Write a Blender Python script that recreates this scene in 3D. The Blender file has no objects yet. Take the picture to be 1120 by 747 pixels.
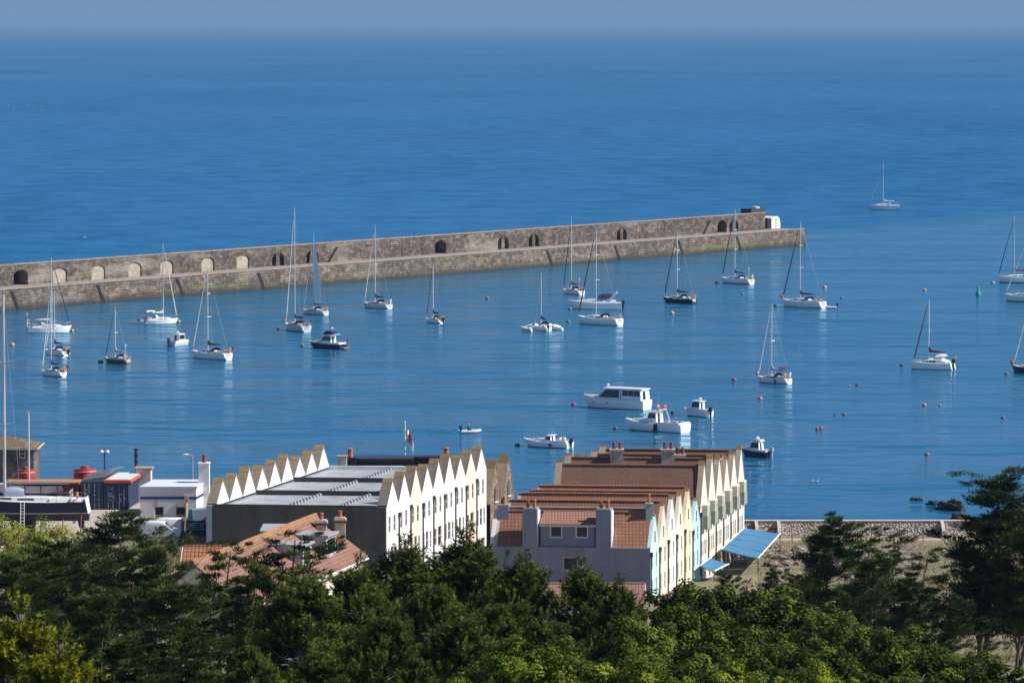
import bpy, bmesh, math, random
import numpy as np
from mathutils import Vector, Matrix
random.seed(7)
SC = bpy.context.scene
COL = SC.collection
R = math.radians
# ------------------------------------------------------------------ camera
F = 5000.0                      # focal length in photo pixels (photo is 1120 px wide)
HZ = 25.0                       # photo row of the true horizontal
CAMZ = 62.0
PIT = math.atan((373.5-HZ)/F)
cam_d = bpy.data.cameras.new('camera'); cam = bpy.data.objects.new('camera', cam_d); COL.objects.link(cam)
cam.location = (0, 0, CAMZ); cam.rotation_euler = (math.pi/2-PIT, 0, 0)
cam_d.sensor_width = 36.0; cam_d.sensor_fit = 'HORIZONTAL'; cam_d.lens = 36.0*F/1120.0
cam_d.clip_start = 1.0; cam_d.clip_end = 200000.0
cam_d.dof.use_dof = True; cam_d.dof.focus_distance = 620.0; cam_d.dof.aperture_fstop = 6.3
SC.camera = cam
def ray(px, py):
    cx = (px-560.0)/F; cy = -(py-373.5)/F
    return Vector((cx, math.cos(PIT)+cy*math.sin(PIT), -math.sin(PIT)+cy*math.cos(PIT)))
def G(px, py, z=0.0):           # point of the level z seen at a photo pixel
    d = ray(px, py); t = (z-CAMZ)/d.z
    return Vector((0, 0, CAMZ))+d*t
def GY(px, py, Y):              # point at depth Y
    d = ray(px, py); return Vector((0, 0, CAMZ))+d*(Y/d.y)
def zat(py, Y): return GY(560, py, Y).z
def xat(px, Y): return (px-560.0)/F*Y
def scl(py, z=0.0): return F/G(560, py, z).y     # photo pixels per metre there
# ------------------------------------------------------------------ render, sky, sun
SC.view_settings.view_transform = 'Standard'; SC.view_settings.look = 'None'
SC.view_settings.exposure = 0.42; SC.view_settings.gamma = 1.0
SC.render.engine = 'CYCLES'
SC.cycles.max_bounces = 6; SC.cycles.transparent_max_bounces = 8; SC.cycles.volume_bounces = 0
W = bpy.data.worlds.new('World'); SC.world = W; W.use_nodes = True
SUN_EL, SUN_AZ = 43.0, 94.0     # azimuth clockwise from +Y
nt = W.node_tree; bg = nt.nodes['Background']
sky = nt.nodes.new('ShaderNodeTexSky'); sky.sky_type = 'NISHITA'; sky.sun_disc = False
sky.sun_elevation = R(SUN_EL); sky.sun_rotation = R(SUN_AZ)
sky.altitude = 0; sky.air_density = 1.0; sky.dust_density = 0.0; sky.ozone_density = 3.0
# the clear sea air keeps the lowest band of sky blue instead of yellowish
_tc = nt.nodes.new('ShaderNodeTexCoord'); _sx = nt.nodes.new('ShaderNodeSeparateXYZ'); nt.links.new(_tc.outputs['Generated'], _sx.inputs[0])
_rp = nt.nodes.new('ShaderNodeValToRGB'); _e = _rp.color_ramp.elements; _e.new(.05)
for _el, (_p, _c) in zip(_e, ((0.0, (.156, .302, .74, 1)), (.05, (.215, .315, .62, 1)), (.22, (.56, .585, .63, 1)))): _el.position = _p; _el.color = _c
nt.links.new(_sx.outputs[2], _rp.inputs[0])
_mx = nt.nodes.new('ShaderNodeMix'); _mx.data_type = 'RGBA'; _mx.blend_type = 'MULTIPLY'; _mx.inputs[0].default_value = 1
nt.links.new(sky.outputs[0], _mx.inputs[6]); nt.links.new(_rp.outputs[0], _mx.inputs[7])
nt.links.new(_mx.outputs[2], bg.inputs[0]); bg.inputs[1].default_value = 0.104
sl = bpy.data.lights.new('sun', 'SUN'); sl.energy = 5.0; sl.angle = R(0.53); sl.color = (1.0, 0.95, 0.88)
so = bpy.data.objects.new('sun', sl); COL.objects.link(so)
sd = Vector((math.sin(R(SUN_AZ))*math.cos(R(SUN_EL)), math.cos(R(SUN_AZ))*math.cos(R(SUN_EL)), math.sin(R(SUN_EL))))
so.rotation_euler = sd.to_track_quat('Z', 'Y').to_euler(); so.location = (200, 0, 300)
# ------------------------------------------------------------------ materials
def lin(c):
    return tuple(((x/255.0)/12.92 if x/255.0 <= .04045 else ((x/255.0+.055)/1.055)**2.4) for x in c)
MATS = {}
def nodes(name):
    m = bpy.data.materials.new(name); m.use_nodes = True
    t = m.node_tree; b = t.nodes['Principled BSDF']
    return m, t, b
def N(t, typ, **kw):
    n = t.nodes.new(typ)
    for k, v in kw.items():
        if k in ('op', 'operation'): n.operation = v
        elif k.startswith('i_'): n.inputs[int(k[2:])].default_value = v
        else: setattr(n, k, v)
    return n
def ramp(t, fac, stops):
    n = t.nodes.new('ShaderNodeValToRGB'); e = n.color_ramp.elements
    while len(e) < len(stops): e.new(.5)
    for el, (p, c) in zip(e, stops):
        el.position = p; el.color = (*c, 1) if len(c) == 3 else c
    t.links.new(fac, n.inputs[0]); return n
def mixc(t, fac, a, b, mode='MIX'):
    n = t.nodes.new('ShaderNodeMix'); n.data_type = 'RGBA'; n.blend_type = mode
    for s, v in ((n.inputs[0], fac), (n.inputs[6], a), (n.inputs[7], b)):
        if hasattr(v, 'is_output'): t.links.new(v, s)
        elif isinstance(v, (int, float)): s.default_value = v
        else: s.default_value = (*v[:3], 1)
    return n.outputs[2]
def noise(t, vec, scale, detail=3, rough=.55):
    n = t.nodes.new('ShaderNodeTexNoise'); n.inputs['Scale'].default_value = scale
    n.inputs['Detail'].default_value = detail; n.inputs['Roughness'].default_value = rough
    if vec is not None: t.links.new(vec, n.inputs['Vector'])
    return n.outputs['Fac']
def math_(t, op, a, b=None, c=None, clamp=False):
    n = t.nodes.new('ShaderNodeMath'); n.operation = op; n.use_clamp = clamp
    for i, v in enumerate((a, b, c)):
        if v is None: continue
        if hasattr(v, 'is_output'): t.links.new(v, n.inputs[i])
        else: n.inputs[i].default_value = v
    return n.outputs[0]
def coords(t, kind='Object'):
    return t.nodes.new('ShaderNodeTexCoord').outputs[kind]
def mapped(t, vec, scale=(1, 1, 1), loc=(0, 0, 0), rot=(0, 0, 0)):
    n = t.nodes.new('ShaderNodeMapping'); n.inputs['Scale'].default_value = scale
    n.inputs['Location'].default_value = loc; n.inputs['Rotation'].default_value = rot
    t.links.new(vec, n.inputs[0]); return n.outputs[0]
def bump(t, b, h, dist=.05, strength=1.0):
    n = t.nodes.new('ShaderNodeBump'); n.inputs['Distance'].default_value = dist; n.inputs['Strength'].default_value = strength
    t.links.new(h, n.inputs['Height']); t.links.new(n.outputs[0], b.inputs['Normal']); return n
def pm(name, col, rough=.6, var=.18, scale=1.2, metal=0.0, streak=0.0, stain=None, stain_amt=.4, bmp=0.0, spec=.5):
    """plain painted or rendered surface: colour with soft mottling, optional vertical streaks and stains"""
    if name in MATS: return MATS[name]
    m, t, b = nodes(name); co = coords(t)
    n1 = noise(t, co, scale, 4); n2 = noise(t, co, scale*7, 3)
    f = math_(t, 'ADD', math_(t, 'MULTIPLY', n1, .65), math_(t, 'MULTIPLY', n2, .35))
    lo = tuple(max(0, x*(1-var)) for x in col); hi = tuple(min(1, x*(1+var)) for x in col)
    c = ramp(t, f, [(.3, lo), (.7, hi)]).outputs[0]
    if streak:
        s = noise(t, mapped(t, co, (2.2, 2.2, .16)), 1.0, 4)
        sf = math_(t, 'MULTIPLY', math_(t, 'SUBTRACT', s, .45, None, True), streak*4, None, True)
        c = mixc(t, sf, c, tuple(x*.62 for x in col))
    if stain:
        s = noise(t, mapped(t, co, (1, 1, .7), (3.1, 7.7, 1.3)), .55, 5, .65)
        sf = math_(t, 'MULTIPLY', math_(t, 'SUBTRACT', s, .52, None, True), 6*stain_amt, None, True)
        c = mixc(t, sf, c, stain)
    t.links.new(c, b.inputs['Base Color']); b.inputs['Roughness'].default_value = rough; b.inputs['Metallic'].default_value = metal
    b.inputs['Specular IOR Level'].default_value = spec
    if bmp: bump(t, b, n2, bmp)
    MATS[name] = m; return m
def glass_mat(name='window glass', col=(.02, .025, .03)):
    if name in MATS: return MATS[name]
    m, t, b = nodes(name); b.inputs['Base Color'].default_value = (*col, 1); b.inputs['Roughness'].default_value = .06
    n = noise(t, coords(t), 1.3, 2)
    t.links.new(ramp(t, n, [(.35, tuple(x*.5 for x in col)), (.7, tuple(min(1, x*2.0) for x in col))]).outputs[0], b.inputs['Base Color'])
    MATS[name] = m; return m
def tile_mat(name, c1, c2, mortar, ax='x', tw=.34, th=.36, lichen=None, lich_amt=.5, gap=.05):
    """roof tiles laid in courses; ax = the local axis that runs along a course"""
    if name in MATS: return MATS[name]
    m, t, b = nodes(name); co = coords(t)
    sx = t.nodes.new('ShaderNodeSeparateXYZ'); t.links.new(co, sx.inputs[0])
    cb = t.nodes.new('ShaderNodeCombineXYZ')
    t.links.new(sx.outputs[0 if ax == 'x' else 1], cb.inputs[0]); t.links.new(math_(t, 'MULTIPLY', sx.outputs[2], 1.25), cb.inputs[1])
    br = t.nodes.new('ShaderNodeTexBrick'); t.links.new(cb.outputs[0], br.inputs['Vector'])
    br.inputs['Color1'].default_value = (*c1, 1); br.inputs['Color2'].default_value = (*c2, 1); br.inputs['Mortar'].default_value = (*mortar, 1)
    br.inputs['Scale'].default_value = 1.0; br.inputs['Brick Width'].default_value = tw; br.inputs['Row Height'].default_value = th
    br.inputs['Mortar Size'].default_value = gap; br.inputs['Mortar Smooth'].default_value = .6; br.offset = 0.0
    c = br.outputs['Color']
    n = noise(t, co, .5, 5, .6)
    c = mixc(t, math_(t, 'MULTIPLY', math_(t, 'SUBTRACT', n, .45, None, True), 2.5, None, True), c, tuple(x*.6 for x in c1))
    if lichen:
        n2 = noise(t, mapped(t, co, (1, 1, 1), (5, 3, 1)), .8, 6, .7)
        c = mixc(t, math_(t, 'MULTIPLY', math_(t, 'SUBTRACT', n2, .5, None, True), 5*lich_amt, None, True), c, lichen)
    t.links.new(c, b.inputs['Base Color']); b.inputs['Roughness'].default_value = .8
    bump(t, b, br.outputs['Fac'], -.03)
    MATS[name] = m; return m
# ------------------------------------------------------------------ mesh collector (world coordinates)
class MB:
    def __init__(s): s.v = []; s.f = []; s.m = []; s.smooth = False
    def add(s, vs, fs, mi=0):
        o = len(s.v); s.v += [tuple(p) for p in vs]
        for f in fs: s.f.append([i+o for i in f]); s.m.append(mi)
        return s
    def quad(s, a, b, c, d, mi=0): return s.add([a, b, c, d], [(0, 1, 2, 3)], mi)
    def poly(s, pts, mi=0): return s.add(pts, [tuple(range(len(pts)))], mi)
    def hexa(s, c8, mi=0):     # corners: 0-3 bottom ring, 4-7 top ring
        return s.add(c8, [(3, 2, 1, 0), (4, 5, 6, 7), (0, 1, 5, 4), (1, 2, 6, 5), (2, 3, 7, 6), (3, 0, 4, 7)], mi)
    def box(s, x0, x1, y0, y1, z0, z1, mi=0, M=None):
        p = [(x0, y0, z0), (x1, y0, z0), (x1, y1, z0), (x0, y1, z0), (x0, y0, z1), (x1, y0, z1), (x1, y1, z1), (x0, y1, z1)]
        if M is not None: p = [M@Vector(q) for q in p]
        return s.hexa(p, mi)
    def tube(s, p0, p1, r0, r1=None, n=8, mi=0, cap=True):
        r1 = r0 if r1 is None else r1
        return s.path([p0, p1], [r0, r1], n, mi, cap)
    def path(s, pts, rs, n=8, mi=0, cap=True):
        pts = [Vector(p) for p in pts]
        if not isinstance(rs, (list, tuple)): rs = [rs]*len(pts)
        rings = []
        for i, p in enumerate(pts):
            d = (pts[min(i+1, len(pts)-1)]-pts[max(i-1, 0)])
            d = d.normalized() if d.length > 1e-9 else Vector((0, 0, 1))
            u = d.cross(Vector((0, 0, 1)));
            if u.length < .05: u = d.cross(Vector((0, 1, 0)))
            u.normalize(); w = u.cross(d)
            rings.append([p+(u*math.cos(2*math.pi*k/n)+w*math.sin(2*math.pi*k/n))*rs[i] for k in range(n)])
        return s.rings(rings, True, cap, mi)
    def rings(s, rings, closed=True, cap=True, mi=0, mis=None):
        n = len(rings[0]); o = len(s.v)
        for r in rings: s.v += [tuple(p) for p in r]
        for i in range(len(rings)-1):
            for k in range(n if closed else n-1):
                a = o+i*n+k; b = o+i*n+(k+1) % n
                s.f.append([a, b, b+n, a+n]); s.m.append(mis[k] if mis else mi)
        if cap:
            s.f.append([o+k for k in range(n)][::-1]); s.m.append(mi)
            s.f.append([o+(len(rings)-1)*n+k for k in range(n)]); s.m.append(mi)
        return s
    def lathe(s, c, prof, n=16, mi=0, mis=None):
        rings = [[(c[0]+r*math.cos(2*math.pi*k/n), c[1]+r*math.sin(2*math.pi*k/n), c[2]+z) for k in range(n)] for r, z in prof]
        o = len(s.v)
        for r in rings: s.v += r
        for i in range(len(rings)-1):
            for k in range(n):
                a = o+i*n+k; b = o+i*n+(k+1) % n
                s.f.append([a, b, b+n, a+n]); s.m.append(mis[i] if mis else mi)
        s.f.append([o+k for k in range(n)][::-1]); s.m.append(mis[0] if mis else mi)
        s.f.append([o+(len(rings)-1)*n+k for k in range(n)]); s.m.append(mis[-1] if mis else mi)
        return s
    def ell(s, c, r, n=12, mi=0, M=None):
        prof = []
        rings = []
        for i in range(1, n//2):
            th = math.pi*i/(n//2)
            rings.append([(r[0]*math.sin(th)*math.cos(2*math.pi*k/n), r[1]*math.sin(th)*math.sin(2*math.pi*k/n), -r[2]*math.cos(th)) for k in range(n)])
        top = (0, 0, r[2]); bot = (0, 0, -r[2])
        vs = [bot]+[p for rg in rings for p in rg]+[top]
        fs = [(0, 1+(k+1) % n, 1+k) for k in range(n)]
        for i in range(len(rings)-1):
            for k in range(n):
                a = 1+i*n+k; b = 1+i*n+(k+1) % n; fs.append((a, b, b+n, a+n))
        L = 1+(len(rings)-1)*n; fs += [(L+k, L+(k+1) % n, len(vs)-1) for k in range(n)]
        C = Vector(c)
        vs = [C+((M@Vector(p)) if M is not None else Vector(p)) for p in vs]
        return s.add(vs, fs, mi)
    def torus(s, c, R0, r0, axis=(0, 0, 1), n=16, k=6, mi=0):
        q = Vector((0, 0, 1)).rotation_difference(Vector(axis)); C = Vector(c)
        vs = []; fs = []
        for i in range(n):
            a = 2*math.pi*i/n
            for j in range(k):
                b = 2*math.pi*j/k
                vs.append(C+q@Vector(((R0+r0*math.cos(b))*math.cos(a), (R0+r0*math.cos(b))*math.sin(a), r0*math.sin(b))))
        for i in range(n):
            for j in range(k):
                fs.append((i*k+j, ((i+1) % n)*k+j, ((i+1) % n)*k+(j+1) % k, i*k+(j+1) % k))
        return s.add(vs, fs, mi)
    def build(s, name, mats, parent=None, smooth=False, M=None):
        root = parent; o = Vector((0, 0, 0))
        while root is not None and root.parent is not None: root = root.parent
        vs = s.v
        if M is None and root is not None:
            o = root.location; vs = [(x-o[0], y-o[1], z-o[2]) for x, y, z in s.v]
        me = bpy.data.meshes.new(name); me.from_pydata(vs, [], s.f); me.update()
        if not isinstance(mats, (list, tuple)): mats = [mats]
        for m in mats: me.materials.append(m)
        if len(mats) > 1: me.polygons.foreach_set('material_index', s.m)
        bm = bmesh.new(); bm.from_mesh(me)
        bmesh.ops.recalc_face_normals(bm, faces=bm.faces); bm.to_mesh(me); bm.free()
        if smooth or s.smooth:
            me.polygons.foreach_set('use_smooth', [True]*len(me.polygons))
            me.set_sharp_from_angle(angle=R(40))
        ob = bpy.data.objects.new(name, me); COL.objects.link(ob)
        if parent is not None: ob.parent = parent
        return ob
def thing(name, label, cat, loc=(0, 0, 0), group=None, rz=0):
    o = bpy.data.objects.new(name, None); COL.objects.link(o); o.empty_display_size = .5
    o.location = loc; o.rotation_euler = (0, 0, rz); o['label'] = label; o['category'] = cat
    if group: o['group'] = group
    return o
def tag(o, label, cat, group=None, kind=None):
    o['label'] = label; o['category'] = cat
    if group: o['group'] = group
    if kind: o['kind'] = kind
    return o
def struct(o, kind='structure'): o['kind'] = kind; return o
def centre(o):
    """put a single-mesh thing's origin at its own base"""
    me = o.data; n = len(me.vertices); a = np.empty(n*3); me.vertices.foreach_get('co', a); a = a.reshape(-1, 3)
    c = np.array([(a[:, 0].min()+a[:, 0].max())/2, (a[:, 1].min()+a[:, 1].max())/2, a[:, 2].min()])
    me.vertices.foreach_set('co', (a-c).ravel()); me.update(); o.location = Vector(o.location)+Vector(c); return o
def copy_tree(o, parent=None):
    c = o.copy(); COL.objects.link(c)
    if parent is not None: c.parent = parent
    for ch in list(o.children): copy_tree(ch, c)
    return c
# ------------------------------------------------------------------ terrain
def terr(X, Y):
    hill = np.interp(Y, [0, 60, 100, 200, 300, 400, 450], [59, 50.5, 45, 31, 19.5, 9.5, 4.0])
    g_r = np.interp(Y, [450, 470, 495, 540], [4.0, 3.6, 2.0, 2.0])
    g_l = np.interp(Y, [440, 520], [9.0, 9.0])
    wl = np.clip((-X-24)/6.0, 0, 1)          # 1 in the left yard, which lies higher
    base = g_r*(1-wl)+g_l*wl
    z = np.where(Y < 450, np.maximum(hill, base), base)
    z = z+np.where(Y < 440, .5*np.sin(X*.21+Y*.07)+.35*np.sin(X*.47-Y*.13), 0)*np.clip((440-Y)/60, 0, 1)
    shore = 521-9*(1-wl)*0+ (1-wl)*15.5
    z = np.where(Y > shore, z-(Y-shore)*2.2, z)
    return np.maximum(z, -4.0)
def terrain():
    xs = np.concatenate([np.linspace(-400, -80, 17), np.linspace(-76, 76, 150), np.linspace(80, 400, 17)])
    ys = np.concatenate([np.linspace(-60, 90, 12), np.linspace(95, 440, 110), np.linspace(441, 546, 90)])
    X, Y = np.meshgrid(xs, ys); Z = terr(X, Y)
    nx, ny = len(xs), len(ys)
    mb = MB(); mb.v = list(zip(X.ravel().tolist(), Y.ravel().tolist(), Z.ravel().tolist()))
    for j in range(ny-1):
        for i in range(nx-1):
            mb.f.append([j*nx+i, j*nx+i+1, (j+1)*nx+i+1, (j+1)*nx+i]); mb.m.append(0)
    m, t, b = nodes('dry grass'); co = coords(t)
    n1 = noise(t, co, .09, 6, .65); n2 = noise(t, co, 1.6, 5, .7)
    c = ramp(t, n1, [(.34, (.075, .085, .028)), (.46, (.15, .13, .06)), (.56, (.27, .215, .125)), (.68, (.33, .27, .18))]).outputs[0]
    c = mixc(t, .55, c, ramp(t, n2, [(.3, (.06, .06, .025)), (.7, (.34, .29, .19))]).outputs[0])
    t.links.new(c, b.inputs['Base Color']); b.inputs['Roughness'].default_value = .95; bump(t, b, n2, .25)
    struct(mb.build('ground', m, smooth=True))
terrain()
# ------------------------------------------------------------------ sea
BA = Vector((-110.2, 984.0)); BU = Vector((191.8, 291.7)).normalized(); BN = Vector((BU.y, -BU.x))   # breakwater line, harbour normal
def sea():
    m, t, b = nodes('sea water'); co = coords(t)
    sx = t.nodes.new('ShaderNodeSeparateXYZ'); t.links.new(co, sx.inputs[0])
    # signed distance to the breakwater line: >0 is inside the harbour
    d = math_(t, 'ADD', math_(t, 'MULTIPLY', math_(t, 'SUBTRACT', sx.outputs[0], BA.x), BN.x), math_(t, 'MULTIPLY', math_(t, 'SUBTRACT', sx.outputs[1], BA.y), BN.y))
    big = noise(t, mapped(t, co, (.006, .0022, 1)), 1.0, 5, .6)
    d2 = math_(t, 'ADD', d, math_(t, 'MULTIPLY', math_(t, 'SUBTRACT', big, .5), 90))
    mr = t.nodes.new('ShaderNodeMapRange'); mr.interpolation_type = 'SMOOTHSTEP'
    mr.inputs[1].default_value = -75; mr.inputs[2].default_value = -22; t.links.new(d2, mr.inputs[0]); inside = mr.outputs[0]
    w1 = noise(t, mapped(t, co, (.30, .62, 1), rot=(0, 0, .12)), 1.0, 5, .62)
    w2 = noise(t, mapped(t, co, (.05, .11, 1), rot=(0, 0, -.08)), 1.0, 3, .5)
    slick = ramp(t, noise(t, mapped(t, co, (.012, .028, 1), (3, 9, 0)), 1.0, 4, .6), [(.36, (.25,)*3), (.62, (1,)*3)]).outputs[0]
    amp_in = math_(t, 'MULTIPLY', slick, SEA_IN)
    amp_out = math_(t, 'MULTIPLY', ramp(t, big, [(.32, (.55,)*3), (.66, (1,)*3)]).outputs[0], SEA_OUT)
    mx = t.nodes.new('ShaderNodeMix'); mx.data_type = 'FLOAT'
    t.links.new(inside, mx.inputs[0]); t.links.new(amp_out, mx.inputs[2]); t.links.new(amp_in, mx.inputs[3])
    w3 = noise(t, mapped(t, co, (.010, .022, 1), (4, 4, 0), (0, 0, .05)), 1.0, 3, .5)
    h = math_(t, 'MULTIPLY', math_(t, 'ADD', math_(t, 'ADD', w1, math_(t, 'MULTIPLY', w2, 7.0)), math_(t, 'MULTIPLY', w3, 26.0)), mx.outputs[0])
    bn = bump(t, b, h, 1.0)
    bc = ramp(t, big, [(.3, SEA_C1), (.7, SEA_C2)]).outputs[0]
    bcin = ramp(t, noise(t, mapped(t, co, (.02, .03, 1), (7, 2, 0)), 1.0, 3), [(.35, SEA_I1), (.65, SEA_I2)]).outputs[0]
    # ruffled and slick patches reflect less and more of the sky
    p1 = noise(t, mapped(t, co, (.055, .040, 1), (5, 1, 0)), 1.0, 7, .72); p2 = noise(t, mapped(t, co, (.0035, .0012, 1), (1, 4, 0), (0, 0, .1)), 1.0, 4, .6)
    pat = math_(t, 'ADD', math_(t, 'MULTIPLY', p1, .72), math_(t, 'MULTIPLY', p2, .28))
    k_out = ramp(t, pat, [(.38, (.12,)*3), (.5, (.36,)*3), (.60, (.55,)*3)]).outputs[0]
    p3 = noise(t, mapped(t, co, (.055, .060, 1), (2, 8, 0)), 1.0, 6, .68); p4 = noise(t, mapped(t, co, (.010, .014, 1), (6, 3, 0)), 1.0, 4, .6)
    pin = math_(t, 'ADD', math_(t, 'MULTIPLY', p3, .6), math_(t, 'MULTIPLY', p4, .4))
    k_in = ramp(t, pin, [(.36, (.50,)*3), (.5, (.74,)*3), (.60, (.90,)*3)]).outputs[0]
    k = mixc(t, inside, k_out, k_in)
    fr = t.nodes.new('ShaderNodeFresnel'); fr.inputs[0].default_value = 1.33; t.links.new(bn.outputs[0], fr.inputs['Normal'])
    fac = math_(t, 'MULTIPLY', math_(t, 'ADD', math_(t, 'MULTIPLY', fr.outputs[0], .75), .25), k)
    gl = t.nodes.new('ShaderNodeBsdfGlossy'); gl.inputs['Color'].default_value = (.74, .95, 1, 1); gl.inputs['Roughness'].default_value = .13; t.links.new(bn.outputs[0], gl.inputs['Normal'])
    df = t.nodes.new('ShaderNodeBsdfDiffuse'); 
    bc = mixc(t, 1.0, bc, ramp(t, pat, [(.38, (.78,)*3), (.5, (1.0,)*3), (.62, (1.18,)*3)]).outputs[0], 'MULTIPLY')  # reflected gust streaks also painted into the open sea's body colour
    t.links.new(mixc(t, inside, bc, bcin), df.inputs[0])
    ms = t.nodes.new('ShaderNodeMixShader'); t.links.new(fac, ms.inputs[0]); t.links.new(df.outputs[0], ms.inputs[1]); t.links.new(gl.outputs[0], ms.inputs[2])
    t.links.new(ms.outputs[0], t.nodes['Material Output'].inputs[0]); t.nodes.remove(b)
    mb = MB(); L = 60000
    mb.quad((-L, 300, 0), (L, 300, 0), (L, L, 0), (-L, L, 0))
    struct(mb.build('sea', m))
SEA_IN, SEA_OUT = .11, .55
SEA_C1, SEA_C2 = (.009, .096, .228), (.014, .112, .262)
SEA_I1, SEA_I2 = (.006, .097, .205), (.010, .108, .228)
SEA_SPEC = .4
sea()
# ------------------------------------------------------------------ breakwater
def stone_mat(name, c1, c2, mort, sx_=1.3, sz=.62, low=None, patch=None, algae=False, patch_amt=.5, ax=0):
    m, t, b = nodes(name); co = coords(t)
    s = t.nodes.new('ShaderNodeSeparateXYZ'); t.links.new(co, s.inputs[0])
    wob = noise(t, co, .35, 3); wob2 = noise(t, mapped(t, co, (1, 1, 1), (9, 2, 5)), .9, 3)
    cb = t.nodes.new('ShaderNodeCombineXYZ'); t.links.new(math_(t, 'ADD', s.outputs[ax], math_(t, 'MULTIPLY', wob2, 2.2)), cb.inputs[0])
    t.links.new(math_(t, 'ADD', s.outputs[2], math_(t, 'MULTIPLY', math_(t, 'ADD', wob, math_(t, 'MULTIPLY', wob2, .6)), .7)), cb.inputs[1])
    br = t.nodes.new('ShaderNodeTexBrick'); t.links.new(cb.outputs[0], br.inputs['Vector'])
    for k, c in (('Color1', c1), ('Color2', c2), ('Mortar', mort)): br.inputs[k].default_value = (*c, 1)
    br.inputs['Scale'].default_value = 1; br.inputs['Brick Width'].default_value = sx_; br.inputs['Row Height'].default_value = sz
    br.inputs['Mortar Size'].default_value = .06; br.inputs['Mortar Smooth'].default_value = .5; br.inputs['Bias'].default_value = -.1
    n = noise(t, co, 1.1, 6, .7)
    vo = t.nodes.new('ShaderNodeTexVoronoi'); vo.inputs['Scale'].default_value = .8/sz*.9; t.links.new(mapped(t, co, (.55, .55, 1)), vo.inputs['Vector']); vs_ = t.nodes.new('ShaderNodeSeparateColor'); t.links.new(vo.outputs['Color'], vs_.inputs[0])
    blk = mixc(t, .6, br.outputs['Color'], ramp(t, vs_.outputs[0], [(0, tuple(x*.55 for x in c2)), (.5, c2), (.8, c1), (1, tuple(min(1, x*1.5) for x in c1))]).outputs[0])
    strk = noise(t, mapped(t, co, (.5, .5, .06), (1, 7, 2)), 1.0, 5, .65); blk = mixc(t, math_(t, 'MULTIPLY', math_(t, 'SUBTRACT', strk, .5, None, True), 3.2, None, True), blk, tuple(x*.45 for x in c2))
    c = mixc(t, .75, blk, ramp(t, n, [(.34, (.3,)*3), (.5, (.85,)*3), (.66, (1.6,)*3)]).outputs[0], 'MULTIPLY')
    if patch:
        pn = noise(t, mapped(t, co, (.045, .045, .16), (2.3, 0, .4)), 1.0, 5, .7)
        c = mixc(t, math_(t, 'MULTIPLY', math_(t, 'SUBTRACT', pn, .52, None, True), 7*patch_amt, None, True), c, patch)
    if low:      # dark weed below the tide mark
        lf = math_(t, 'SUBTRACT', 1.0, math_(t, 'MULTIPLY', math_(t, 'ADD', math_(t, 'SUBTRACT', s.outputs[2], .35), math_(t, 'MULTIPLY', math_(t, 'SUBTRACT', n, .5), 2.2)), .75), None, True)
        c = mixc(t, lf, c, low)
    if algae:
        ap = noise(t, mapped(t, co, (.022, .022, .9), (1.7, 0, .2)), 1.0, 4, .6)
        zf = math_(t, 'SUBTRACT', 1.0, math_(t, 'ABSOLUTE', math_(t, 'SUBTRACT', s.outputs[2], 1.6)), None, True)
        c = mixc(t, math_(t, 'MULTIPLY', math_(t, 'MULTIPLY', math_(t, 'SUBTRACT', ap, .53, None, True), 9, None, True), zf), c, (.13, .15, .02))
    t.links.new(c, b.inputs['Base Color']); b.inputs['Roughness'].default_value = .9
    bump(t, b, math_(t, 'ADD', br.outputs['Fac'], math_(t, 'MULTIPLY', n, -1.5)), -.12)
    return m
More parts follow.
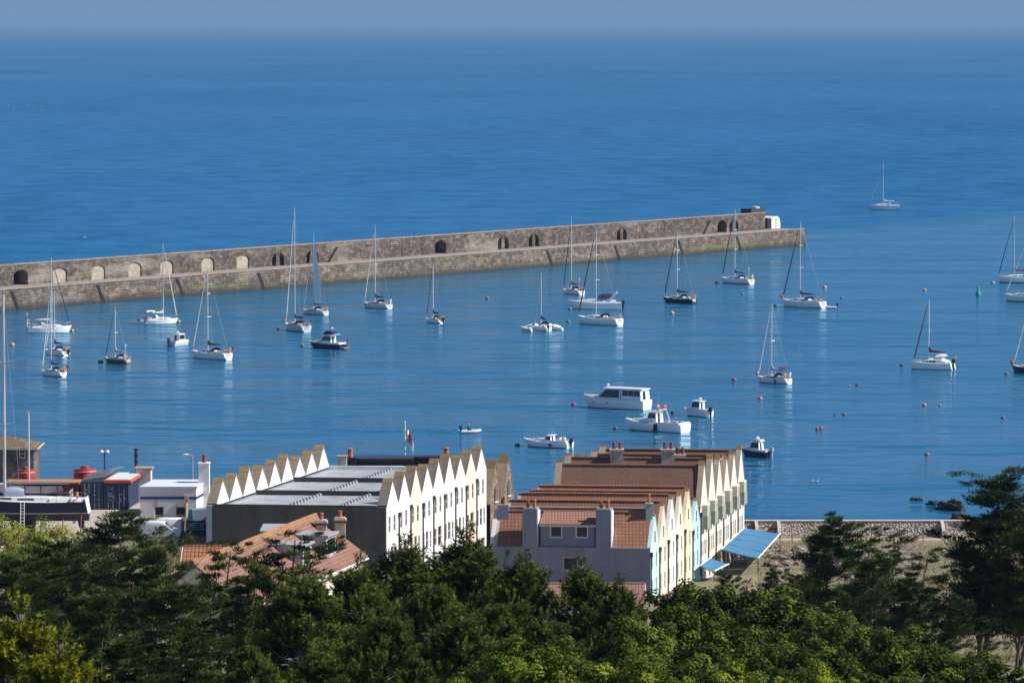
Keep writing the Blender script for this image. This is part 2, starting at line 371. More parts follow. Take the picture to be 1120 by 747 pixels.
def breakwater():
    rz = math.atan2(BU.y, BU.x)
    O = Vector((BA.x, BA.y, 0))
    th = thing('breakwater', 'long stone breakwater with two tiers and arched recesses, stretching across the harbour mouth', 'breakwater', O, rz=rz)
    def lx(px, z):     # distance along the wall where its harbour face at height z is seen at photo column px
        k = (px-560)/F; return (k*BA.y-BA.x)/(BU.x-k*BU.y)
    def lxs(px, off):  # same for a face set back by off
        A = BA-BN*off; k = (px-560)/F; return (k*A.y-A.x)/(BU.x-k*BU.y)
    s_lo = stone_mat('lower breakwater stone', (.205, .15, .108), (.105, .08, .064), (.045, .035, .028), 1.4, .6, low=(.038, .03, .02), patch=(.30, .25, .205), algae=True, patch_amt=.45)
    s_up = stone_mat('upper breakwater stone', (.18, .135, .104), (.10, .078, .064), (.06, .048, .041), 1.1, .5, patch=(.36, .31, .26), patch_amt=.75)
    s_pale = pm('pale limewash', (.37, .315, .255), .9, .35, .9, stain=(.2, .16, .125), stain_amt=.9)
    s_top = pm('quay paving', (.26, .22, .185), .9, .25, .5)
    s_shade = pm('recess shade', (.012, .012, .014), .9)  # near-black colour stands for the shade inside arches, slots and opening
    x0 = -90.0; x1 = lx(880, 2.0); xw = lxs(837, 8.0)
    SB = 8.0; QZ = 4.5; WZ = 9.05
    mb = MB()   # lower tier: battered face
    for a, b_ in ((x0, x1),):
        n = 60
        for i in range(n):
            p = a+(b_-a)*i/n; q = a+(b_-a)*(i+1)/n
            zz = [-2, 0, 1.2, 2.4, 3.6, QZ]
            for k in range(5):
                mb.quad((p, -.55+.12*zz[k]*1, zz[k]), (q, -.55+.12*zz[k], zz[k]), (q, -.55+.12*zz[k+1], zz[k+1]), (p, -.55+.12*zz[k+1], zz[k+1]))
    mb.quad((x1, -.8, -2), (x1, 20, -2), (x1, 20, QZ), (x1, 0, QZ)); mb.quad((x0, 20, -2), (x1, 20, -2), (x1, 20, QZ), (x0, 20, QZ))
    # raised head of the quay and rough footing at the waterline
    rnd = random.Random(3)
    mb.build('quay_wall', s_lo, th, M=1)
    mb = MB(); mb.quad((x0, -.01, QZ), (x1, -.01, QZ), (x1, 20, QZ), (x0, 20, QZ))
    mb.box(x0, x1, -.08, .75, QZ+.004, QZ+.22)
    mb.build('quay_deck', s_top, th, M=1)
    # upper wall with real arched openings
    arches = []   # (photo column, width, spring, top, kind)
    for px in (22, 482, 790): arches.append((px, 5.0, 2.0, 3.4, 'open'))
    for px in (304, 341.5, 550.5, 584, 680.3, 803): arches.append((px, 4.9, 1.7, 3.2, 'pier'))
    for px in (65, 107, 147, 182, 227, 265.5): arches.append((px, 4.9, 2.0, 3.3, 'blind'))
    arches = sorted(((lxs(a[0], SB),)+a[1:] for a in arches))
    up = MB(); blind = []; piers = []; n = 8
    cur = x0
    def rect(a, b_, z0, z1): 
        if b_-a > .01:
            m_ = max(1, int((b_-a)/6))
            for i in range(m_):
                p = a+(b_-a)*i/m_; q = a+(b_-a)*(i+1)/m_
                up.quad((p, SB, z0), (q, SB, z0), (q, SB, z1), (p, SB, z1))
    for (xc, w, spring, top, kind) in arches:
        a, b_ = xc-w/2, xc+w/2; rect(cur, a, QZ, WZ); cur = b_
        dep = .28 if kind == 'blind' else 2.6
        curve = [(xc-w/2*math.cos(math.pi*k/n), QZ+spring+(top-spring)*math.sin(math.pi*k/n)) for k in range(n+1)]
        for k in range(n):
            (p, zp), (q, zq) = curve[k], curve[k+1]
            up.quad((p, SB, zp), (q, SB, zq), (q, SB, WZ), (p, SB, WZ))
            up.quad((p, SB, zp), (q, SB, zq), (q, SB+dep, zq), (p, SB+dep, zp))
        for e in (a, b_): up.quad((e, SB, QZ), (e, SB+dep, QZ), (e, SB+dep, QZ+spring), (e, SB, QZ+spring))
        bk = MB(); bk.poly([(a, SB+dep, QZ)]+[(p, SB+dep, z) for p, z in curve]+[(b_, SB+dep, QZ)])
        blind.append((kind, bk))
        if kind == 'pier':
            pr = MB(); pr.box(xc-.7, xc+.7, SB+.05, SB+.9, QZ+.003, QZ+top-.02); piers.append(pr)
    rect(cur, xw, QZ, WZ)
    up.quad((xw, SB, QZ), (xw, SB+5, QZ), (xw, SB+5, WZ), (xw, SB, WZ)); up.quad((x0, SB+5, QZ), (xw, SB+5, QZ), (xw, SB+5, WZ), (x0, SB+5, WZ))
    up.quad((x0, SB, WZ), (xw, SB, WZ), (xw, SB+5, WZ), (x0, SB+5, WZ))
    up.build('parapet_wall', s_up, th, M=1)
    for pr in piers: pr.build('arch_pier', s_up, th, M=1)
    for kind, bk in blind:
        bk.build('blocked_arch' if kind == 'blind' else 'arched_recess', s_pale if kind == 'blind' else s_shade, th, M=1)
    mb = MB(); x = x0
    while x < xw-.1:
        w = min(4.0, xw-x); mb.box(x, x+w-.05, SB-.12, SB+.9, WZ+.003, WZ+.26+rnd.uniform(-.03, .05)); x += w
    mb.build('coping', pm('pale coping', (.25, .205, .165), .9, .3, .8), th, M=1)
    for px, dx in ((370, -1), (778, -1)):   # stairs up the wall, their shade put on as near-black blocks
        xs = lxs(px, SB-.2); mb = MB()
        for k in range(9):
            mb.box(xs-.42*k-.9, xs-.42*k+.1, SB-.25, SB-.004, QZ+3.6-.42*k-.42, QZ+3.6-.42*k)
        mb.build('stair', s_shade, th, M=1)
        mb = MB()
        for k in range(9): mb.box(xs-.42*k-1.1, xs-.42*k-.9, SB-.7, SB-.004, QZ, QZ+3.4-.42*k)
        mb.build('stair_flank', s_top, th, M=1)
    for px in (14, 108, 195, 284, 600, 674, 744, 807):   # near-black blocks standing for the shade in the lower face's slots
        xs = lx(px, 2.5); mb = MB()
        for k in range(7): mb.box(xs-.5+.5*(3-k)*.5, xs+.5+.5*(3-k)*.5, -.62+.066*k, .2, .55*k+.2, .55*k+.76)
        mb.build('ladder_slot_shade', s_shade, th, M=1)
    for px0, px1 in ((843, 880),):    # low parapet round the head
        a, b_ = lxs(px0, SB), x1
        mb = MB(); mb.box(a, b_, 15, 16, QZ, QZ+.9); mb.build('head_parapet', s_top, th, M=1)
    a = lxs(822, SB+1); b_ = lxs(838, SB+1)
    mb = MB(); mb.box(a, b_-.3, SB+1, SB+4.4, WZ+.003, WZ+1.35); mb.build('gun_mount', pm('dark tarred drum', (.03, .028, .032), .7), th, M=1)
    mb = MB(); mb.lathe(((a+b_)/2+1, SB+2.6, WZ+1.35), [(1.2, 0), (1.1, .4), (.3, .55)], 12); mb.build('mount_cap', pm('pale cap', (.5, .5, .5), .6), th, M=1)
    # white hut on the head
    hx0, hx1 = lxs(844, SB+1), lxs(853.5, SB+1)
    mb = MB(); mb.box(hx0, hx1, SB+1, SB+4.5, QZ+.003, QZ+3.4)
    P = BA+BU*(hx0+hx1)/2-BN*(SB+2.7)
    hut = thing('hut', 'small white rounded hut with a red sided dark opening, at the end of the breakwater', 'hut', (P.x, P.y, QZ), rz=rz)
    L = (hx1-hx0)
    mb = MB(); prof = [(-L/2, 0), (-L/2, 2.9), (-L/4, 3.4), (L/5, 3.35), (L*.42, 2.7), (L/2, 1.5), (L/2+.1, 0)]
    for y0, y1 in ((-1.7, 1.7),):
        mb.add([(p[0], y0, p[1]) for p in prof]+[(p[0], y1, p[1]) for p in prof], [tuple(range(7)), tuple(range(13, 6, -1))]+[(i, (i+1) % 7, 7+(i+1) % 7, 7+i) for i in range(7)])
    mb.build('wall', pm('hut white', (.74, .72, .68), .8, .1), hut, M=1)
    mb = MB(); mb.box(-L/2-1.9, -L/2-.004, -1.5, 1.5, 0, 2.7); mb.build('doorway_shade', s_shade, hut, M=1)  # solid near-black block paints the shade of the hut's opening
    mb = MB(); mb.box(-L/2-2.1, -L/2-.004, -1.7, 1.7, 2.704, 3.0); mb.build('roof', pm('dull red', (.2, .06, .055), .7), hut, M=1)
    mb = MB(); mb.box(-L*.05, L*.08, -1.75, -1.7, .2, 2.9); mb.build('buttress', s_pale, hut, M=1)
breakwater()

# ------------------------------------------------------------------ sea haze: one even box of air round everything
def haze():
    m = bpy.data.materials.new('sea air'); m.use_nodes = True; t = m.node_tree; t.nodes.clear(); out = t.nodes.new('ShaderNodeOutputMaterial')
    v = t.nodes.new('ShaderNodeVolumePrincipled'); v.inputs['Color'].default_value = (.295, .49, .74, 1); v.inputs['Density'].default_value = 4e-5; t.links.new(v.outputs[0], out.inputs['Volume'])
    mb = MB(); L = 61000; mb.box(-L, L, -1000, L, -5.2, 72); struct(mb.build('haze', m), 'stuff')
haze()
# ------------------------------------------------------------------ buildings
M_FRAME = pm('white window frame', (.72, .72, .70), .5, .06)
M_GLASS = glass_mat()
M_PIPE = pm('dark downpipe', (.05, .05, .055), .6)
M_POT = pm('terracotta pot', (.42, .13, .06), .8, .25, 3)
M_POTR = pm('red brown pot', (.22, .06, .05), .8, .25, 3)
M_LEAD = pm('lead flashing', (.33, .34, .36), .6, .2)
M_COPE = pm('weathered coping', (.30, .24, .17), .9, .3, 1.5, stain=(.40, .20, .05), stain_amt=.5)
M_OCHRE = pm('lichen ochre', (.29, .165, .055), .95, .45, 2.5, stain=(.24, .19, .13), stain_amt=1.1)
M_OCHREB = pm('lichen brown', (.215, .145, .07), .95, .35, 2.5, stain=(.165, .135, .105), stain_amt=1.0)
def pbox(mb, P, u0, u1, z0, z1, d0, d1, mi=0):
    return mb.hexa([P(u0, z0, d0), P(u1, z0, d0), P(u1, z0, d1), P(u0, z0, d1), P(u0, z1, d0), P(u1, z1, d0), P(u1, z1, d1), P(u0, z1, d1)], mi)
def facade(mb, P, U, Z0, Z1, holes, depth=.18, mi=0):
    us = sorted({0, U}|{h[0] for h in holes}|{h[1] for h in holes}); zs = sorted({Z0, Z1}|{h[2] for h in holes}|{h[3] for h in holes})
    for i in range(len(us)-1):
        for k in range(len(zs)-1):
            uc = (us[i]+us[i+1])/2; zc = (zs[k]+zs[k+1])/2
            if any(h[0] < uc < h[1] and h[2] < zc < h[3] for h in holes): continue
            mb.quad(P(us[i], zs[k], 0), P(us[i+1], zs[k], 0), P(us[i+1], zs[k+1], 0), P(us[i], zs[k+1], 0), mi)
    for u0, u1, z0, z1 in holes:
        for a, b_ in (((u0, z0), (u1, z0)), ((u1, z0), (u1, z1)), ((u1, z1), (u0, z1)), ((u0, z1), (u0, z0))):
            mb.quad(P(a[0], a[1], 0), P(b_[0], b_[1], 0), P(b_[0], b_[1], depth), P(a[0], a[1], depth), mi)
def window(parent, P, h, d=.12, fr=.07, mull=1, mat=None, name='window'):
    u0, u1, z0, z1 = h; mb = MB(); e = .002
    pbox(mb, P, u0+e, u0+fr, z0+e, z1-e, d-.06, d); pbox(mb, P, u1-fr, u1-e, z0+e, z1-e, d-.06, d)
    pbox(mb, P, u0+fr, u1-fr, z0+e, z0+fr, d-.06, d); pbox(mb, P, u0+fr, u1-fr, z1-fr, z1-e, d-.06, d)
    if mull: zm = (z0+z1)/2; pbox(mb, P, u0+fr, u1-fr, zm-.03, zm+.03, d-.05, d)
    w = mb.build(name, mat or M_FRAME, parent)
    mb = MB(); mb.quad(P(u0+e, z0+e, d-.02), P(u1-e, z0+e, d-.02), P(u1-e, z1-e, d-.02), P(u0+e, z1-e, d-.02)); mb.build('pane', M_GLASS, w)
    return w
def slab(mb, P, pts, d0, d1, th, mi=0):
    """strip following (u,z) points, th thick upward, from depth d0 to d1"""
    n = len(pts); A = [P(u, z, d0) for u, z in pts]; B = [P(u, z, d1) for u, z in pts]
    A2 = [P(u, z+th, d0) for u, z in pts]; B2 = [P(u, z+th, d1) for u, z in pts]
    for i in range(n-1):
        mb.quad(A2[i], A2[i+1], B2[i+1], B2[i], mi); mb.quad(A[i], A[i+1], B[i+1], B[i], mi)
        mb.quad(A[i], A[i+1], A2[i+1], A2[i], mi); mb.quad(B[i], B[i+1], B2[i+1], B2[i], mi)
    mb.quad(A[0], A2[0], B2[0], B[0], mi); mb.quad(A[-1], A2[-1], B2[-1], B[-1], mi)
def pot(mb, x, y, z, h=.75, r=.16, mi=0):
    mb.lathe((x, y, z), [(r*1.05, 0), (r, h*.15), (r*.82, h*.75), (r*1.08, h*.8), (r*1.08, h*.93), (r*.7, h)], 10, mi)
def gable_end(th, P, w, ze, zp, wallmat, z0, holes, copem=None, depth=.9, thick=.2, cap=.28, lich=None):
    mb = MB(); facade(mb, P, w, z0, ze, holes)
    mb.add([P(0, ze, 0), P(w, ze, 0), P(w/2, zp, 0)], [(0, 1, 2)]); mb.add([P(0, ze, depth), P(w, ze, depth), P(w/2, zp, depth)], [(0, 1, 2)])
    mb.quad(P(0, z0, .35), P(w, z0, .35), P(w, ze, .35), P(0, ze, .35))
    mb.build('gable_wall', wallmat, th)
    mb = MB(); f = 1-cap
    um = w/2*f; zm = ze+(zp-ze)*f
    slab(mb, P, [(0, ze), (um, zm), (w/2, zp), (w-um, zm), (w, ze)], -.05, depth+.05, thick)
    for k in range(len(mb.f)): pass
    cp = mb.build('coping', copem or M_COPE, th)
    mb = MB(); slab(mb, P, [(um*1.12, ze+(zp-ze)*f*1.12+thick+.004), (w/2, zp+thick+.004), (w-um*1.12, ze+(zp-ze)*f*1.12+thick+.004)], -.07, depth+.06, .03)
    mb.build('lichen', lich or M_OCHRE, cp)
def downpipe(th, P, u, zt, z0):
    mb = MB(); mb.tube(P(u, z0, -.1), P(u, zt, -.1), .075, .075, 6)
    pbox(mb, P, u-.17, u+.17, zt, zt+.4, -.26, -.004); mb.build('downpipe', M_PIPE, th)
# --- the left terrace: front and rear rows of gables with flat roofs between
def left_terrace():
    O = Vector((-12.67, 459)); a = Vector((9.86, 40.5)).normalized(); b = Vector((-.995, .1)); w = 41.68/9; DB = 18.3
    ze, zr, z0 = 13.25, 12.95, 3.2
    apex = [523, 515.6, 509.4, 507.7, 501.5, 496, 498, 492, 487.1]
    rapex = [520.7, 515, 508, 507, 501, 495, 496.6, 490.8, 484.8]
    cols = [('white', (.80, .80, .79)), ('white', (.80, .80, .80)), ('cream', (.80, .68, .55)), ('white', (.79, .81, .82)), ('ivory', (.80, .78, .72)), ('white', (.80, .80, .79)), ('white', (.79, .80, .81)), ('cream', (.80, .72, .56)), ('white', (.80, .80, .78))]
    nth = ['nearest', 'second', 'third', 'fourth', 'fifth', 'sixth', 'seventh', 'eighth', 'ninth']
    roofm = pm('pale roof felt', (.33, .35, .385), .6, .18, .35, stain=(.24, .205, .17), stain_amt=.7)
    dark = pm('dark render', (.135, .118, .108), .9, .2, .6, streak=.5, stain=(.095, .085, .08), stain_amt=.8)
    up = pm('dark upstand', (.06, .06, .065), .8)
    for i in range(9):
        cn, cc = cols[i]; A0 = O+a*(i*w)
        def P(u, z, d, A0=A0): q = A0+a*u+b*d; return (q.x, q.y, z)
        def PR(u, z, d, A0=A0): q = A0+a*u+b*(DB-d); return (q.x, q.y, z)
        zp = zat(apex[i], 459+4.5*(i+.5))-.2; zq = zat(rapex[i], 463+4.5*(i+.5))-.2
        th = thing('terrace_house', f'{cn} gabled house, {nth[i]} from the dark end wall in the left terrace' if i else 'white gabled terrace house with a blank dark rendered end wall and pale flat roof', 'house', (A0.x, A0.y, z0), 'gabled houses of the left terrace')
        wm = pm('render '+cn+str(i), cc, .85, .05, .6, streak=.22, stain=tuple(x*.8 for x in cc), stain_amt=.25)
        s = w/4.63
        ups = [(.8*s, 1.62*s, 10.5, 12.2), (2.72*s, 3.54*s, 10.5, 12.2)]
        mid = [(.5*s, 1.2*s, 7.2, 9.0), (1.7*s, 2.75*s, 7.2, 9.1), (3.3*s, 4.0*s, 7.2, 9.0)]
        gr = [(.6*s, 1.6*s, 3.3, 5.7), (2.4*s, 3.8*s, 4.2, 5.8)]
        if i % 3 == 1: mid = [(.7*s, 1.5*s, 7.2, 9.0), (2.1*s, 3.6*s, 7.0, 9.1)]
        gable_end(th, P, w, ze, zp, wm, z0, ups+mid+gr, pm('slate coping', (.165, .14, .115), .9, .25, 1.5, stain=(.21, .16, .09), stain_amt=.4), lich=M_OCHREB)
        for h in ups+mid+gr[1:]: window(th, P, h)
        mb = MB(); h = gr[0]; pbox(mb, P, h[0]+.01, h[1]-.01, h[2]+.01, h[3]-.01, .08, .14); mb.build('door', pm('brown door', (.12, .07, .05), .6), th)
        gable_end(th, PR, w, ze, zq, pm('rear render white', (.80, .80, .79), .85, .05, .6), z0, [(.9, 1.7, 10, 11.8)], pm('rear coping', (.215, .18, .14), .9, .28, 1.5, stain=(.28, .18, .07), stain_amt=.5))
        window(th, PR, (.9, 1.7, 10, 11.8))
        if i in (4, 5, 6, 7):
            for u in ((.35, 2.3) if i % 2 else (4.2,)): mb = MB(); q = P(u, 6.1+.3*(i % 2), -.3); mb.ell(q, (.17, .17, .15), 8); mb.build('flower_basket', pm('red flowers', (.55, .05, .06) , .8, .4, 6, stain=(.08, .12, .03), stain_amt=.8), th)
        if i: downpipe(th, P, .02 if i != 3 else .3, ze-1.1-.3*(i % 2), 4)
        mb = MB(); mb.quad(P(0, zr, .35), P(w, zr, .35), P(w, zr, DB-.35), P(0, zr, DB-.35)); rf = mb.build('flat_roof', roofm, th)
        for dv in (5.2, 10.4):     # rows of little roof vents along each flat roof
            for k in range(4):
                mb = MB(); u = .35+k*w/4; pbox(mb, P, u, u+.55, zr+.003, zr+.2, dv, dv+.32); pbox(mb, P, u+.1, u+.4, zr+.2, zr+.3, dv+.05, dv+.27)
                mb.build('roof_vent', M_LEAD, rf)
        if i in (3, 6):
            mb = MB(); pbox(mb, P, -.12, .12, zr+.003, zr+.5, 1.0, DB-1.0); mb.build('party_upstand', up, th)
        if i in (0,):
            mb = MB(); pbox(mb, P, -.22, -.003, z0, ze+.02, .1, DB-.55); mb.build('end_wall', dark, th)
            mb = MB(); pbox(mb, P, -.26, .1, ze+.023, ze+.16, .95, DB-.95); mb.build('end_wall_cap', up, th)
            mb = MB(); pbox(mb, P, -.25, -.003, z0, ze+.02, DB-.54, DB+.02); mb.build('corner_strip', pm('pale corner', (.6, .6, .62), .8), th)
            mb = MB(); pbox(mb, P, -.24, -.003, z0, ze+.02, -.02, .095); mb.build('corner_strip', pm('brown corner', (.2, .17, .14), .8), th)
        if i == 8: 
            mb = MB(); pbox(mb, P, w+.003, w+.25, z0, ze+.1, .3, DB-.3); mb.build('end_wall', wm, th)
    # two rubble-stone gables at the far end
    st = stone_mat('tan rubble', (.40, .27, .165), (.30, .21, .14), (.20, .15, .11), .5, .3, ax=1)
    for k, (py, x0, x1) in enumerate(((501.5, 532.5, 541.5), (495.4, 542, 552.5))):
        D0 = 502.5+4.9*k; A0 = O+a*(9*w+.5+k*5.0); wk = 4.9
        def P(u, z, d, A0=A0): q = A0+a*u+b*(d-.3-.25*k); return (q.x, q.y, z)
        zp = zat(py, D0+1.5)-.2; zb = zp-4.6
        th = thing('stone_house', ['narrow rubble stone gabled house with arched window, right beside the last white gable', 'taller rubble stone gabled house at the seaward end of the left terrace'][k], 'house', (A0.x, A0.y, 2.5), 'rubble stone gables')
        hs = [(1.7, 2.9, 4.5, 6.4), (1.7, 2.9, zb-2.6, zb-.8)]
        gable_end(th, P, wk, zb, zp, st, 2.5, hs, M_COPE, depth=1.1, lich=M_OCHREB)
        mb = MB(); pbox(mb, P, .1, wk-.1, zb-.3, zb-.1, .4, 8); mb.build('flat_roof', M_LEAD, th)
        mb = MB(); pbox(mb, P, wk-.3, wk-.004, 2.5, zb-.31, .4, 8); mb.build('side_wall', st, th)
        for h in hs: window(th, P, h)
        mb = MB(); n = 8; pts = [(1.9, zb+.25)]+[(wk/2-.55*math.cos(math.pi*j/n), zb+1.4+.55*math.sin(math.pi*j/n)) for j in range(n+1)]+[(3.0, zb+.25)]
        mb.poly([P(u, z, -.03) for u, z in pts]); aw = mb.build('arched_window', M_GLASS, th)
        mb = MB(); pbox(mb, P, 1.75, 3.15, zb+.1, zb+.22, -.16, -.003); pbox(mb, P, wk/2-.04, wk/2+.04, zb+.25, zb+1.9, -.06, -.034); mb.build('sill', M_FRAME, aw)
    # dark roofed building beyond, with chimneys, and the flagpole
    A = GY(386, 505, 512); dk = pm('navy cladding', (.022, .026, .045), .6)
    zt = zat(500.5, 514); zb = 11.6
    bl = thing('clubhouse', 'dark navy flat roofed building behind the left terrace, flagpole rising beside it', 'building', (A.x, A.y, 8.0))
    x1 = xat(452, 512); x2 = xat(488, 512); x3 = xat(420, 512)
    mb = MB(); mb.box(A.x, x1, 511, 514, 6.0, zt); mb.box(x1+.02, x2, 512.5, 514, 6.0, zt+.1); mb.build('wall', dk, bl)
    mb = MB(); mb.box(A.x-.3, x1-.1, 510.4, 514.4, zt+.003, zt+.25); mb.box(x1, x2+.2, 512, 514.4, zt+.11, zt+.3); mb.build('roof', pm('dark felt roof', (.03, .032, .042), .5), bl)
    mb = MB(); mb.box(A.x+1, x1-1, 509.6, 510.3, zt-.75, zt-.55); mb.build('fascia', pm('pale fascia', (.45, .44, .46), .6), bl)
    for px, top in ((383, 494), (488, 494)):
        cx = xat(px, 511.5); zc = zat(500 if px < 400 else 499, 511.5)
        mb = MB(); mb.box(cx-.55, cx+.55, 509, 510.3, 8, zc); mb.box(cx-.65, cx+.65, 508.9, 510.38, zc+.002, zc+.2); ch = mb.build('chimney', dk, bl)
        mb = MB(); pot(mb, cx, 509.6, zc+.2, 1.0, .3); mb.build('chimney_pot', M_POT, ch)
    bx = xat(374, 505); mb = MB(); mb.box(bx-.5, bx+.5, 503, 504.4, 12.9, 14.1); 
    st_ = thing('chimney_stack', 'short cream chimney stump on the pale flat roofs, left of the dark chimney', 'chimney', (bx, 503.7, 12.95))
    mb.build('stack', pm('cream stack', (.6, .53, .44), .8), st_)
    mb = MB(); mb.box(bx-.6, bx+.6, 502.9, 504.5, 14.103, 14.25); mb.build('stack_cap', M_COPE, st_)
    fp = GY(443, 500, 516); ztop = zat(462.5, 516)
    fl = thing('flagpole', 'white flagpole flying a white flag with a red cross, behind the gabled terrace', 'flagpole', (fp.x, 516, 8))
    mb = MB(); mb.tube((fp.x, 516, 8), (fp.x, 516, ztop), .09, .06, 8); mb.ell((fp.x, 516, ztop+.08), (.12, .12, .1)); mb.build('pole', pm('white pole', (.8, .8, .8), .5), fl)
    # hanging flag: folds modelled in the cloth
    nx, nz = 18, 14; Wd, Hd = 1.3, 2.3; z1 = zat(468, 516); mb = MB()
    for j in range(nz+1):
        for i in range(nx+1):
            u = i/nx; v = j/nz
            x = fp.x+.09+Wd*u*(.62+.1*math.sin(v*3)); y = 516-.35*math.sin(u*9+v*2.5)*u; z = z1-Hd*.62*v-u*u*1.5-.1*math.sin(u*8)
            mb.v.append((x, y, z))
    for j in range(nz):
        for i in range(nx):
            mb.f.append([j*(nx+1)+i, j*(nx+1)+i+1, (j+1)*(nx+1)+i+1, (j+1)*(nx+1)+i]); mb.m.append(1 if (abs(i+.5-nx/2) < 1.6 or abs(j+.5-nz/2) < 1.1) else 0)
    mb.build('flag', [pm('flag white', (.75, .75, .76), .8), pm('flag red', (.6, .04, .05), .8)], fl, smooth=True)
left_terrace()
# --- the right terrace: pitched roofs, painted gables
def right_terrace():
    O = Vector((13.9, 457)); a = Vector((12.4, 58)).normalized(); b = Vector((-.995, .1)); w = 59.31/12; DB = 15.9
    ridge = [12.6, 13.2, 13.4, 13.2, 13.2, 11.6, 14.5, 14.8, 14.2, 13.7, 13.8, 13.9]
    eave = [9.3, 9.3, 9.5, 9.5, 9.5, 8.8, 10.2, 10.4, 10.3, 10.2, 10.2, 10.2]
    cols = [('pale aqua', (.50, .70, .70)), ('peach cream', (.80, .64, .50)), ('white', (.80, .80, .82)), ('cream', (.80, .69, .55)), ('warm yellow cream', (.82, .66, .44)), ('light blue', (.44, .67, .80)),
            ('cream', (.78, .69, .56)), ('cream', (.77, .68, .55)), ('cream', (.78, .70, .58)), ('cream', (.76, .68, .56)), ('cream', (.78, .70, .59)), ('cream', (.77, .69, .57))]
    what = ['aqua gabled end house with grey side wall, twin chimneys and a dormer', 'peach cream gabled house, narrow, between the aqua house and a white one', 'white gabled house between two cream ones in the right terrace', 'cream gabled house right after the white one in the right terrace', 'yellow cream gabled house beside the light blue one', 'light blue gabled house, lowest gable of the right terrace',
            'cream house with grey green balcony box, next to the light blue house', 'cream house with balcony box and tan gable, second past the light blue house', 'cream gable with balcony box, third past the light blue house, a gull by its peak', 'cream gable with balcony box, fourth past the light blue house', 'cream gable with balcony box, next to last before the sea', 'cream gable with balcony box at the seaward end of the right terrace']
    t_red = tile_mat('red pantiles', (.34, .16, .09), (.27, .12, .07), (.17, .076, .05), 'x', .36, .40, lichen=(.28, .17, .07), lich_amt=.25, gap=.05)
    t_brn = tile_mat('brown slates', (.215, .108, .074), (.175, .09, .062), (.12, .06, .045), 'x', .3, .3, lichen=(.25, .15, .08), lich_amt=.3, gap=.02)
    grey = pm('grey lavender render', (.265, .305, .365), .85, .08, .5, streak=.3, stain=(.20, .225, .27), stain_amt=.4)
    conc = pm('concrete ridge', (.26, .22, .18), .9, .25)
    z0 = 1.0
    ths = []
    for i in range(12):
        cn, cc = cols[i]; A0 = O+a*(i*w); ze, zp = eave[i], ridge[i]
        def P(u, z, d, A0=A0): q = A0+a*u+b*d; return (q.x, q.y, z)
        def PR(u, z, d, A0=A0): q = A0+a*u+b*(DB-d); return (q.x, q.y, z)
        th = thing('terrace_house', what[i], 'house', (A0.x, A0.y, z0), 'gabled houses of the right terrace'); ths.append((th, P, PR))
        wm = pm('render right '+cn+str(i), cc, .85, .08, .6, streak=.3, stain=tuple(x*.75 for x in cc), stain_amt=.3)
        rm = t_red if i < 6 else t_brn
        raised = .12 if i < 6 else .45
        hs = [(.8, 1.55, 7.0, 8.6), (3.1, 3.85, 7.0, 8.6), (.8, 1.55, 4.3, 6.0), (3.1, 3.85, 4.3, 6.0)]
        if i >= 6: hs = [(.8, 1.6, 4.9, 6.6), (2.2, 2.9, 4.9, 6.6), (3.3, 4.1, 4.9, 6.6), (.8, 2.0, 2.2, 4.2), (2.8, 4.2, 2.2, 4.2)]
        cm = wm if i < 6 else pm('pale tan coping', (.36, .30, .235), .9, .25, 1.2, stain=(.42, .26, .08), stain_amt=.45)
        gable_end(th, P, w, ze, zp+raised-.2*(i < 6), wm, z0, hs, cm, depth=.28 if i < 6 else .5, thick=.12 if i < 6 else .2, cap=.2, lich=M_OCHRE if i in (3, 6, 7, 9) else M_OCHREB)
        for h in hs: window(th, P, h)
        if i < 6:
            mb = MB(); pbox(mb, P, w/2-.28, w/2+.28, ze+.3, ze+1.6, -.04, -.003); gw = mb.build('gable_window', M_FRAME, th)
            mb = MB(); pbox(mb, P, w/2-.2, w/2+.2, ze+.38, ze+1.52, -.06, -.041); mb.build('pane', M_GLASS, gw)
        gable_end(th, PR, w, ze, zp+raised-.2*(i < 6), pm('rear tan render', (.5, .42, .33), .9, .15), z0, [], cm if i > 5 else pm('rear verge', (.5, .46, .42), .8), depth=.3 if i < 6 else .6, thick=.12, cap=.15, lich=M_OCHREB)
        downpipe(th, P, .03, ze-.8, 3)
        # tiled roof between the gables
        mb = MB(); dd = .3 if i < 6 else .52
        slab(mb, P, [(0.0, ze-.03), (w/2, zp-.03), (w, ze-.03)], dd, DB-dd-.02, .09); rf = mb.build('roof', rm, th)
        mb = MB(); q0 = P(w/2, zp+.1, dd+.05); q1 = P(w/2, zp+.1, DB-dd-.05); mb.tube(q0, q1, .13, .13, 8); mb.build('ridge_tile', rm, rf)
        if i >= 6:     # balcony box and glazed screen on the gable
            zb = 7.9+.12*(i-6)*.2; o_ = .64; pan = pm('grey green panel', (.27, .30, .245), .7, .15, 1.5); fr = pm('cream joinery', (.62, .58, .48), .6)
            mb = MB(); u0, u1 = .9, 2.75
            pbox(mb, P, u0, u1, zb, zb+.15, -o_, -.003); pbox(mb, P, u0, u0+.08, zb+.15, zb+1.4, -o_, -.003); pbox(mb, P, u1-.08, u1, zb+.15, zb+1.4, -o_, -.003); pbox(mb, P, u0+.08, u1-.08, zb+.15, zb+1.4, -o_, -o_+.07)
            bc = mb.build('balcony', pan, th)
            mb = MB()
            for uu in (u0+.05, (u0+u1)/2-.05, u1-.15):
                pbox(mb, P, uu, uu+.1, zb+1.403, zb+2.5, -o_+.02, -o_+.12)
            pbox(mb, P, u0+.05, u1-.05, zb+2.503, zb+2.62, -o_, -.003); pbox(mb, P, u0+.05, u0+.13, zb+1.403, zb+2.5, -.12, -.003)
            mb.build('balcony_frame', fr, bc)
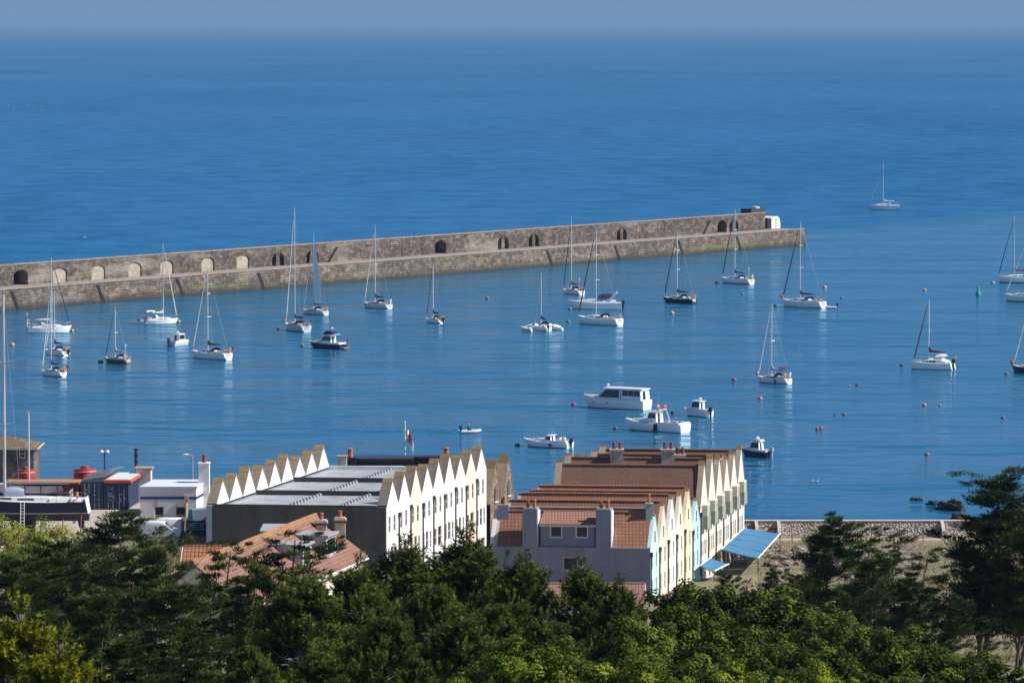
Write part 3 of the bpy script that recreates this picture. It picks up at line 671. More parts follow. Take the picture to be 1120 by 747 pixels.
            mb = MB(); pbox(mb, P, u0+.16, u1-.16, zb+1.407, zb+2.498, -o_+.05, -o_+.08); mb.quad(P(u0+.08, zb+1.41, -.56), P(u0+.08, zb+1.41, -.13), P(u0+.08, zb+2.49, -.13), P(u0+.08, zb+2.49, -.56)); mb.build('balcony_glass', pm('greenish glazing', (.55, .56, .50), .3, .2), bc)
            mb = MB(); pbox(mb, P, 3.5, 4.5, zb-.2, zb+1.1, -.4, -.003); mb.build('oriel_box', pan, th)
    # near house: side wall, stacks, dormer
    th, P, PR = ths[0]; ze, zp = eave[0], ridge[0]
    mb = MB(); SW = 17.1; OX = P(0, 0, 0)
    def S(u, z, d): return P(d, z, u)       # u along the side wall to the left, d into the house
    h = (7.3, 8.75, 7.05, 8.35)
    facade(mb, lambda u, z, d: S(u, z, d-.2), DB, z0, ze+.05, [h]); mb.quad(S(0, ze+.05, -.2), S(DB, ze+.05, -.2), S(DB, ze+.05, .2), S(0, ze+.05, .2))
    sw = mb.build('side_wall', grey, th)
    window(th, lambda u, z, d: S(u, z, d-.2), h, mull=0)
    mb = MB(); pbox(mb, S, h[0]-.15, h[1]+.15, h[3]+.004, h[3]+.2, -.26, -.203); mb.build('blind_box', pm('lintel grey', (.3, .3, .33), .6), th)
    mb = MB(); mb.tube(S(14.6, 6.3, -.32), S(14.6, 8.0, -.32), .06, .06, 6); mb.path([S(14.6, 8.0, -.32), S(14.45, 8.4, -.32), S(14.3, 8.6, -.3)], .06, 6); mb.box(0, 0, 0, 0, 0, 0) if 0 else None
    pbox(mb, S, 14.1, 14.5, 8.6, 9.0, -.5, -.204); mb.build('downpipe', M_PIPE, th)
    for (px0, px1, y0) in ((572, 588, 556.5), (652.5, 669, 556.5)):
        def uof(px): return (13.9+.0-(px-560)*457.3/F)/.995
        u1, u0 = uof(px0), uof(px1); zt = zat(y0, 457.3)
        mb = MB(); pbox(mb, S, u0, u1, ze-.3, zt-.12, -.21, 1.15); pbox(mb, S, u0+.06, u1-.06, zt-.118, zt, -.15, 1.09); st = mb.build('chimney', grey, th)
        mb = MB(); pbox(mb, S, u0-.06, u0-.003, ze+.06, zt-.25, -.1, 1.1); mb.build('chimney_edge', pm('white edge', (.7, .7, .72), .7), st)
        for du in (.35, .95):
            q = S(u0+du*(u1-u0)/1.3, zt, .5); mb = MB(); pot(mb, q[0], q[1], zt, .85 if du < .5 else .75, .17); mb.build('chimney_pot', M_POT if du < .5 else M_POTR, st)
    def uof(px): return (13.9-(px-560)*457.6/F)/.995
    u0, u1 = uof(651.8), uof(591.5); zb, zt = ze+.06, zat(574.5, 457.6)
    mb = MB(); hw = [(u0+.75, u0+2.05, zb+.9, zb+2.15), (u0+3.35, u0+4.65, zb+.9, zb+2.15)]
    PD = lambda u, z, d: S(u, z, d+.05)
    mb2 = MB(); facade(mb2, lambda u, z, d: PD(u+u0, z, d), u1-u0, zb, zt, [(q[0]-u0, q[1]-u0, q[2], q[3]) for q in hw])
    for uu in (u0, u1): mb2.quad(PD(uu, zb, 0), PD(uu, zb, 2.3), PD(uu, zp-.1, 2.3), PD(uu, zt, 0))
    dm = mb2.build('dormer', pm('dormer grey', (.21, .245, .32), .8, .06), th)
    for q in hw: window(dm, PD, q, fr=.14, mull=0)
    mb = MB(); SB_ = lambda z, d: (z, d)
    for k in (0,):
        A_ = [PD(u0-.12, zt+.02, -.18), PD(u1+.12, zt+.02, -.18), PD(u1+.12, zp+.02, 2.15), PD(u0-.12, zp+.02, 2.15)]
        B_ = [(x, y, z+.1) for x, y, z in A_]; mb.hexa(A_+B_)
    mb.build('dormer_roof', tile_mat('dormer tiles', (.36, .185, .115), (.30, .15, .095), (.2, .10, .065), 'x', .3, .25), dm)
    mb = MB(); pbox(mb, PD, u0-.1, u1+.1, zt-.13, zt+.016, -.2, -.003); mb.build('dormer_fascia', M_FRAME, dm)
    mb = MB(); pbox(mb, PD, u0+.02, u0+.1, zb, zt-.14, -.1, -.003); mb.build('dormer_pipe', M_PIPE, dm)
    # verge, apex stacks and the flat concrete parapet behind the ridge
    mb = MB(); slab(mb, P, [(0, ze+.1), (w/2, zp+.12)], DB-.02, DB+.35, .12); mb.build('white_verge', M_FRAME, th)
    q = P(w/2, zp, DB-.5); mb = MB(); mb.box(q[0]-.55, q[0]+.55, q[1]-.6, q[1]+.5, zp-1.2, zp+.75); st = mb.build('chimney', pm('blue grey stack', (.22, .27, .36), .8), th)
    mb = MB(); pot(mb, q[0]+.1, q[1], zp+.75, .8, .16); mb.build('chimney_pot', M_POT, st)
    q = P(w/2, zp, .6); mb = MB(); mb.box(q[0]-.32, q[0]+.36, q[1]-.5, q[1]+.5, zp-.6, zp+.95); mb.box(q[0]-.38, q[0]+.42, q[1]-.56, q[1]+.56, zp+.952, zp+1.05); st = mb.build('chimney', pm('aqua stack', (.25, .42, .45), .8, .2), th)
    mb = MB(); pot(mb, q[0], q[1], zp+1.05, .95, .16); mb.build('chimney_pot', M_POT, st)
    mb = MB(); pbox(mb, P, w/2+.5, w/2+1.1, zp-1.0, zp+.45, 1.0, DB-1.0); mb.build('ridge_parapet', conc, th)
    # stacks on the brown roofs
    for k, (px0, px1, yt, yb, D) in enumerate(((668, 682, 491, 511, 494), (724, 738, 491, 512, 494), (739, 750, 497, 509, 500))):
        j = 7 if k < 2 else 8; thj, Pj, _ = ths[j]
        x0, x1 = xat(px0, D), xat(px1, D); zt = zat(yt, D); mb = MB()
        mb.box(x0, x1, D-.5, D+.9, zat(yb, D)-1.2, zt-.25); mb.box(x0-.1, x1+.1, D-.6, D+1.0, zt-.247, zt); st = mb.build('chimney', pm('pale stack render', (.42, .40, .36), .85, .2, 1.5, streak=.5), thj)
        for f_ in (.28, .78):
            mb = MB(); pot(mb, x0+(x1-x0)*f_, D+.2, zt, .75, .19); mb.build('chimney_pot', M_POTR, st)
    thj, Pj, _ = ths[7]; mb = MB(); pbox(mb, Pj, 1.85, 2.1, 13.6, 14.12, 4.5, 10.1); mb.build('white_flashing', pm('white flashing', (.72, .72, .73), .6), thj)
    mb = MB(); q = Pj(.3, 13, 9.2); mb.tube((q[0], q[1], 11), (q[0], q[1], 14.2), .035, .03, 5); mb.build('aerial', M_PIPE, thj)
    # gulls near the peaks
    for k, (px, py, D) in enumerate(((788, 504, 498.0), (782, 508.5, 495.0))):
        g = thing('gull', ['white gull standing highest among the cream gable peaks', 'white gull sitting low between two cream gable peaks'][k], 'gull', (xat(px, D), D, zat(py+1.2, D)))
        gull(g, 1.25 if k == 0 else 1.0)
    return ths
def gull(g, s=1.0):
    x, y, z = g.location
    mb = MB()
    for i, (t, r) in enumerate(()): pass
    rings = []
    for t, r, h in ((-.34, .01, .20), (-.24, .05, .2), (-.08, .1, .2), (.06, .1, .21), (.16, .07, .25), (.2, .05, .31), (.24, .055, .36), (.29, .04, .37), (.33, .012, .355), (.38, .004, .345)):
        rings.append([(x+s*t, y+s*r*math.cos(2*math.pi*k/8), z+s*(h+r*math.sin(2*math.pi*k/8))) for k in range(8)])
    mb.rings(rings); mb.build('body', pm('gull white', (.78, .78, .77), .8, .05), g, smooth=True)
    mb = MB()
    for sy in (-1, 1):
        mb.hexa([(x+s*a_, y+sy*s*b_, z+s*c_) for a_, b_, c_ in ((-.36, .04, .21), (.1, .1, .19), (.1, .115, .19), (-.36, .05, .21), (-.34, .04, .26), (.08, .08, .3), (.08, .1, .3), (-.34, .06, .26))])
    mb.build('wing', pm('gull grey', (.4, .42, .45), .8, .05), g)
    mb = MB()
    for sy in (-1, 1): mb.tube((x+.02*s, y+sy*.04*s, z), (x+.02*s, y+sy*.04*s, z+.14*s), .01*s)
    mb.build('leg', pm('gull pink', (.5, .3, .25), .8), g)
RT = right_terrace()
# ------------------------------------------------------------------ houses below the terraces
M_RED = tile_mat('pink clay tiles', (.30, .15, .105), (.25, .12, .085), (.12, .06, .045), 'y', .3, .3, lichen=(.22, .13, .08), lich_amt=.3, gap=.03)
M_ORG = pm('orange lichen tiles', (.30, .15, .07), .9, .35, 1.6, stain=(.24, .135, .085), stain_amt=1.0)
M_CREAM = pm('cream wall', (.70, .62, .50), .85, .08, .7, streak=.2)
def row_house():
    A = GY(344.6, 564.8, 441); zr = A.z; dr = Vector((A.x-GY(240, 606, 410).x, 441-410)).normalized()
    sx = Vector((dr.y, -dr.x)); Lr = 40.0; hw = 4.9; ze = zr-3.55
    def P(l, s, z): q = Vector((A.x, 441))-dr*l+sx*s; return (q.x, q.y, z)
    c = P(Lr/2, 0, 0); th = thing('house', 'long house with pink brown tiles, orange ridge and three chimneys, below the dark end wall', 'house', (c[0], c[1], 8))
    mb = MB(); mb.add([P(0, -hw, 3), P(0, hw, 3), P(0, hw, ze), P(0, 0, zr-.05), P(0, -hw, ze)], [(0, 1, 2, 3, 4)]); mb.quad(P(0, hw-.3, 3), P(Lr, hw-.3, 3), P(Lr, hw-.3, ze+.2), P(0, hw-.3, ze+.2))
    mb.quad(P(0, -hw, 3), P(Lr, -hw, 3), P(Lr, -hw, ze), P(0, -hw, ze)); mb.add([P(Lr, -hw, 3), P(Lr, hw, 3), P(Lr, hw, ze), P(Lr, 0, zr-.05), P(Lr, -hw, ze)], [(0, 1, 2, 3, 4)])
    mb.build('wall', M_CREAM, th)
    mb = MB()
    for sgn in (-1, 1):
        A_ = [P(-.15, 0, zr), P(Lr+.2, 0, zr), P(Lr+.2, sgn*(hw+.35), ze-.25), P(-.15, sgn*(hw+.35), ze-.25)]
        mb.hexa(A_+[(x, y, z+.14) for x, y, z in A_])
    rf = mb.build('roof', M_RED, th)
    mb = MB(); mb.tube(P(-.2, 0, zr+.17), P(Lr+.2, 0, zr+.17), .2, .2, 8)
    A_ = [P(-.15, -.3, zr-.02), P(Lr, -.3, zr-.02), P(Lr, .32, zr-.05), P(-.15, .32, zr-.05)]; mb.hexa(A_+[P(-.15, 0, zr+.3), P(Lr, 0, zr+.3), P(Lr, .02, zr+.3), P(-.15, .02, zr+.3)])
    mb.build('ridge_tile', M_ORG, rf)
    mb = MB(); mb.box(0, 0, 0, 0, 0, 0) if 0 else None
    A_ = [P(0, hw+.36, ze-.45), P(Lr, hw+.36, ze-.45), P(Lr, hw+.5, ze-.45), P(0, hw+.5, ze-.45)]; mb.hexa(A_+[(x, y, z+.14) for x, y, z in A_]); mb.build('gutter', pm('white gutter', (.7, .7, .7), .6), rf)
    # windows on the sunny wall
    for k in range(5):
        l = 3.0+k*5; mb = MB(); A_ = [P(l, hw-.29, ze-2.6), P(l+1.1, hw-.29, ze-2.6), P(l+1.1, hw-.24, ze-2.6), P(l, hw-.24, ze-2.6)]; mb.hexa(A_+[(x, y, z+1.3) for x, y, z in A_]); wd = mb.build('window', M_FRAME, th)
        mb = MB(); mb.quad(P(l+.1, hw-.235, ze-2.5), P(l+1.0, hw-.235, ze-2.5), P(l+1.0, hw-.235, ze-1.4), P(l+.1, hw-.235, ze-1.4)); mb.build('pane', M_GLASS, wd)
    chm = pm('cream stack render', (.55, .49, .41), .85, .12, 1.2, streak=.3)
    for px, py, D, s0, hgt in ((350.5, 568, 437.5, .9, 0), (371, 565.5, 440.3, 0, 0), (292, 594, 424, 1.0, 0)):
        x = xat(px, D); zt = zat(py, D); mb = MB(); mb.box(x-.5, x+.5, D-.5, D+.5, ze-.5, zt-.3); mb.box(x-.6, x+.6, D-.6, D+.6, zt-.298, zt-.12); mb.box(x-.5, x+.5, D-.5, D+.5, zt-.118, zt); st = mb.build('chimney', chm, th)
        mb = MB(); pot(mb, x, D, zt, .65, .2); mb.build('chimney_pot', M_POT, st)
        mb = MB(); mb.box(x-.64, x+.64, D-.64, D+.64, zt-.5, zt-.302); mb.build('chimney_cap', pm('dark brick band', (.12, .06, .05), .9), st)
    for l, s_, w_ in ((7.0, 1.5, 3.6), (15.5, 1.5, 3.2)):    # flat-topped dormers facing the sun
        zt = zr-.75; s1 = 4.0; zb = zr-3.55*s1/hw
        mb = MB(); mb.hexa([P(l, s_, zt-1.2), P(l+w_, s_, zt-1.2), P(l+w_, s1, zb-.1), P(l, s1, zb-.1), P(l, s_, zt), P(l+w_, s_, zt), P(l+w_, s1, zt), P(l, s1, zt)])
        d = mb.build('dormer', pm('lilac cladding', (.42, .40, .50), .8, .08), th)
        mb = MB(); A_ = [P(l-.2, s_-.6, zt+.003), P(l+w_+.2, s_-.6, zt+.003), P(l+w_+.2, s1+.3, zt+.003), P(l-.2, s1+.3, zt+.003)]; mb.hexa(A_+[(x, y, z+.18) for x, y, z in A_]); mb.build('dormer_roof', M_LEAD, d)
        mb = MB(); A_ = [P(l+.3, s1+.004, zb+.3), P(l+w_-.3, s1+.004, zb+.3), P(l+w_-.3, s1+.05, zb+.3), P(l+.3, s1+.05, zb+.3)]; mb.hexa(A_+[P(l+.3, s1+.004, zt-.15), P(l+w_-.3, s1+.004, zt-.15), P(l+w_-.3, s1+.05, zt-.15), P(l+.3, s1+.05, zt-.15)]); w_o = mb.build('window', M_FRAME, d)
        mb = MB(); mb.quad(P(l+.45, s1+.055, zb+.42), P(l+w_-.45, s1+.055, zb+.42), P(l+w_-.45, s1+.055, zt-.27), P(l+.45, s1+.055, zt-.27)); mb.build('pane', M_GLASS, w_o)
    # grey flat dormer on the far slope, its top seen over the ridge
    mb = MB(); x0, x1 = xat(288, 437), xat(316, 437); mb.box(x0, x1, 432, 438, zr-3, zat(576, 437)); d = mb.build('dormer', pm('grey cladding', (.36, .38, .42), .8), th)
    mb = MB(); mb.box(x0-.2, x1+.2, 431.8, 438.2, zat(576, 437)+.003, zat(574, 437)); mb.build('dormer_roof', M_LEAD, d)
row_house()
def cottage(name, label, px0, px1, py_r, py_e, D, wallm, tilem, z0, depth=3.6, chim=None, group=None, wins=()):
    """small house with its ridge across the view"""
    x0, x1 = xat(px0, D), xat(px1, D); zr = zat(py_r, D+depth); ze = zat(py_e, D)
    th = thing(name, label, 'house', ((x0+x1)/2, D+depth, z0), group)
    mb = MB(); y0, y1 = D+.25, D+2*depth-.25
    for x in (x0, x1): mb.add([(x, y0, z0), (x, y1, z0), (x, y1, ze), (x, D+depth, zr-.05), (x, y0, ze)], [(0, 1, 2, 3, 4)])
    mb.quad((x0, y0, z0), (x1, y0, z0), (x1, y0, ze+.1), (x0, y0, ze+.1)); mb.quad((x0, y1, z0), (x1, y1, z0), (x1, y1, ze+.1), (x0, y1, ze+.1)); mb.build('wall', wallm, th)
    mb = MB()
    for yy in (D, D+2*depth):
        A_ = [(x0-.25, D+depth, zr), (x1+.25, D+depth, zr), (x1+.25, yy, ze), (x0-.25, yy, ze)]; mb.hexa(A_+[(x, y, z+.13) for x, y, z in A_])
    rf = mb.build('roof', tilem, th)
    mb = MB(); mb.tube((x0-.25, D+depth, zr+.13), (x1+.25, D+depth, zr+.13), .15, .15, 8); mb.build('ridge_tile', tilem, rf)
    for (fx, fz, w_, h_) in wins:
        xc = x0+(x1-x0)*fx; mb = MB(); mb.box(xc-w_/2, xc+w_/2, y0-.06, y0-.003, ze-fz-h_, ze-fz); wd = mb.build('window', M_FRAME, th)
        mb = MB(); mb.box(xc-w_/2+.1, xc+w_/2-.1, y0-.08, y0-.062, ze-fz-h_+.1, ze-fz-.1); mb.build('pane', M_GLASS, wd)
    for sx, xx in ((-1, x0-.25), (1, x1+.25)):
        mb = MB()
        A_ = [(xx, D+depth, zr-.12), (xx+sx*.06, D+depth, zr-.12), (xx+sx*.06, D-.02, ze-.12), (xx, D-.02, ze-.12)]; mb.hexa(A_+[(x, y, z+.26) for x, y, z in A_])
        mb.build('bargeboard', M_FRAME, rf)
    return th
T_ORG = tile_mat('orange pantiles', (.42, .16, .07), (.34, .125, .055), (.10, .04, .025), 'x', .36, .36, lichen=(.42, .22, .06), lich_amt=.3, gap=.07)
T_PNK = tile_mat('pink tiles', (.29, .15, .11), (.245, .12, .09), (.12, .06, .05), 'x', .34, .3, lichen=(.22, .13, .1), lich_amt=.3, gap=.04)
cottage('house', 'small house with an orange pantile roof and white wall, left of the long tiled house', 199, 246, 598.5, 615, 420, pm('white cottage wall', (.68, .68, .70), .85, .06), T_ORG, 7, 2.6, wins=((.3, .6, 1.2, 1.1), (.7, .6, 1.2, 1.1)))
cottage('house', 'low house with pink tiled roof just below the grey side wall of the aqua house', 520, 705, 639.5, 661, 446, pm('low house wall', (.6, .57, .54), .85, .08), T_PNK, 1, 4.5, wins=((.2, .5, 1.2, 1.0), (.5, .5, 1.2, 1.0), (.8, .5, 1.2, 1.0)))
cottage('house', 'little house with a plain pink roof half hidden by trees, below the low tiled house', 652, 694, 652, 684, 424, pm('pinkish wall', (.62, .5, .46), .85, .08), pm('pink roof sheet', (.40, .24, .21), .85, .15, 1.5), 4, 3.4, wins=((.5, .5, 1.2, 1.0),))
cottage('house', 'white walled house with a red brown roof glimpsed through the dark cypresses', 138, 178, 634, 648, 372, pm('white hidden wall', (.66, .62, .58), .85, .1), T_PNK, 9, 3.0, wins=((.35, .6, 1.4, 1.3), (.75, .6, .9, 1.3)))
cottage('house', 'pale house among the pines below the white terrace', 415, 470, 628, 640, 400, pm('white lower wall', (.75, .74, .72), .85, .1), pm('pale slate roof', (.5, .5, .5), .8), 8, 3.0, wins=((.3, .6, 1.2, 1.1), (.7, .6, 1.2, 1.1)))
# ------------------------------------------------------------------ sea wall, awnings, tables on the right
def pebble_mat():
    m, t, b = nodes('pebble wall'); co = coords(t); v = t.nodes.new('ShaderNodeTexVoronoi'); v.inputs['Scale'].default_value = 4.2; t.links.new(co, v.inputs['Vector'])
    s_ = t.nodes.new('ShaderNodeSeparateColor'); t.links.new(v.outputs['Color'], s_.inputs[0])
    c = ramp(t, s_.outputs[0], [(0, (.34, .28, .24)), (.5, (.60, .52, .46)), (1, (.80, .72, .66))]).outputs[0]
    c = mixc(t, math_(t, 'MULTIPLY', math_(t, 'SUBTRACT', v.outputs['Distance'], .3, None, True), 2.5, None, True), c, (.22, .18, .16))
    t.links.new(c, b.inputs['Base Color']); b.inputs['Roughness'].default_value = .9; bump(t, b, v.outputs['Distance'], -.12); return m
def sea_wall():
    Y = 534.0; x0, x1 = xat(800, Y), xat(1215, Y); zt = zat(570.5, Y)
    th = thing('sea_wall', 'rough stone sea wall with pale capping behind the grass verge, right of the terrace', 'wall', ((x0+x1)/2, Y+.5, 2))
    mb = MB(); mb.hexa([(x0, Y-.9, 0), (x1, Y-.9, 0), (x1, Y+1, 0), (x0, Y+1, 0), (x0, Y, zt), (x1, Y, zt), (x1, Y+1, zt), (x0, Y+1, zt)])
    mb.build('wall', pebble_mat(), th)
    mb = MB(); x = x0
    while x < x1: mb.box(x, min(x+2.4, x1), Y-.06, Y+1.06, zt+.003, zt+.14); x += 2.43
    mb.build('coping', pm('pale wall cap', (.46, .40, .35), .9, .2), th)
    for px in (828.5, 853, 1033):     # curved return walls by the openings
        x = xat(px, Y-1); mb = MB(); rg = []
        for k in range(9):
            t = k/8*math.pi/2; rg.append((Y-.06-3.0*(1-math.cos(t))*1.0, zt+.05-2.2*(1-math.sin(math.pi/2-t)) if 0 else zt+.1-(2.0)*(1-math.cos(t))))
        pts = [(Y-.07, 1.7)]+[(Y-.07-2.6*math.sin(k/8*math.pi/2), 1.7+(zt+.12-1.7)*(math.cos(k/8*math.pi/2)*.75+.25)) for k in range(9)]+[(Y-2.7, 1.7)]
        n = len(pts); mb.add([(x-.16, y, z) for y, z in pts]+[(x+.2, y, z) for y, z in pts], [tuple(range(n)), tuple(range(2*n-1, n-1, -1))]+[(i, (i+1) % n, n+(i+1) % n, n+i) for i in range(n)])
        bt = mb.build('return_wall', pm('grey pink return wall', (.50, .43, .42), .85, .12), th)
        mb = MB(); mb.lathe((0, 0, 0), [(.3, 0), (.3, .02)], 12); mb.v = [(x-.165+.0*p[2]-p[2]*.1, Y-1.0+p[0], 2.9+p[1]) for p in mb.v]; mb.build('port_hole_shade', M_PIPE, bt)  # dark disc on the face paints the shade inside a hole
    mb = MB(); xp0, xp1 = xat(846, 529), xat(1200, 529)
    mb.quad((xp0, 528.6, 2.008), (xp1, 528.6, 2.008), (xp1, 530.6, 2.008), (xp0, 530.6, 2.008)); struct(mb.build('path', pm('sandy path', (.40, .31, .22), .95, .15, .8)))
    for k in range(8):
        x = xat(868+k*24, 526); p = thing('fence_post', ['slim fence post closest to the large blue awning', 'slim fence post, second from the large blue awning', 'slim fence post, third from the large blue awning', 'slim fence post on the verge, fourth from the awning', 'slim fence post on the verge, fifth from the awning', 'slim fence post left of the last return wall', 'slim fence post right of the last return wall', 'slim fence post farthest from the blue awning'][k], 'post', (x, 526, 2), 'fence posts along the verge')
        mb = MB(); mb.tube((x, 526, 1.8), (x, 526, 3.1), .05, .05, 6); mb.build('post', M_PIPE, p); mb = MB(); mb.ell((x, 526, 3.12), (.07, .07, .05), 8); mb.build('cap', M_LEAD, p)
    # stones and rubble bank in front
sea_wall()
M_BLUE = pm('blue awning cloth', (.034, .15, .285), .75, .16, .7, stain=(.055, .195, .33), stain_amt=.3)
def awning(name, label, A, B, C, D_, npan, posts=True):
    """A near wall corner, B far wall corner, C far outer corner, D_ near outer corner"""
    A, B, C, D_ = map(Vector, (A, B, C, D_)); c = (A+B+C+D_)/4
    th = thing(name, label, 'awning', (c.x, c.y, c.z))
    for k in range(npan):
        f0 = (k+.035)/npan; f1 = (k+.965)/npan
        p = [A.lerp(B, f0), A.lerp(B, f1), D_.lerp(C, f1), D_.lerp(C, f0)]
        nx = 6; mb = MB(); top = []
        for i in range(nx+1):
            t = i/nx; sag = .07*math.sin(math.pi*t)
            for q, r in ((p[0], p[3]), (p[1], p[2])):
                v = q.lerp(r, t); mb.v.append((v.x, v.y, v.z-sag)); 
            m_ = (p[0].lerp(p[3], t)+p[1].lerp(p[2], t))/2
            mb.v.append((m_.x, m_.y, m_.z-sag-.05))
        for i in range(nx):
            a = i*3; b_ = a+3
            mb.f += [[a, a+2, b_+2, b_], [a+2, a+1, b_+1, b_+2]]; mb.m += [0, 0]
        o = len(mb.v); mb.v += [(x, y, z-.03) for x, y, z in mb.v]; mb.f += [[i+o for i in f[::-1]] for f in list(mb.f)]; mb.m *= 2
        mb.build('panel', M_BLUE, th, smooth=True)
    fr = pm('white awning frame', (.7, .7, .7), .5); mb = MB()
    for k in range(npan+1):
        mb.tube(A.lerp(B, k/npan)-Vector((0, 0, .1)), D_.lerp(C, k/npan)-Vector((0, 0, .1)), .045, .045, 6)
    mb.build('rafter', pm('dark rafter', (.10, .10, .11), .6), th)
    mb = MB(); mb.tube(D_, C, .085, .085, 8); mb.tube(A, B, .06, .06, 8); mb.build('front_rail', fr, th)
    if posts:
        for k in (0, npan):
            q = D_.lerp(C, k/npan); g = float(terr(np.array(q.x), np.array(q.y))); mb = MB(); mb.tube((q.x, q.y, g), q, .05, .05, 6); mb.build('post', M_PIPE, th)
    return th
awning('awning', 'large blue awning of four panels on the terrace front, beside the sea', G(789, 600.4, 4.9), G(814.4, 576.8, 5.1), G(853.3, 583.3, 3.9), G(829, 610.4, 3.9), 4)
awning('awning', 'small blue awning low on the terrace front, half behind the cypress', G(766, 618.5, 4.6), G(777, 609.5, 4.6), G(797, 616.5, 3.9), G(781, 624.5, 3.9), 1)
def tables():
    wood = pm('grey weathered wood', (.30, .27, .24), .85, .2, 2)
    for k, (px, py, lab) in enumerate(((796, 612, 'grey picnic table nearest the house front under the large blue awning'), (808, 614, 'grey picnic table in the middle, below the near edge of the large blue awning'), (820, 613, 'grey picnic table under the outer near corner of the large blue awning'), (836, 606, 'grey picnic table just outside the large blue awning'), (846, 596, 'grey picnic table nearest the sea, right of the large blue awning'))):
        p = G(px, py, 2.3); g = float(terr(np.array(p.x), np.array(p.y)))
        th = thing('picnic_table', lab, 'picnic table', (p.x, p.y, g), 'picnic tables by the awning')
        M = Matrix.Translation((p.x, p.y, g))@Matrix.Rotation(.4+.3*k, 4, 'Z')
        mb = MB(); [mb.box(-.9, .9, -.37+i*.15, -.37+i*.15+.135, .70, .745, M=M) for i in range(5)]; mb.build('table_top', wood, th)
        for s in (-1, 1):
            mb = MB(); mb.box(-.9, .9, s*.72-.13, s*.72+.13, .42, .46, M=M); mb.build('bench', wood, th)
            mb = MB(); mb.hexa([M@Vector(q) for q in ((s*.6-.04, -.7, 0), (s*.6+.04, -.7, 0), (s*.6+.04, -.6, 0), (s*.6-.04, -.6, 0), (s*.6-.04, -.25, .7), (s*.6+.04, -.25, .7), (s*.6+.04, -.15, .7), (s*.6-.04, -.15, .7))])
            mb.hexa([M@Vector(q) for q in ((s*.6-.04, .6, 0), (s*.6+.04, .6, 0), (s*.6+.04, .7, 0), (s*.6-.04, .7, 0), (s*.6-.04, .15, .7), (s*.6+.04, .15, .7), (s*.6+.04, .25, .7), (s*.6-.04, .25, .7))]); mb.build('leg', wood, th)
tables()
def rocks():
    rm = stone_mat('shore rock', (.13, .095, .07), (.085, .065, .05), (.05, .04, .035), .9, .5, low=(.03, .024, .02), patch=(.2, .14, .09), patch_amt=.5)
    rnd = random.Random(11)
    def rock(px, py, rx, ry, rz, label, z=0, seed=1):
        p = G(px, py, z); r = random.Random(seed); bm = bmesh.new(); bmesh.ops.create_icosphere(bm, subdivisions=4, radius=1)
        fr = [(r.uniform(.8, 4), r.uniform(.8, 4), r.uniform(.8, 4), r.uniform(0, 6), r.uniform(.03, .16)) for _ in range(14)]
        for v in bm.verts:
            c = v.co; d = 1+sum(a*math.sin(fx*c.x*2+fy*c.y*2+fz*c.z*2+ph) for fx, fy, fz, ph, a in fr)*.8
            v.co = Vector((c.x*rx*d, c.y*ry*d, max(-.4, c.z*rz*d)))
        me = bpy.data.meshes.new('rock'); bm.to_mesh(me); bm.free(); me.materials.append(rm)
        o = bpy.data.objects.new('rock', me); COL.objects.link(o); o.location = p; tag(o, label, 'rock', 'dark rocks by the shore')
    rock(1040, 556.5, 1.7, 2.2, 1.05, 'largest dark rock rising from the water behind the big cypress', seed=2)
    rock(1020, 551.5, .75, .8, .45, 'tan and dark rock in the water, right beside the largest one', seed=5)
    rock(1005, 547, .45, .5, .28, 'low black rock awash, right one of the touching pair', seed=8)
    rock(999, 546.6, .45, .45, .28, 'low black rock awash, outermost from the largest rock', seed=9)
    for k, (px, py, s) in enumerate(((1047, 573, 1.0), (1056, 576, 1.3), (1063, 580, 1.1), (1052, 581, .8), (1049, 568, .8))):
        rock(px, py, s, s, s*.9, ['pale boulder at the end of the sea wall, leftmost of the heap', 'big boulder in the middle of the heap behind the cypress trunk', 'boulder on the far right of the heap behind the cypress', 'small boulder lowest in the heap behind the cypress', 'boulder at the water edge, topmost of the heap'][k], 2.2, 20+k)
    # scattered stones below the grass verge: each one its own
    st = stone_mat('bank stone', (.34, .28, .23), (.25, .2, .17), (.15, .12, .1), .7, .4)
    bm0 = []
    for s_ in range(4):
        r = random.Random(50+s_); bm = bmesh.new(); bmesh.ops.create_icosphere(bm, subdivisions=2, radius=1)
        for v in bm.verts: v.co *= r.uniform(.75, 1.15)
        me = bpy.data.meshes.new('bank_stone'); bm.to_mesh(me); bm.free(); me.materials.append(st); bm0.append(me)
    r = random.Random(4)
    for k in range(130):
        px = r.uniform(842, 1010); Y = r.gauss(508, 6) if k % 4 else r.uniform(470, 500); x = xat(px, Y); s_ = r.uniform(.25, 1.0)
        o = bpy.data.objects.new('stone', bm0[k % 4]); COL.objects.link(o); z = float(terr(np.array(x), np.array(Y)))
        o.location = (x, Y, z+s_*.15); o.scale = (s_, s_*.9, s_*.6); o.rotation_euler = (0, 0, r.uniform(0, 6)); tag(o, 'pale brown stone lying loose on the bank below the sea wall', 'stone', 'loose stones on the bank')
rocks()
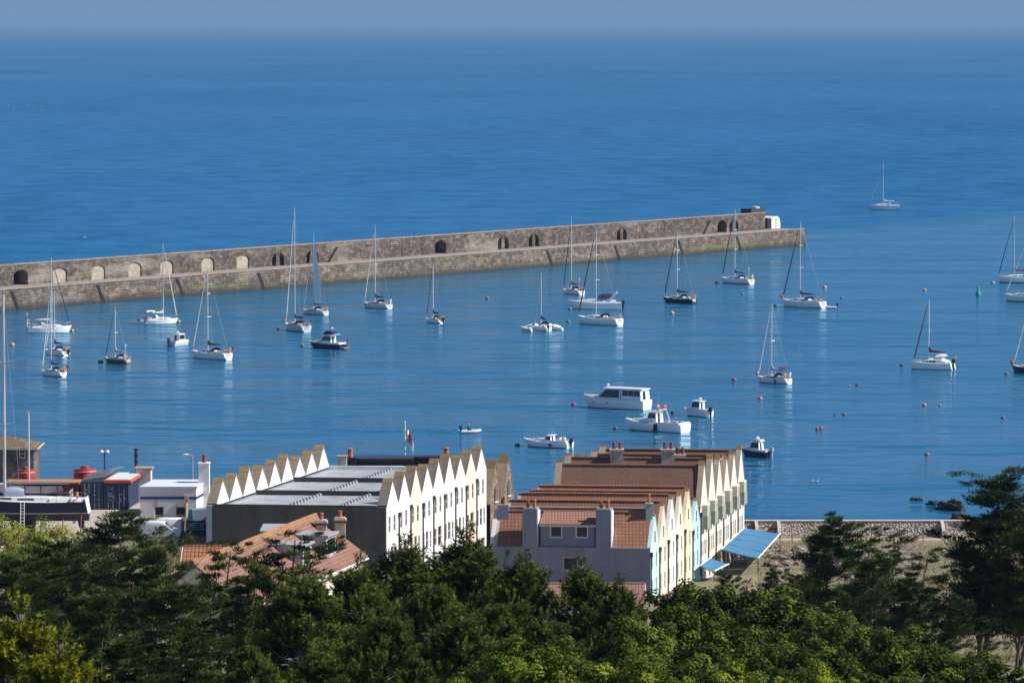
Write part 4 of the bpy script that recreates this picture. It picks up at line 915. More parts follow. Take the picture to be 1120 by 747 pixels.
# ------------------------------------------------------------------ the yard on the left
YZ = 9.0
def yard():
    con = pm('concrete yard', (.40, .34, .29), .9, .15, .4, stain=(.3, .25, .2), stain_amt=.4)
    mb = MB(); mb.poly([(xat(-40, 456), 456, YZ+.006), (xat(95, 456), 456, YZ+.006), (xat(148, 483), 483, YZ+.006), (xat(160, 519), 519, YZ+.006), (xat(-60, 519), 519, YZ+.006)]); struct(mb.build('yard', con))
    # quay retaining wall
    q = MB(); q.box(-90, -24, 519, 521, -3, YZ+.05); o = q.build('quay_edge', stone_mat('quay stone', (.3, .25, .2), (.2, .17, .15), (.1, .09, .08), 1.2, .6)); tag(centre(o), 'stone quay edge along the seaward side of the yard', 'wall')
    # white building with the blue band
    D = 489.5; x0, x1 = xat(151.5, D), xat(213, D); zt = zat(533.5, D); y1 = 497.2; 
    th = thing('workshop', 'white flat roofed building with a dark blue band and two windows, behind the white vans', 'building', ((x0+x1)/2, 493, YZ))
    wm = pm('white workshop', (.80, .80, .81), .8, .05, .5, streak=.12)
    P = lambda u, z, d: (x0+u, D+d, z)
    W_ = x1-x0; h = [(1.5, 2.55, zat(573, D), zat(553.5, D)), (3.75, 4.9, zat(573, D), zat(553.5, D))]
    xb = .9
    mb = MB(); facade(mb, P, W_, YZ-.5, zt, h)
    mb.quad((x1, D, YZ-.5), (x1+xb, y1, YZ-.5), (x1+xb, y1, zt), (x1, D, zt)); mb.quad((x0, D, YZ-.5), (x0+xb, y1, YZ-.5), (x0+xb, y1, zt), (x0, D, zt)); mb.quad((x0+xb, y1, YZ-.5), (x1+xb, y1, YZ-.5), (x1+xb, y1, zt), (x0+xb, y1, zt)); mb.build('wall', wm, th)
    for q in h: window(th, P, q, mull=1, fr=.1)
    mb = MB(); mb.hexa([(x0-.1, D-.1, zt+.003), (x1+.1, D-.1, zt+.003), (x1+xb+.1, y1, zt+.003), (x0+xb-.1, y1, zt+.003), (x0-.1, D-.1, zt+.15), (x1+.1, D-.1, zt+.15), (x1+xb+.1, y1, zt+.15), (x0+xb-.1, y1, zt+.15)]); mb.build('roof', pm('pale roof sheet', (.62, .63, .68), .6, .08), th)
    zb0, zb1 = zat(546, D), zat(543, D)
    mb = MB(); mb.box(x0-.02, x1+.02, D-.025, D-.003, zb0, zb1); mb.hexa([(x1+.004, D-.02, zb0), (x1+.03, D-.02, zb0), (x1+xb+.03, y1, zb0), (x1+xb+.004, y1, zb0), (x1+.004, D-.02, zb1), (x1+.03, D-.02, zb1), (x1+xb+.03, y1, zb1), (x1+xb+.004, y1, zb1)]); mb.build('band', pm('blue band', (.02, .06, .22), .6), th)
    mb = MB(); xc = xat(202, D); mb.tube((xc, D-.12, YZ), (xc, D-.12, zb0-.2), .11, .11, 8); mb.box(xc-.22, xc+.22, D-.3, D-.03, zb0-.2, zb1+.15); mb.build('downpipe', pm('rusty cream pipe', (.55, .42, .25), .8, .2), th)
    xc = xat(169.5, D); mb = MB(); mb.box(xc-.12, xc+.12, D-.02, D-.004, zat(552, D), zb0-.02); mb.build('rust_stain', pm('rust run', (.55, .42, .27), .9), th)
    xc0, xc1 = xat(216, 494), xat(227.6, 494); mb = MB(); zc = zat(508.5, 493); mb.box(xc0, xc1, 493.4, 494.7, YZ, zc); mb.box(xc0-.06, xc1+.06, 493.3, 494.8, zc+.003, zc+.18); st = mb.build('chimney', pm('white stack', (.8, .8, .8), .8, .05), th)
    mb = MB(); pot(mb, (xc0+xc1)/2, 494, zc+.18, .9, .24); mb.build('chimney_pot', M_POTR, st)
    # grey hut
    D = 503.5; x0, x1 = xat(146.5, D), xat(163, D); zt = zat(513.5, D); th = thing('hut', 'small pale grey hut with a stained flat top, between the containers and the white workshop', 'hut', ((x0+x1)/2, D+1, YZ))
    mb = MB(); mb.box(x0, x1, D, D+2.2, YZ-.3, zt); mb.build('wall', pm('pale grey hut', (.6, .58, .58), .85, .08, 1, streak=.3), th); mb = MB(); mb.box(x0-.15, x1+.2, D-.15, D+2.4, zt+.003, zt+.16); mb.build('roof', M_COPE, th)
    # railing along the quay
    th = thing('railing', 'white railing along the quay behind the white workshop', 'railing', (xat(186, 516), 516, YZ)); xr0, xr1 = xat(160, 516), xat(216, 516)
    mb = MB(); [mb.tube((xr0, 516, YZ+z), (xr1, 516, YZ+z), .035, .035, 6) for z in (.55, 1.1)]; mb.build('rail', M_FRAME, th)
    for k in range(6):
        x = xr0+(xr1-xr0)*k/5; mb = MB(); mb.tube((x, 516, YZ), (x, 516, YZ+1.12), .04, .04, 6); mb.build('post', M_FRAME, th)
    # lamps
    def pole(label, px, pyt, D, kind):
        x = xat(px, D); zt = zat(pyt, D); th = thing('street_lamp' if kind != 'mast' else 'dark_post', label, 'lamp post' if kind != 'mast' else 'post', (x, D, YZ))
        gm = pm('galvanised pole', (.42, .44, .45), .5, .1, metal=.4) if kind == 'arm' else pm('dark pole', (.02, .025, .03), .6)
        mb = MB(); mb.tube((x, D, YZ), (x, D, zt), .11 if kind != 'mast' else .14, .07 if kind != 'mast' else .16, 8)
        if kind == 'arm': mb.path([(x, D, zt), (x-.25, D, zt+.12), (x-.5, D, zt+.15)], .05, 6)
        mb.build('pole', gm, th)
        if kind == 'arm': mb = MB(); mb.ell((x-.75, D, zt+.14), (.38, .16, .12)); mb.build('lamp_head', pm('lamp white', (.75, .76, .78), .4), th)
        if kind == 'flood':
            mb = MB(); mb.box(x-.45, x+.45, D-.05, D+.05, zt-.1, zt); mb.build('bracket', gm, th)
            for s in (-1, 1): mb = MB(); mb.ell((x+s*.33, D-.1, zt+.16), (.24, .26, .2)); mb.build('lamp_head', pm('lamp white', (.75, .76, .78), .4), th)
        if kind == 'mast':
            mb = MB(); [mb.box(x-.2, x+.24, D-.1, D+.1, zt-2.2+k*.7, zt-2.0+k*.7) for k in range(4)]; mb.build('bracket', gm, th)
    pole('grey street lamp with a single pale head above the white workshop roof', 209, 498.5, 512, 'arm'); pole('dark floodlight post with twin white lamps above the containers', 112.5, 495.5, 510, 'flood'); pole('bare dark post with brackets standing left of the grey hut', 147, 491.5, 512, 'mast')
    # shipping containers
    def container(name, label, x0, x1, y0, y1, z0, h, colr, ends, yaw=.0, group=None):
        th = thing(name, label, 'container', ((x0+x1)/2, (y0+y1)/2, z0), group)
        m = pm('container '+name+str(len(bpy.data.objects)), colr, .6, .15, .8, streak=.3, stain=(.16, .07, .04), stain_amt=.15)
        sh = (y1-y0)*yaw
        mb = MB(); nseg = 40
        def corr(p, q, out, amp=.045):   # corrugated wall from p to q
            vs = []; 
            for k in range(nseg*2+1):
                t = k/(nseg*2); o_ = amp if (k//2) % 2 else 0
                vs.append((p[0]+(q[0]-p[0])*t+out[0]*o_, p[1]+(q[1]-p[1])*t+out[1]*o_))
            for (a, b_), (c, d) in zip(vs[:-1], vs[1:]): mb.quad((a, b_, z0+.12), (c, d, z0+.12), (c, d, z0+h-.1), (a, b_, z0+h-.1))
        if ends: mb.quad((x0, y0, z0), (x1, y0, z0), (x1, y0, z0+h), (x0, y0, z0+h))
        else: corr((x0, y0+.06), (x1, y0+.06), (0, -1))
        corr((x1-.06, y0), (x1+sh-.06, y1), (1, 0)); corr((x0+.06, y0), (x0+sh+.06, y1), (-1, 0)); mb.quad((x0+sh, y1, z0), (x1+sh, y1, z0), (x1+sh, y1, z0+h), (x0+sh, y1, z0+h))
        mb.quad((x0, y0, z0+h-.03), (x1, y0, z0+h-.03), (x1+sh, y1, z0+h-.03), (x0+sh, y1, z0+h-.03))
        mb.build('shell', m, th)
        mb = MB()
        for xx in (x0, x1-.12):
            mb.box(xx-.003, xx+.123, y0-.02, y0+.1, z0, z0+h); 
        mb.box(x0+.123, x1-.123, y0-.015, y0+.1, z0, z0+.13); mb.box(x0+.123, x1-.123, y0-.015, y0+.1, z0+h-.11, z0+h); mb.build('frame', m, th)
        if ends:
            for f0, f1 in ((0, .5), (.5, 1)):
                a = x0+.14+(x1-x0-.28)*f0+.01; b_ = x0+.14+(x1-x0-.28)*f1-.01; mb = MB(); mb.box(a, b_, y0-.035, y0-.003, z0+.15, z0+h-.13)
                dr = mb.build('door', m, th)
                for fx in (.28, .72):
                    mb = MB(); xx = a+(b_-a)*fx; mb.tube((xx, y0-.07, z0+.2), (xx, y0-.07, z0+h-.2), .022, .022, 6); mb.box(xx, xx+.3, y0-.09, y0-.05, z0+1.1, z0+1.14); mb.build('locking_bar', pm('bar steel', (.3, .33, .37), .5), dr)
                mb = MB(); r = random.Random(int(a*100))
                for k in range(5): w_ = r.uniform(.1, .28); xx = r.uniform(a+.1, b_-.35); zz = r.uniform(z0+.7, z0+h-.4); mb.box(xx, xx+w_, y0-.042, y0-.036, zz, zz+r.uniform(.06, .13))
                mb.build('stencil_mark', pm('stencil white', (.45, .5, .55), .7), dr)
        return th
    D = G(110, 557.3, YZ).y; xa, xb_, xc = xat(86, D), xat(111, D), xat(138.4, D); hh = zat(526.5, D)-YZ
    container('container', 'dark blue shipping container with steel doors, left one of the pair beside the beached yacht', xa, xb_-.04, D, D+8.2, YZ, hh, (.022, .036, .07), True, .08, 'shipping containers in the yard')
    c2 = container('container', 'navy shipping container with an orange fringed white roof, right one of the blue pair', xb_+.04, xc, D, D+8.2, YZ, hh-.2, (.018, .035, .09), True, .08, 'shipping containers in the yard')
    sh = 8.2*.08; zt = YZ+hh-.2
    mb = MB(); mb.hexa([(xb_+.05, D-.25, zt+.05), (xc+.3, D-.25, zt+.05), (xc+sh+.3, D+8.3, zt+.05), (xb_+sh, D+8.3, zt+.05), (xb_+.05, D-.25, zt+.35), (xc+.3, D-.25, zt+.35), (xc+sh+.3, D+8.3, zt+.35), (xb_+sh, D+8.3, zt+.35)]); rf = mb.build('roof', pm('orange trim', (.55, .11, .035), .7, .2, 1.5), c2)
    mb = MB(); mb.hexa([(xb_+.3, D+.1, zt+.353), (xc+.1, D+.1, zt+.353), (xc+sh+.1, D+8.0, zt+.353), (xb_+sh+.3, D+8.0, zt+.353), (xb_+.3, D+.1, zt+.42), (xc+.1, D+.1, zt+.42), (xc+sh+.1, D+8.0, zt+.42), (xb_+sh+.3, D+8.0, zt+.42)]); mb.build('roof_sheet', pm('whitish sheet', (.6, .6, .62), .6), rf)
    mb = MB(); mb.box(xb_+.5, xb_+.95, D-.05, D-.043, YZ+1.35, YZ+1.9); mb.build('label_plate', pm('teal plate', (.05, .3, .35), .6), c2)
    D2 = D+2.5; container('container', 'rust red shipping container under a flat shed roof, behind the beached yacht', xat(8, D2), xat(84, D2), D2, D2+2.5, YZ, zat(529.5, D2)-YZ, (.20, .05, .035), False, 0, 'shipping containers in the yard')
    th = thing('shed_roof', 'flat grey and rust orange canopy laid along the rust red container', 'roof', (xat(45, D2), D2, YZ+2)); zz = zat(528.5, D2-.3)
    mb = MB(); mb.box(xat(4, D2), xat(85, D2), D2-.7, D2+2.7, zz, zz+.16); mb.build('canopy', pm('rust canopy', (.40, .16, .07), .8, .3, .5), th); mb = MB(); mb.box(xat(4, D2), xat(74, D2), D2-.78, D2-.704, zz-.06, zz+.2); mb.build('fascia', pm('grey canopy edge', (.34, .34, .36), .7), th)
    for k in range(5):
        mb = MB(); x = xat(7+k*18, D2); mb.tube((x, D2-.6, YZ), (x, D2-.6, zz), .06, .06, 6); mb.build('post', M_PIPE, th)
    mb = MB(); mb.box(xat(30, D2), xat(58, D2), D2-.06, D2-.004, YZ+.1, zz-.2); mb.build('dark_door', pm('dark shed door', (.02, .024, .035), .7), th)
    # steel frames piled on the blue containers
    pk = thing('scaffold_frames', 'pile of galvanised ladder frames lying on the dark blue containers', 'frames', (xat(106, D+3), D+3, YZ+hh))
    r = random.Random(5); gv = pm('galvanised steel', (.45, .46, .47), .45, .15, metal=.5)
    for k in range(7):
        mb = MB(); x0_ = xat(89+k*1.5, D+3); z0_ = YZ+hh+.05+k*.07; yy = D+1.2+k*.7; ex = 2.6+.1*k; ez = -.35+.05*k+r.uniform(0, .35)
        for o_ in (0, .55):
            mb.tube((x0_+o_*.3, yy+o_, z0_), (x0_+ex+o_*.3, yy+o_, z0_+ez+.55), .045, .045, 5)
        for j in range(7): f_ = (j+.5)/7; mb.tube((x0_+ex*f_, yy, z0_+(ez+.55)*f_), (x0_+ex*f_+.165, yy+.55, z0_+(ez+.55)*f_), .03, .03, 5)
        mb.build('ladder_frame', gv, pk)
    # navigation buoys ashore
    def navb(label, px, py0, py1, wpx, D, band):
        x = xat(px, D); z1 = zat(py0, D); z0_ = min(zat(py1, D), YZ+2.2); r_ = wpx/2*D/F; red = pm('buoy red', (.36, .03, .026), .6, .15, 1); wh = pm('buoy white', (.7, .68, .66), .6)
        th = thing('navigation_buoy', label, 'buoy', (x, D, YZ)); h_ = z1-YZ
        mb = MB(); mb.lathe((x, D, YZ), [(r_*.7, 0), (r_*.95, h_*.3), (r_*.95, h_*.62), (r_, h_*.64), (r_, h_*.9), (r_*.93, h_*.93), (r_*.9, h_)], 20, 0, [0, 1 if band else 0, 0, 0, 0, 0]); mb.build('drum', [red, wh], th, smooth=True)
        mb = MB(); mb.torus((x, D, YZ+h_*.92), r_*.97, .09, n=24, mi=0); mb.torus((x, D, YZ+h_*.68), r_*1.0, .07, n=24); mb.build('rim', pm('buoy rim', (.62, .2, .17), .6), th)
        mb = MB(); mb.lathe((x, D, YZ+h_), [(r_*.4, 0), (r_*.35, .3), (r_*.1, .4)], 10); mb.build('lifting_eye', M_POTR, th)
    navb('red steel navigation buoy standing behind the dark blue containers', 91, 512.5, 526, 25, D+9.5, False); navb('red and white banded drum buoy in front of the stone house', 26, 513.5, 526, 20, D+7, True)
    # stone house with the hipped roof
    D3 = 512.5; x0, x1 = xat(-30, D3), xat(34.5, D3); ze = zat(490, D3); zr = zat(475.5, D3+4); th = thing('house', 'dark stone house with hipped brown roof at the far left of the yard', 'house', ((x0+x1)/2, D3+3, YZ))
    P = lambda u, z, d: (x0+u, D3+d, z); W_ = x1-x0; wx = xat(22, D3)-x0; h = (wx-.35, wx+.38, zat(501, D3), zat(491.3, D3))
    mb = MB(); facade(mb, P, W_, YZ-.3, ze, [h]); mb.quad((x1, D3, YZ-.3), (x1, D3+6.4, YZ-.3), (x1, D3+6.4, ze), (x1, D3, ze)); mb.quad((x0, D3, YZ-.3), (x0, D3+6.4, YZ-.3), (x0, D3+6.4, ze), (x0, D3, ze)); mb.quad((x0, D3+6.4, YZ-.3), (x1, D3+6.4, YZ-.3), (x1, D3+6.4, ze), (x0, D3+6.4, ze))
    mb.build('wall', stone_mat('house stone', (.17, .15, .14), (.11, .10, .10), (.2, .18, .16), .6, .3), th); window(th, P, h, fr=.1)
    e = .45; xr = xat(6, D3+4); c = [(x0-e, D3-e, ze), (x1+e, D3-e, ze), (x1+e, D3+6.4+e, ze), (x0-e, D3+6.4+e, ze)]; t_ = [(x0+3, D3+3.2, zr), (xr, D3+3.2, zr)]
    mb = MB(); mb.add(c+t_, [(0, 1, 5, 4), (1, 2, 5), (2, 3, 4, 5), (3, 0, 4), (3, 2, 1, 0)]); rf = mb.build('roof', tile_mat('brown house slates', (.20, .135, .075), (.165, .11, .065), (.09, .06, .04), 'x', .35, .3, lichen=(.30, .18, .06), lich_amt=.35), th)
    mb = MB(); mb.box(x0-e, x1+e, D3-e-.08, D3-e-.003, ze-.15, ze+.02); mb.box(x1+e+.003, x1+e+.08, D3-e, D3+6.8, ze-.15, ze+.02); mb.build('gutter', pm('pale gutter', (.5, .48, .46), .6), rf)
    mb = MB(); xx = xat(27.5, D3-.5); mb.box(xx-.12, xx+.12, D3-.62, D3-.46, zat(491, D3), zat(484.5, D3)); mb.build('flood_lamp', M_FRAME, th)
    # vans
    def van(label, px0, px1, pyb, z0, yaw, Lb=4.5, wb=1.85, hb=1.85):
        xc = (px0+px1)/2; p = G(xc, pyb, z0); th = thing('parked_van', label, 'van', (p.x, p.y, z0), 'white vans by the workshop')
        M = Matrix.Translation((p.x, p.y, z0))@Matrix.Rotation(yaw, 4, 'Z'); wt = pm('van white', (.76, .77, .79), .35, .03); gl = glass_mat('van glass', (.02, .025, .03))
        prof = [(-Lb/2, .35), (-Lb/2, 1.0), (-Lb/2+.08, hb-.12), (-Lb/2+.25, hb), (.25, hb), (.6, hb-.06), (1.35, 1.12), (2.0, .98), (Lb/2, .75), (Lb/2, .35)]
        n = len(prof); ys = [(-wb/2, 1.0), (wb/2, 1.0)]; mb = MB(); rg = []
        for fy, ins in ((-1, .10), (-.93, 0), (.93, 0), (1, .10)):
            rg.append([(x, (wb/2)*fy*(1 if z < 1.05 else 1-.09*(z-1.05)), z-(ins if z > 1.2 else 0)) for x, z in prof])
        mb.rings([[M@Vector(q) for q in r_] for r_ in rg], True, True); mb.build('body', wt, th, smooth=True)
        mb = MB()
        for s in (-1, 1):
            yy = s*(wb/2*.965+.012); mb.poly([M@Vector((x, yy-s*.07*(z-1.05), z)) for x, z in ((.02, 1.08), (1.15, 1.08), (.62, 1.62), (.02, 1.66))])
        mb.build('side_window', gl, th)
        mb = MB(); mb.poly([M@Vector(q) for q in ((.68, -.72, 1.78), (1.36, -.8, 1.16), (1.36, .8, 1.16), (.68, .72, 1.78))]); mb.build('windscreen', gl, th)
        for s in (-1, 1):
            for xx in (-1.35, 1.42):
                mb = MB(); q = M.to_3x3()@Vector((0, 1, 0)); c_ = M@Vector((xx, s*(wb/2-.1), .33)); mb.tube(c_-q*.1, c_+q*.115*1, .33, .33, 16); wl = mb.build('wheel', pm('tyre', (.02, .02, .022), .8), th)
                mb = MB(); mb.tube(c_+q*s*.116, c_+q*s*.125, .18, .18, 12); mb.build('rim', pm('wheel rim', (.35, .36, .37), .4), wl)
            mb = MB(); mb.hexa([M@Vector(q) for q in ((-Lb/2-.03, s*.74-.1, .85), (-Lb/2+.1, s*.74-.1, .85), (-Lb/2+.1, s*.74+.1, .85), (-Lb/2-.03, s*.74+.1, .85), (-Lb/2-.03, s*.74-.1, 1.5), (-Lb/2+.14, s*.74-.1, 1.5), (-Lb/2+.14, s*.74+.1, 1.5), (-Lb/2-.03, s*.74+.1, 1.5))]); mb.build('tail_light', pm('tail red', (.45, .02, .02), .4), th)
            mb = MB(); mb.ell(M@Vector((Lb/2-.12, s*.68, .74)), (.16, .14, .09), 10); mb.build('headlight', pm('lamp clear', (.6, .62, .65), .2), th)
            mb = MB(); mb.ell(M@Vector((1.05, s*(wb/2+.12), 1.18)), (.06, .11, .1), 8); mb.build('wing_mirror', M_PIPE, th)
        mb = MB(); mb.box(Lb/2-.06, Lb/2+.05, -.8, .8, .35, .55, M=M); mb.box(-Lb/2-.06, -Lb/2+.05, -.85, .85, .35, .55, M=M); mb.build('bumper', pm('bumper grey', (.08, .08, .09), .7), th)
    van('white panel van parked nearest the grass, its bonnet to the right', 151, 197, 589.5, 9.0, -.05); van('white van half hidden behind the nearer van, rear lights facing the dark trailer', 162, 196, 586.0, 9.0, math.pi-.1, 4.0)
    # dark blue trailer
    p = G(214.5, 587.5, 9.0); th = thing('trailer', 'dark blue box trailer with pale lettering panel, against the end of the dark wall', 'trailer', (p.x, p.y, 9.0)); x, y = p.x, p.y
    mb = MB(); mb.box(x-1.0, x+1.6, y-.1, y+2.4, 9.45, zat(569, y)); mb.build('body', pm('trailer navy', (.012, .02, .05), .5, .2), th)
    mb = MB(); zt = zat(569, y); mb.hexa([(x-.95, y-.05, zt+.003), (x+1.6, y-.05, zt+.003), (x+1.6, y+2.3, zt+.003), (x-.95, y+2.3, zt+.003), (x-.6, y+.2, zt+1.05), (x+1.5, y+.2, zt+1.2), (x+1.5, y+2, zt+1.2), (x-.6, y+2, zt+1.05)]); mb.build('load_cover', pm('grey blue tarpaulin', (.22, .26, .33), .7, .2, 2), th)
    mb = MB(); mb.hexa([(x-.92, y-.1, zt+.01), (x-.3, y-.14, zt+.01), (x-.3, y+.5, zt+.01), (x-.92, y+.5, zt+.01), (x-.75, y-.02, zt+1.1), (x-.4, y-.02, zt+1.15), (x-.4, y+.4, zt+1.15), (x-.75, y+.4, zt+1.1)]); mb.build('teal_sack', pm('teal sack', (.02, .2, .22), .7), th)
    mb = MB(); z0_, z1_ = zat(578.5, y), zat(572, y)
    for a, b_, c_, d in ((x-.85, x+1.5, z0_, z0_+.05), (x-.85, x+1.5, z1_-.05, z1_), (x-.85, x-.8, z0_+.052, z1_-.052)): mb.box(a, b_, y-.112, y-.103, c_, d)
    for k, (u, w_) in enumerate(((-.6, .16), (-.38, .16), (-.16, .16), (.06, .1), (.4, .16), (.62, .14))):
        mb.box(x+u, x+u+w_*.3, y-.112, y-.103, z0_+.16, z1_-.16); mb.box(x+u+w_*.3+.002, x+u+w_, y-.112, y-.103, z1_-.24, z1_-.16); 
        if k % 2: mb.box(x+u+w_*.3+.002, x+u+w_, y-.112, y-.103, z0_+.16, z0_+.22)
    mb.build('lettering_panel', pm('pale blue lettering', (.3, .38, .5), .7), th)
    for s in (-.5, 1.0):
        mb = MB(); mb.tube((x+s, y-.05, 9.35), (x+s, y+.2, 9.35), .35, .35, 14); mb.build('wheel', pm('tyre', (.02, .02, .022), .8), th)
yard()
# ------------------------------------------------------------------ boats
def gel(name, col, rough=.3): return pm(name, col, rough, .04, .8)
HULLS = {'white': gel('gelcoat white', (.76, .77, .78)), 'navy': pm('gelcoat navy', (.010, .018, .048), .45, .04, .8, spec=.25), 'green': gel('hull green', (.06, .085, .045), .5), 'grey': gel('gelcoat grey', (.50, .54, .58)), 'blue': gel('hull blue', (.02, .06, .15)), 'cream': gel('hull cream', (.68, .63, .52)), 'ivory': gel('gelcoat ivory', (.74, .74, .70))}
M_ANTI = {'black': pm('antifouling black', (.02, .022, .025), .7), 'blue': pm('antifouling blue', (.015, .04, .11), .7), 'red': pm('antifouling red', (.2, .03, .025), .7)}
M_DECK = pm('deck cream', (.66, .66, .63), .6, .06, 1.5); M_TEAK = pm('teak', (.28, .18, .10), .7, .2, 3)
M_MAST = pm('mast alloy', (.60, .62, .65), .35, .05, metal=.3); M_WIRE = pm('rigging wire', (.32, .34, .36), .4, .05, metal=.3)
M_DARKW = glass_mat('cabin window', (.012, .015, .02))
CLOTH = {'navy': (.012, .02, .055), 'blue': (.015, .05, .20), 'black': (.015, .015, .02), 'maroon': (.16, .012, .03), 'grey': (.35, .37, .40), 'white': (.70, .70, .68), 'green': (.03, .10, .08), 'plum': (.10, .02, .04)}
def cloth(c): return pm('canvas '+c, CLOTH[c], .85, .15, 2.5)
M_SAIL = pm('sailcloth', (.80, .81, .82), .8, .06, .6)
M_ORB = pm('safety orange', (.75, .16, .03), .6); M_YEL = pm('safety yellow', (.70, .42, .04), .6); M_FLAGR = pm('ensign red', (.5, .03, .05), .8); M_PERSON = None
class Hull:
    """yacht hull: x forward, z=0 the waterline"""
    def __init__(s, L, B, fb, raked=True, flare=0.0, full=.2, tr=.3, bow=.6):
        s.L, s.B, s.fb, s.flare, s.full, s.tr, s.bow = L, B, fb, flare, full, tr, bow
    def hb(s, t):
        if t > .42: return max(.03, s.B/2*(1-((t-.42)/.58)**(2.3+s.flare)))
        return s.B/2*(1-s.full*((.42-t)/.42)**2)
    def zs(s, t): return s.fb*(1+(.30+.25*s.flare)*(max(0, t-.3)/.7)**2+.03*max(0, .3-t)/.3)
    def x(s, t, f):   # f 0 at the waterline .. 1 at the sheer
        X = -s.L/2+s.L*t
        X -= s.bow*(1-f)*max(0, (t-.75)/.25)**1.5
        X += s.tr*f*max(0, (.12-t)/.12)
        return X
    def build(s, th, M, hullm, anti, stripe=None, deep=.45):
        n = 18; mb = MB(); rings = []
        lv = [(-deep, .45), (-.12, .80), (.07, .87), (.16, .885), (.30, .905), (.72, .97), (1.0, 1.0)]
        for i in range(n+1):
            t = i/n; hb = s.hb(t); zs = s.zs(t); r = []
            pts = []
            for k, (zf, bf) in enumerate(lv):
                z = zf if k < 4 else zf*zs
                f = max(0, z)/zs
                fl = 1-(1-bf)*(1+s.flare*2.5*max(0, t-.4)); fl = max(fl, .25)
                if s.flare == 0 and t < .3: fl *= 1-(1-t/.3)*(.55, .42, .30, .24, .13, .02, 0)[k]
                wl = 1.0 if k > 3 else (1-.35*max(0, (t-.7)/.3)**2)
                pts.append((s.x(t, f), hb*fl*wl, z))
            r = [(x, -y, z) for x, y, z in reversed(pts)]+[(x, y, z) for x, y, z in pts]
            rings.append([M@Vector(q) for q in r])
        mis = [0, 0, 0, 2, 1, 1, 1, 1, 1, 2, 0, 0, 0]  # per strip, port sheer to starboard sheer
        mis = [0]*13
        for k in range(13):
            j = min(k, 12-k)    # 0 top strip .. 5 lowest, 6 bottom
            mis[k] = 0 if j <= 2 else (2 if j == 3 else 1)
        mis = mis+[0]
        o = len(mb.v)
        for r in rings: mb.v += [tuple(p) for p in r]
        for i in range(n):
            for k in range(13):
                a = o+i*14+k; mb.f.append([a, a+1, a+15, a+14]); mb.m.append(mis[k])
        mb.f.append([o+k for k in range(14)]); mb.m.append(0)
        h = mb.build('hull', [hullm, anti, stripe or hullm], th, smooth=True)
        mb = MB()
        for i in range(n):
            t0, t1 = i/n, (i+1)/n
            A = [Vector((s.x(t, 1), y*(s.hb(t)-.02), s.zs(t)-.02+(.07*s.hb(t)/s.B*2 if y == 0 else 0))) for t in (t0, t1) for y in (-1, 0, 1)]
            A = [M@q for q in A]; mb.quad(A[0], A[1], A[4], A[3]); mb.quad(A[1], A[2], A[5], A[4])
        mb.build('deck', M_DECK, th, smooth=True)
        return h
def house_block(mb, M, xs, w0, w1, z0, tops, taper=.85, mi=0):
    """trunk cabin: stations xs with half widths w0..w1, base z0(x) and tops"""
    rg = []
    for i, x in enumerate(xs):
        w = w0+(w1-w0)*i/(len(xs)-1); zb = z0[i] if isinstance(z0, (list, tuple)) else z0; zt = tops[i]
        rg.append([M@Vector(q) for q in ((x, -w, zb), (x, -w*(1-(1-taper)*.7), zb+(zt-zb)*.75), (x, -w*taper*.8, zt), (x, 0, zt+.05), (x, w*taper*.8, zt), (x, w*(1-(1-taper)*.7), zb+(zt-zb)*.75), (x, w, zb))])
    return mb.rings(rg, True, True, mi)
def side_glass(th, M, poly, w, parent, name='cabin_window', tilt=0.0, zb=0):
    for s in (-1, 1):
        mb = MB(); mb.poly([M@Vector((x, s*(w(x) if callable(w) else w)-s*tilt*(z-zb), z)) for x, z in poly]); mb.build(name, M_DARKW, parent)
def ensign(th, M, x, y, z, col=None, s=1.0):
    mb = MB(); mb.tube(M@Vector((x, y, z)), M@Vector((x-.35*s, y, z+1.35*s)), .025, .02, 5); st = mb.build('flag_staff', M_MAST, th)
    mb = MB(); n = 6
    for i in range(n+1):
        u = i/n; 
        for v in (0, 1): q = M@Vector((x-.33*s-.75*s*u*.55, y+.08*math.sin(u*6), z+1.3*s-u*u*.5*s-v*.55*s-.0)); mb.v.append(tuple(q))
    for i in range(n): mb.f.append([2*i, 2*i+1, 2*i+3, 2*i+2]); mb.m.append(0)
    mb.build('ensign', col or M_FLAGR, st, smooth=True)
def place(x0, x1, yw, th_deg, Bf, Lk=1.0):
    s = scl(yw); th = R(th_deg); c, n = abs(math.cos(th)), abs(math.sin(th)); L = (x1-x0)/s/(c+Bf*.8*n)
    B = Bf*L; near = (L*.42*n+B*.42*c)
    p = G((x0+x1)/2, yw, 0); Y = p.y+near*.8
    X = (( (x0+x1)/2-560)/F)*Y
    return L, B, Vector((X, Y, 0)), Matrix.Translation((X, Y, 0))@Matrix.Rotation(th, 4, 'Z'), s
def fine(mb, M, pts, r): return mb.path([M@Vector(p) for p in pts], r, 5)
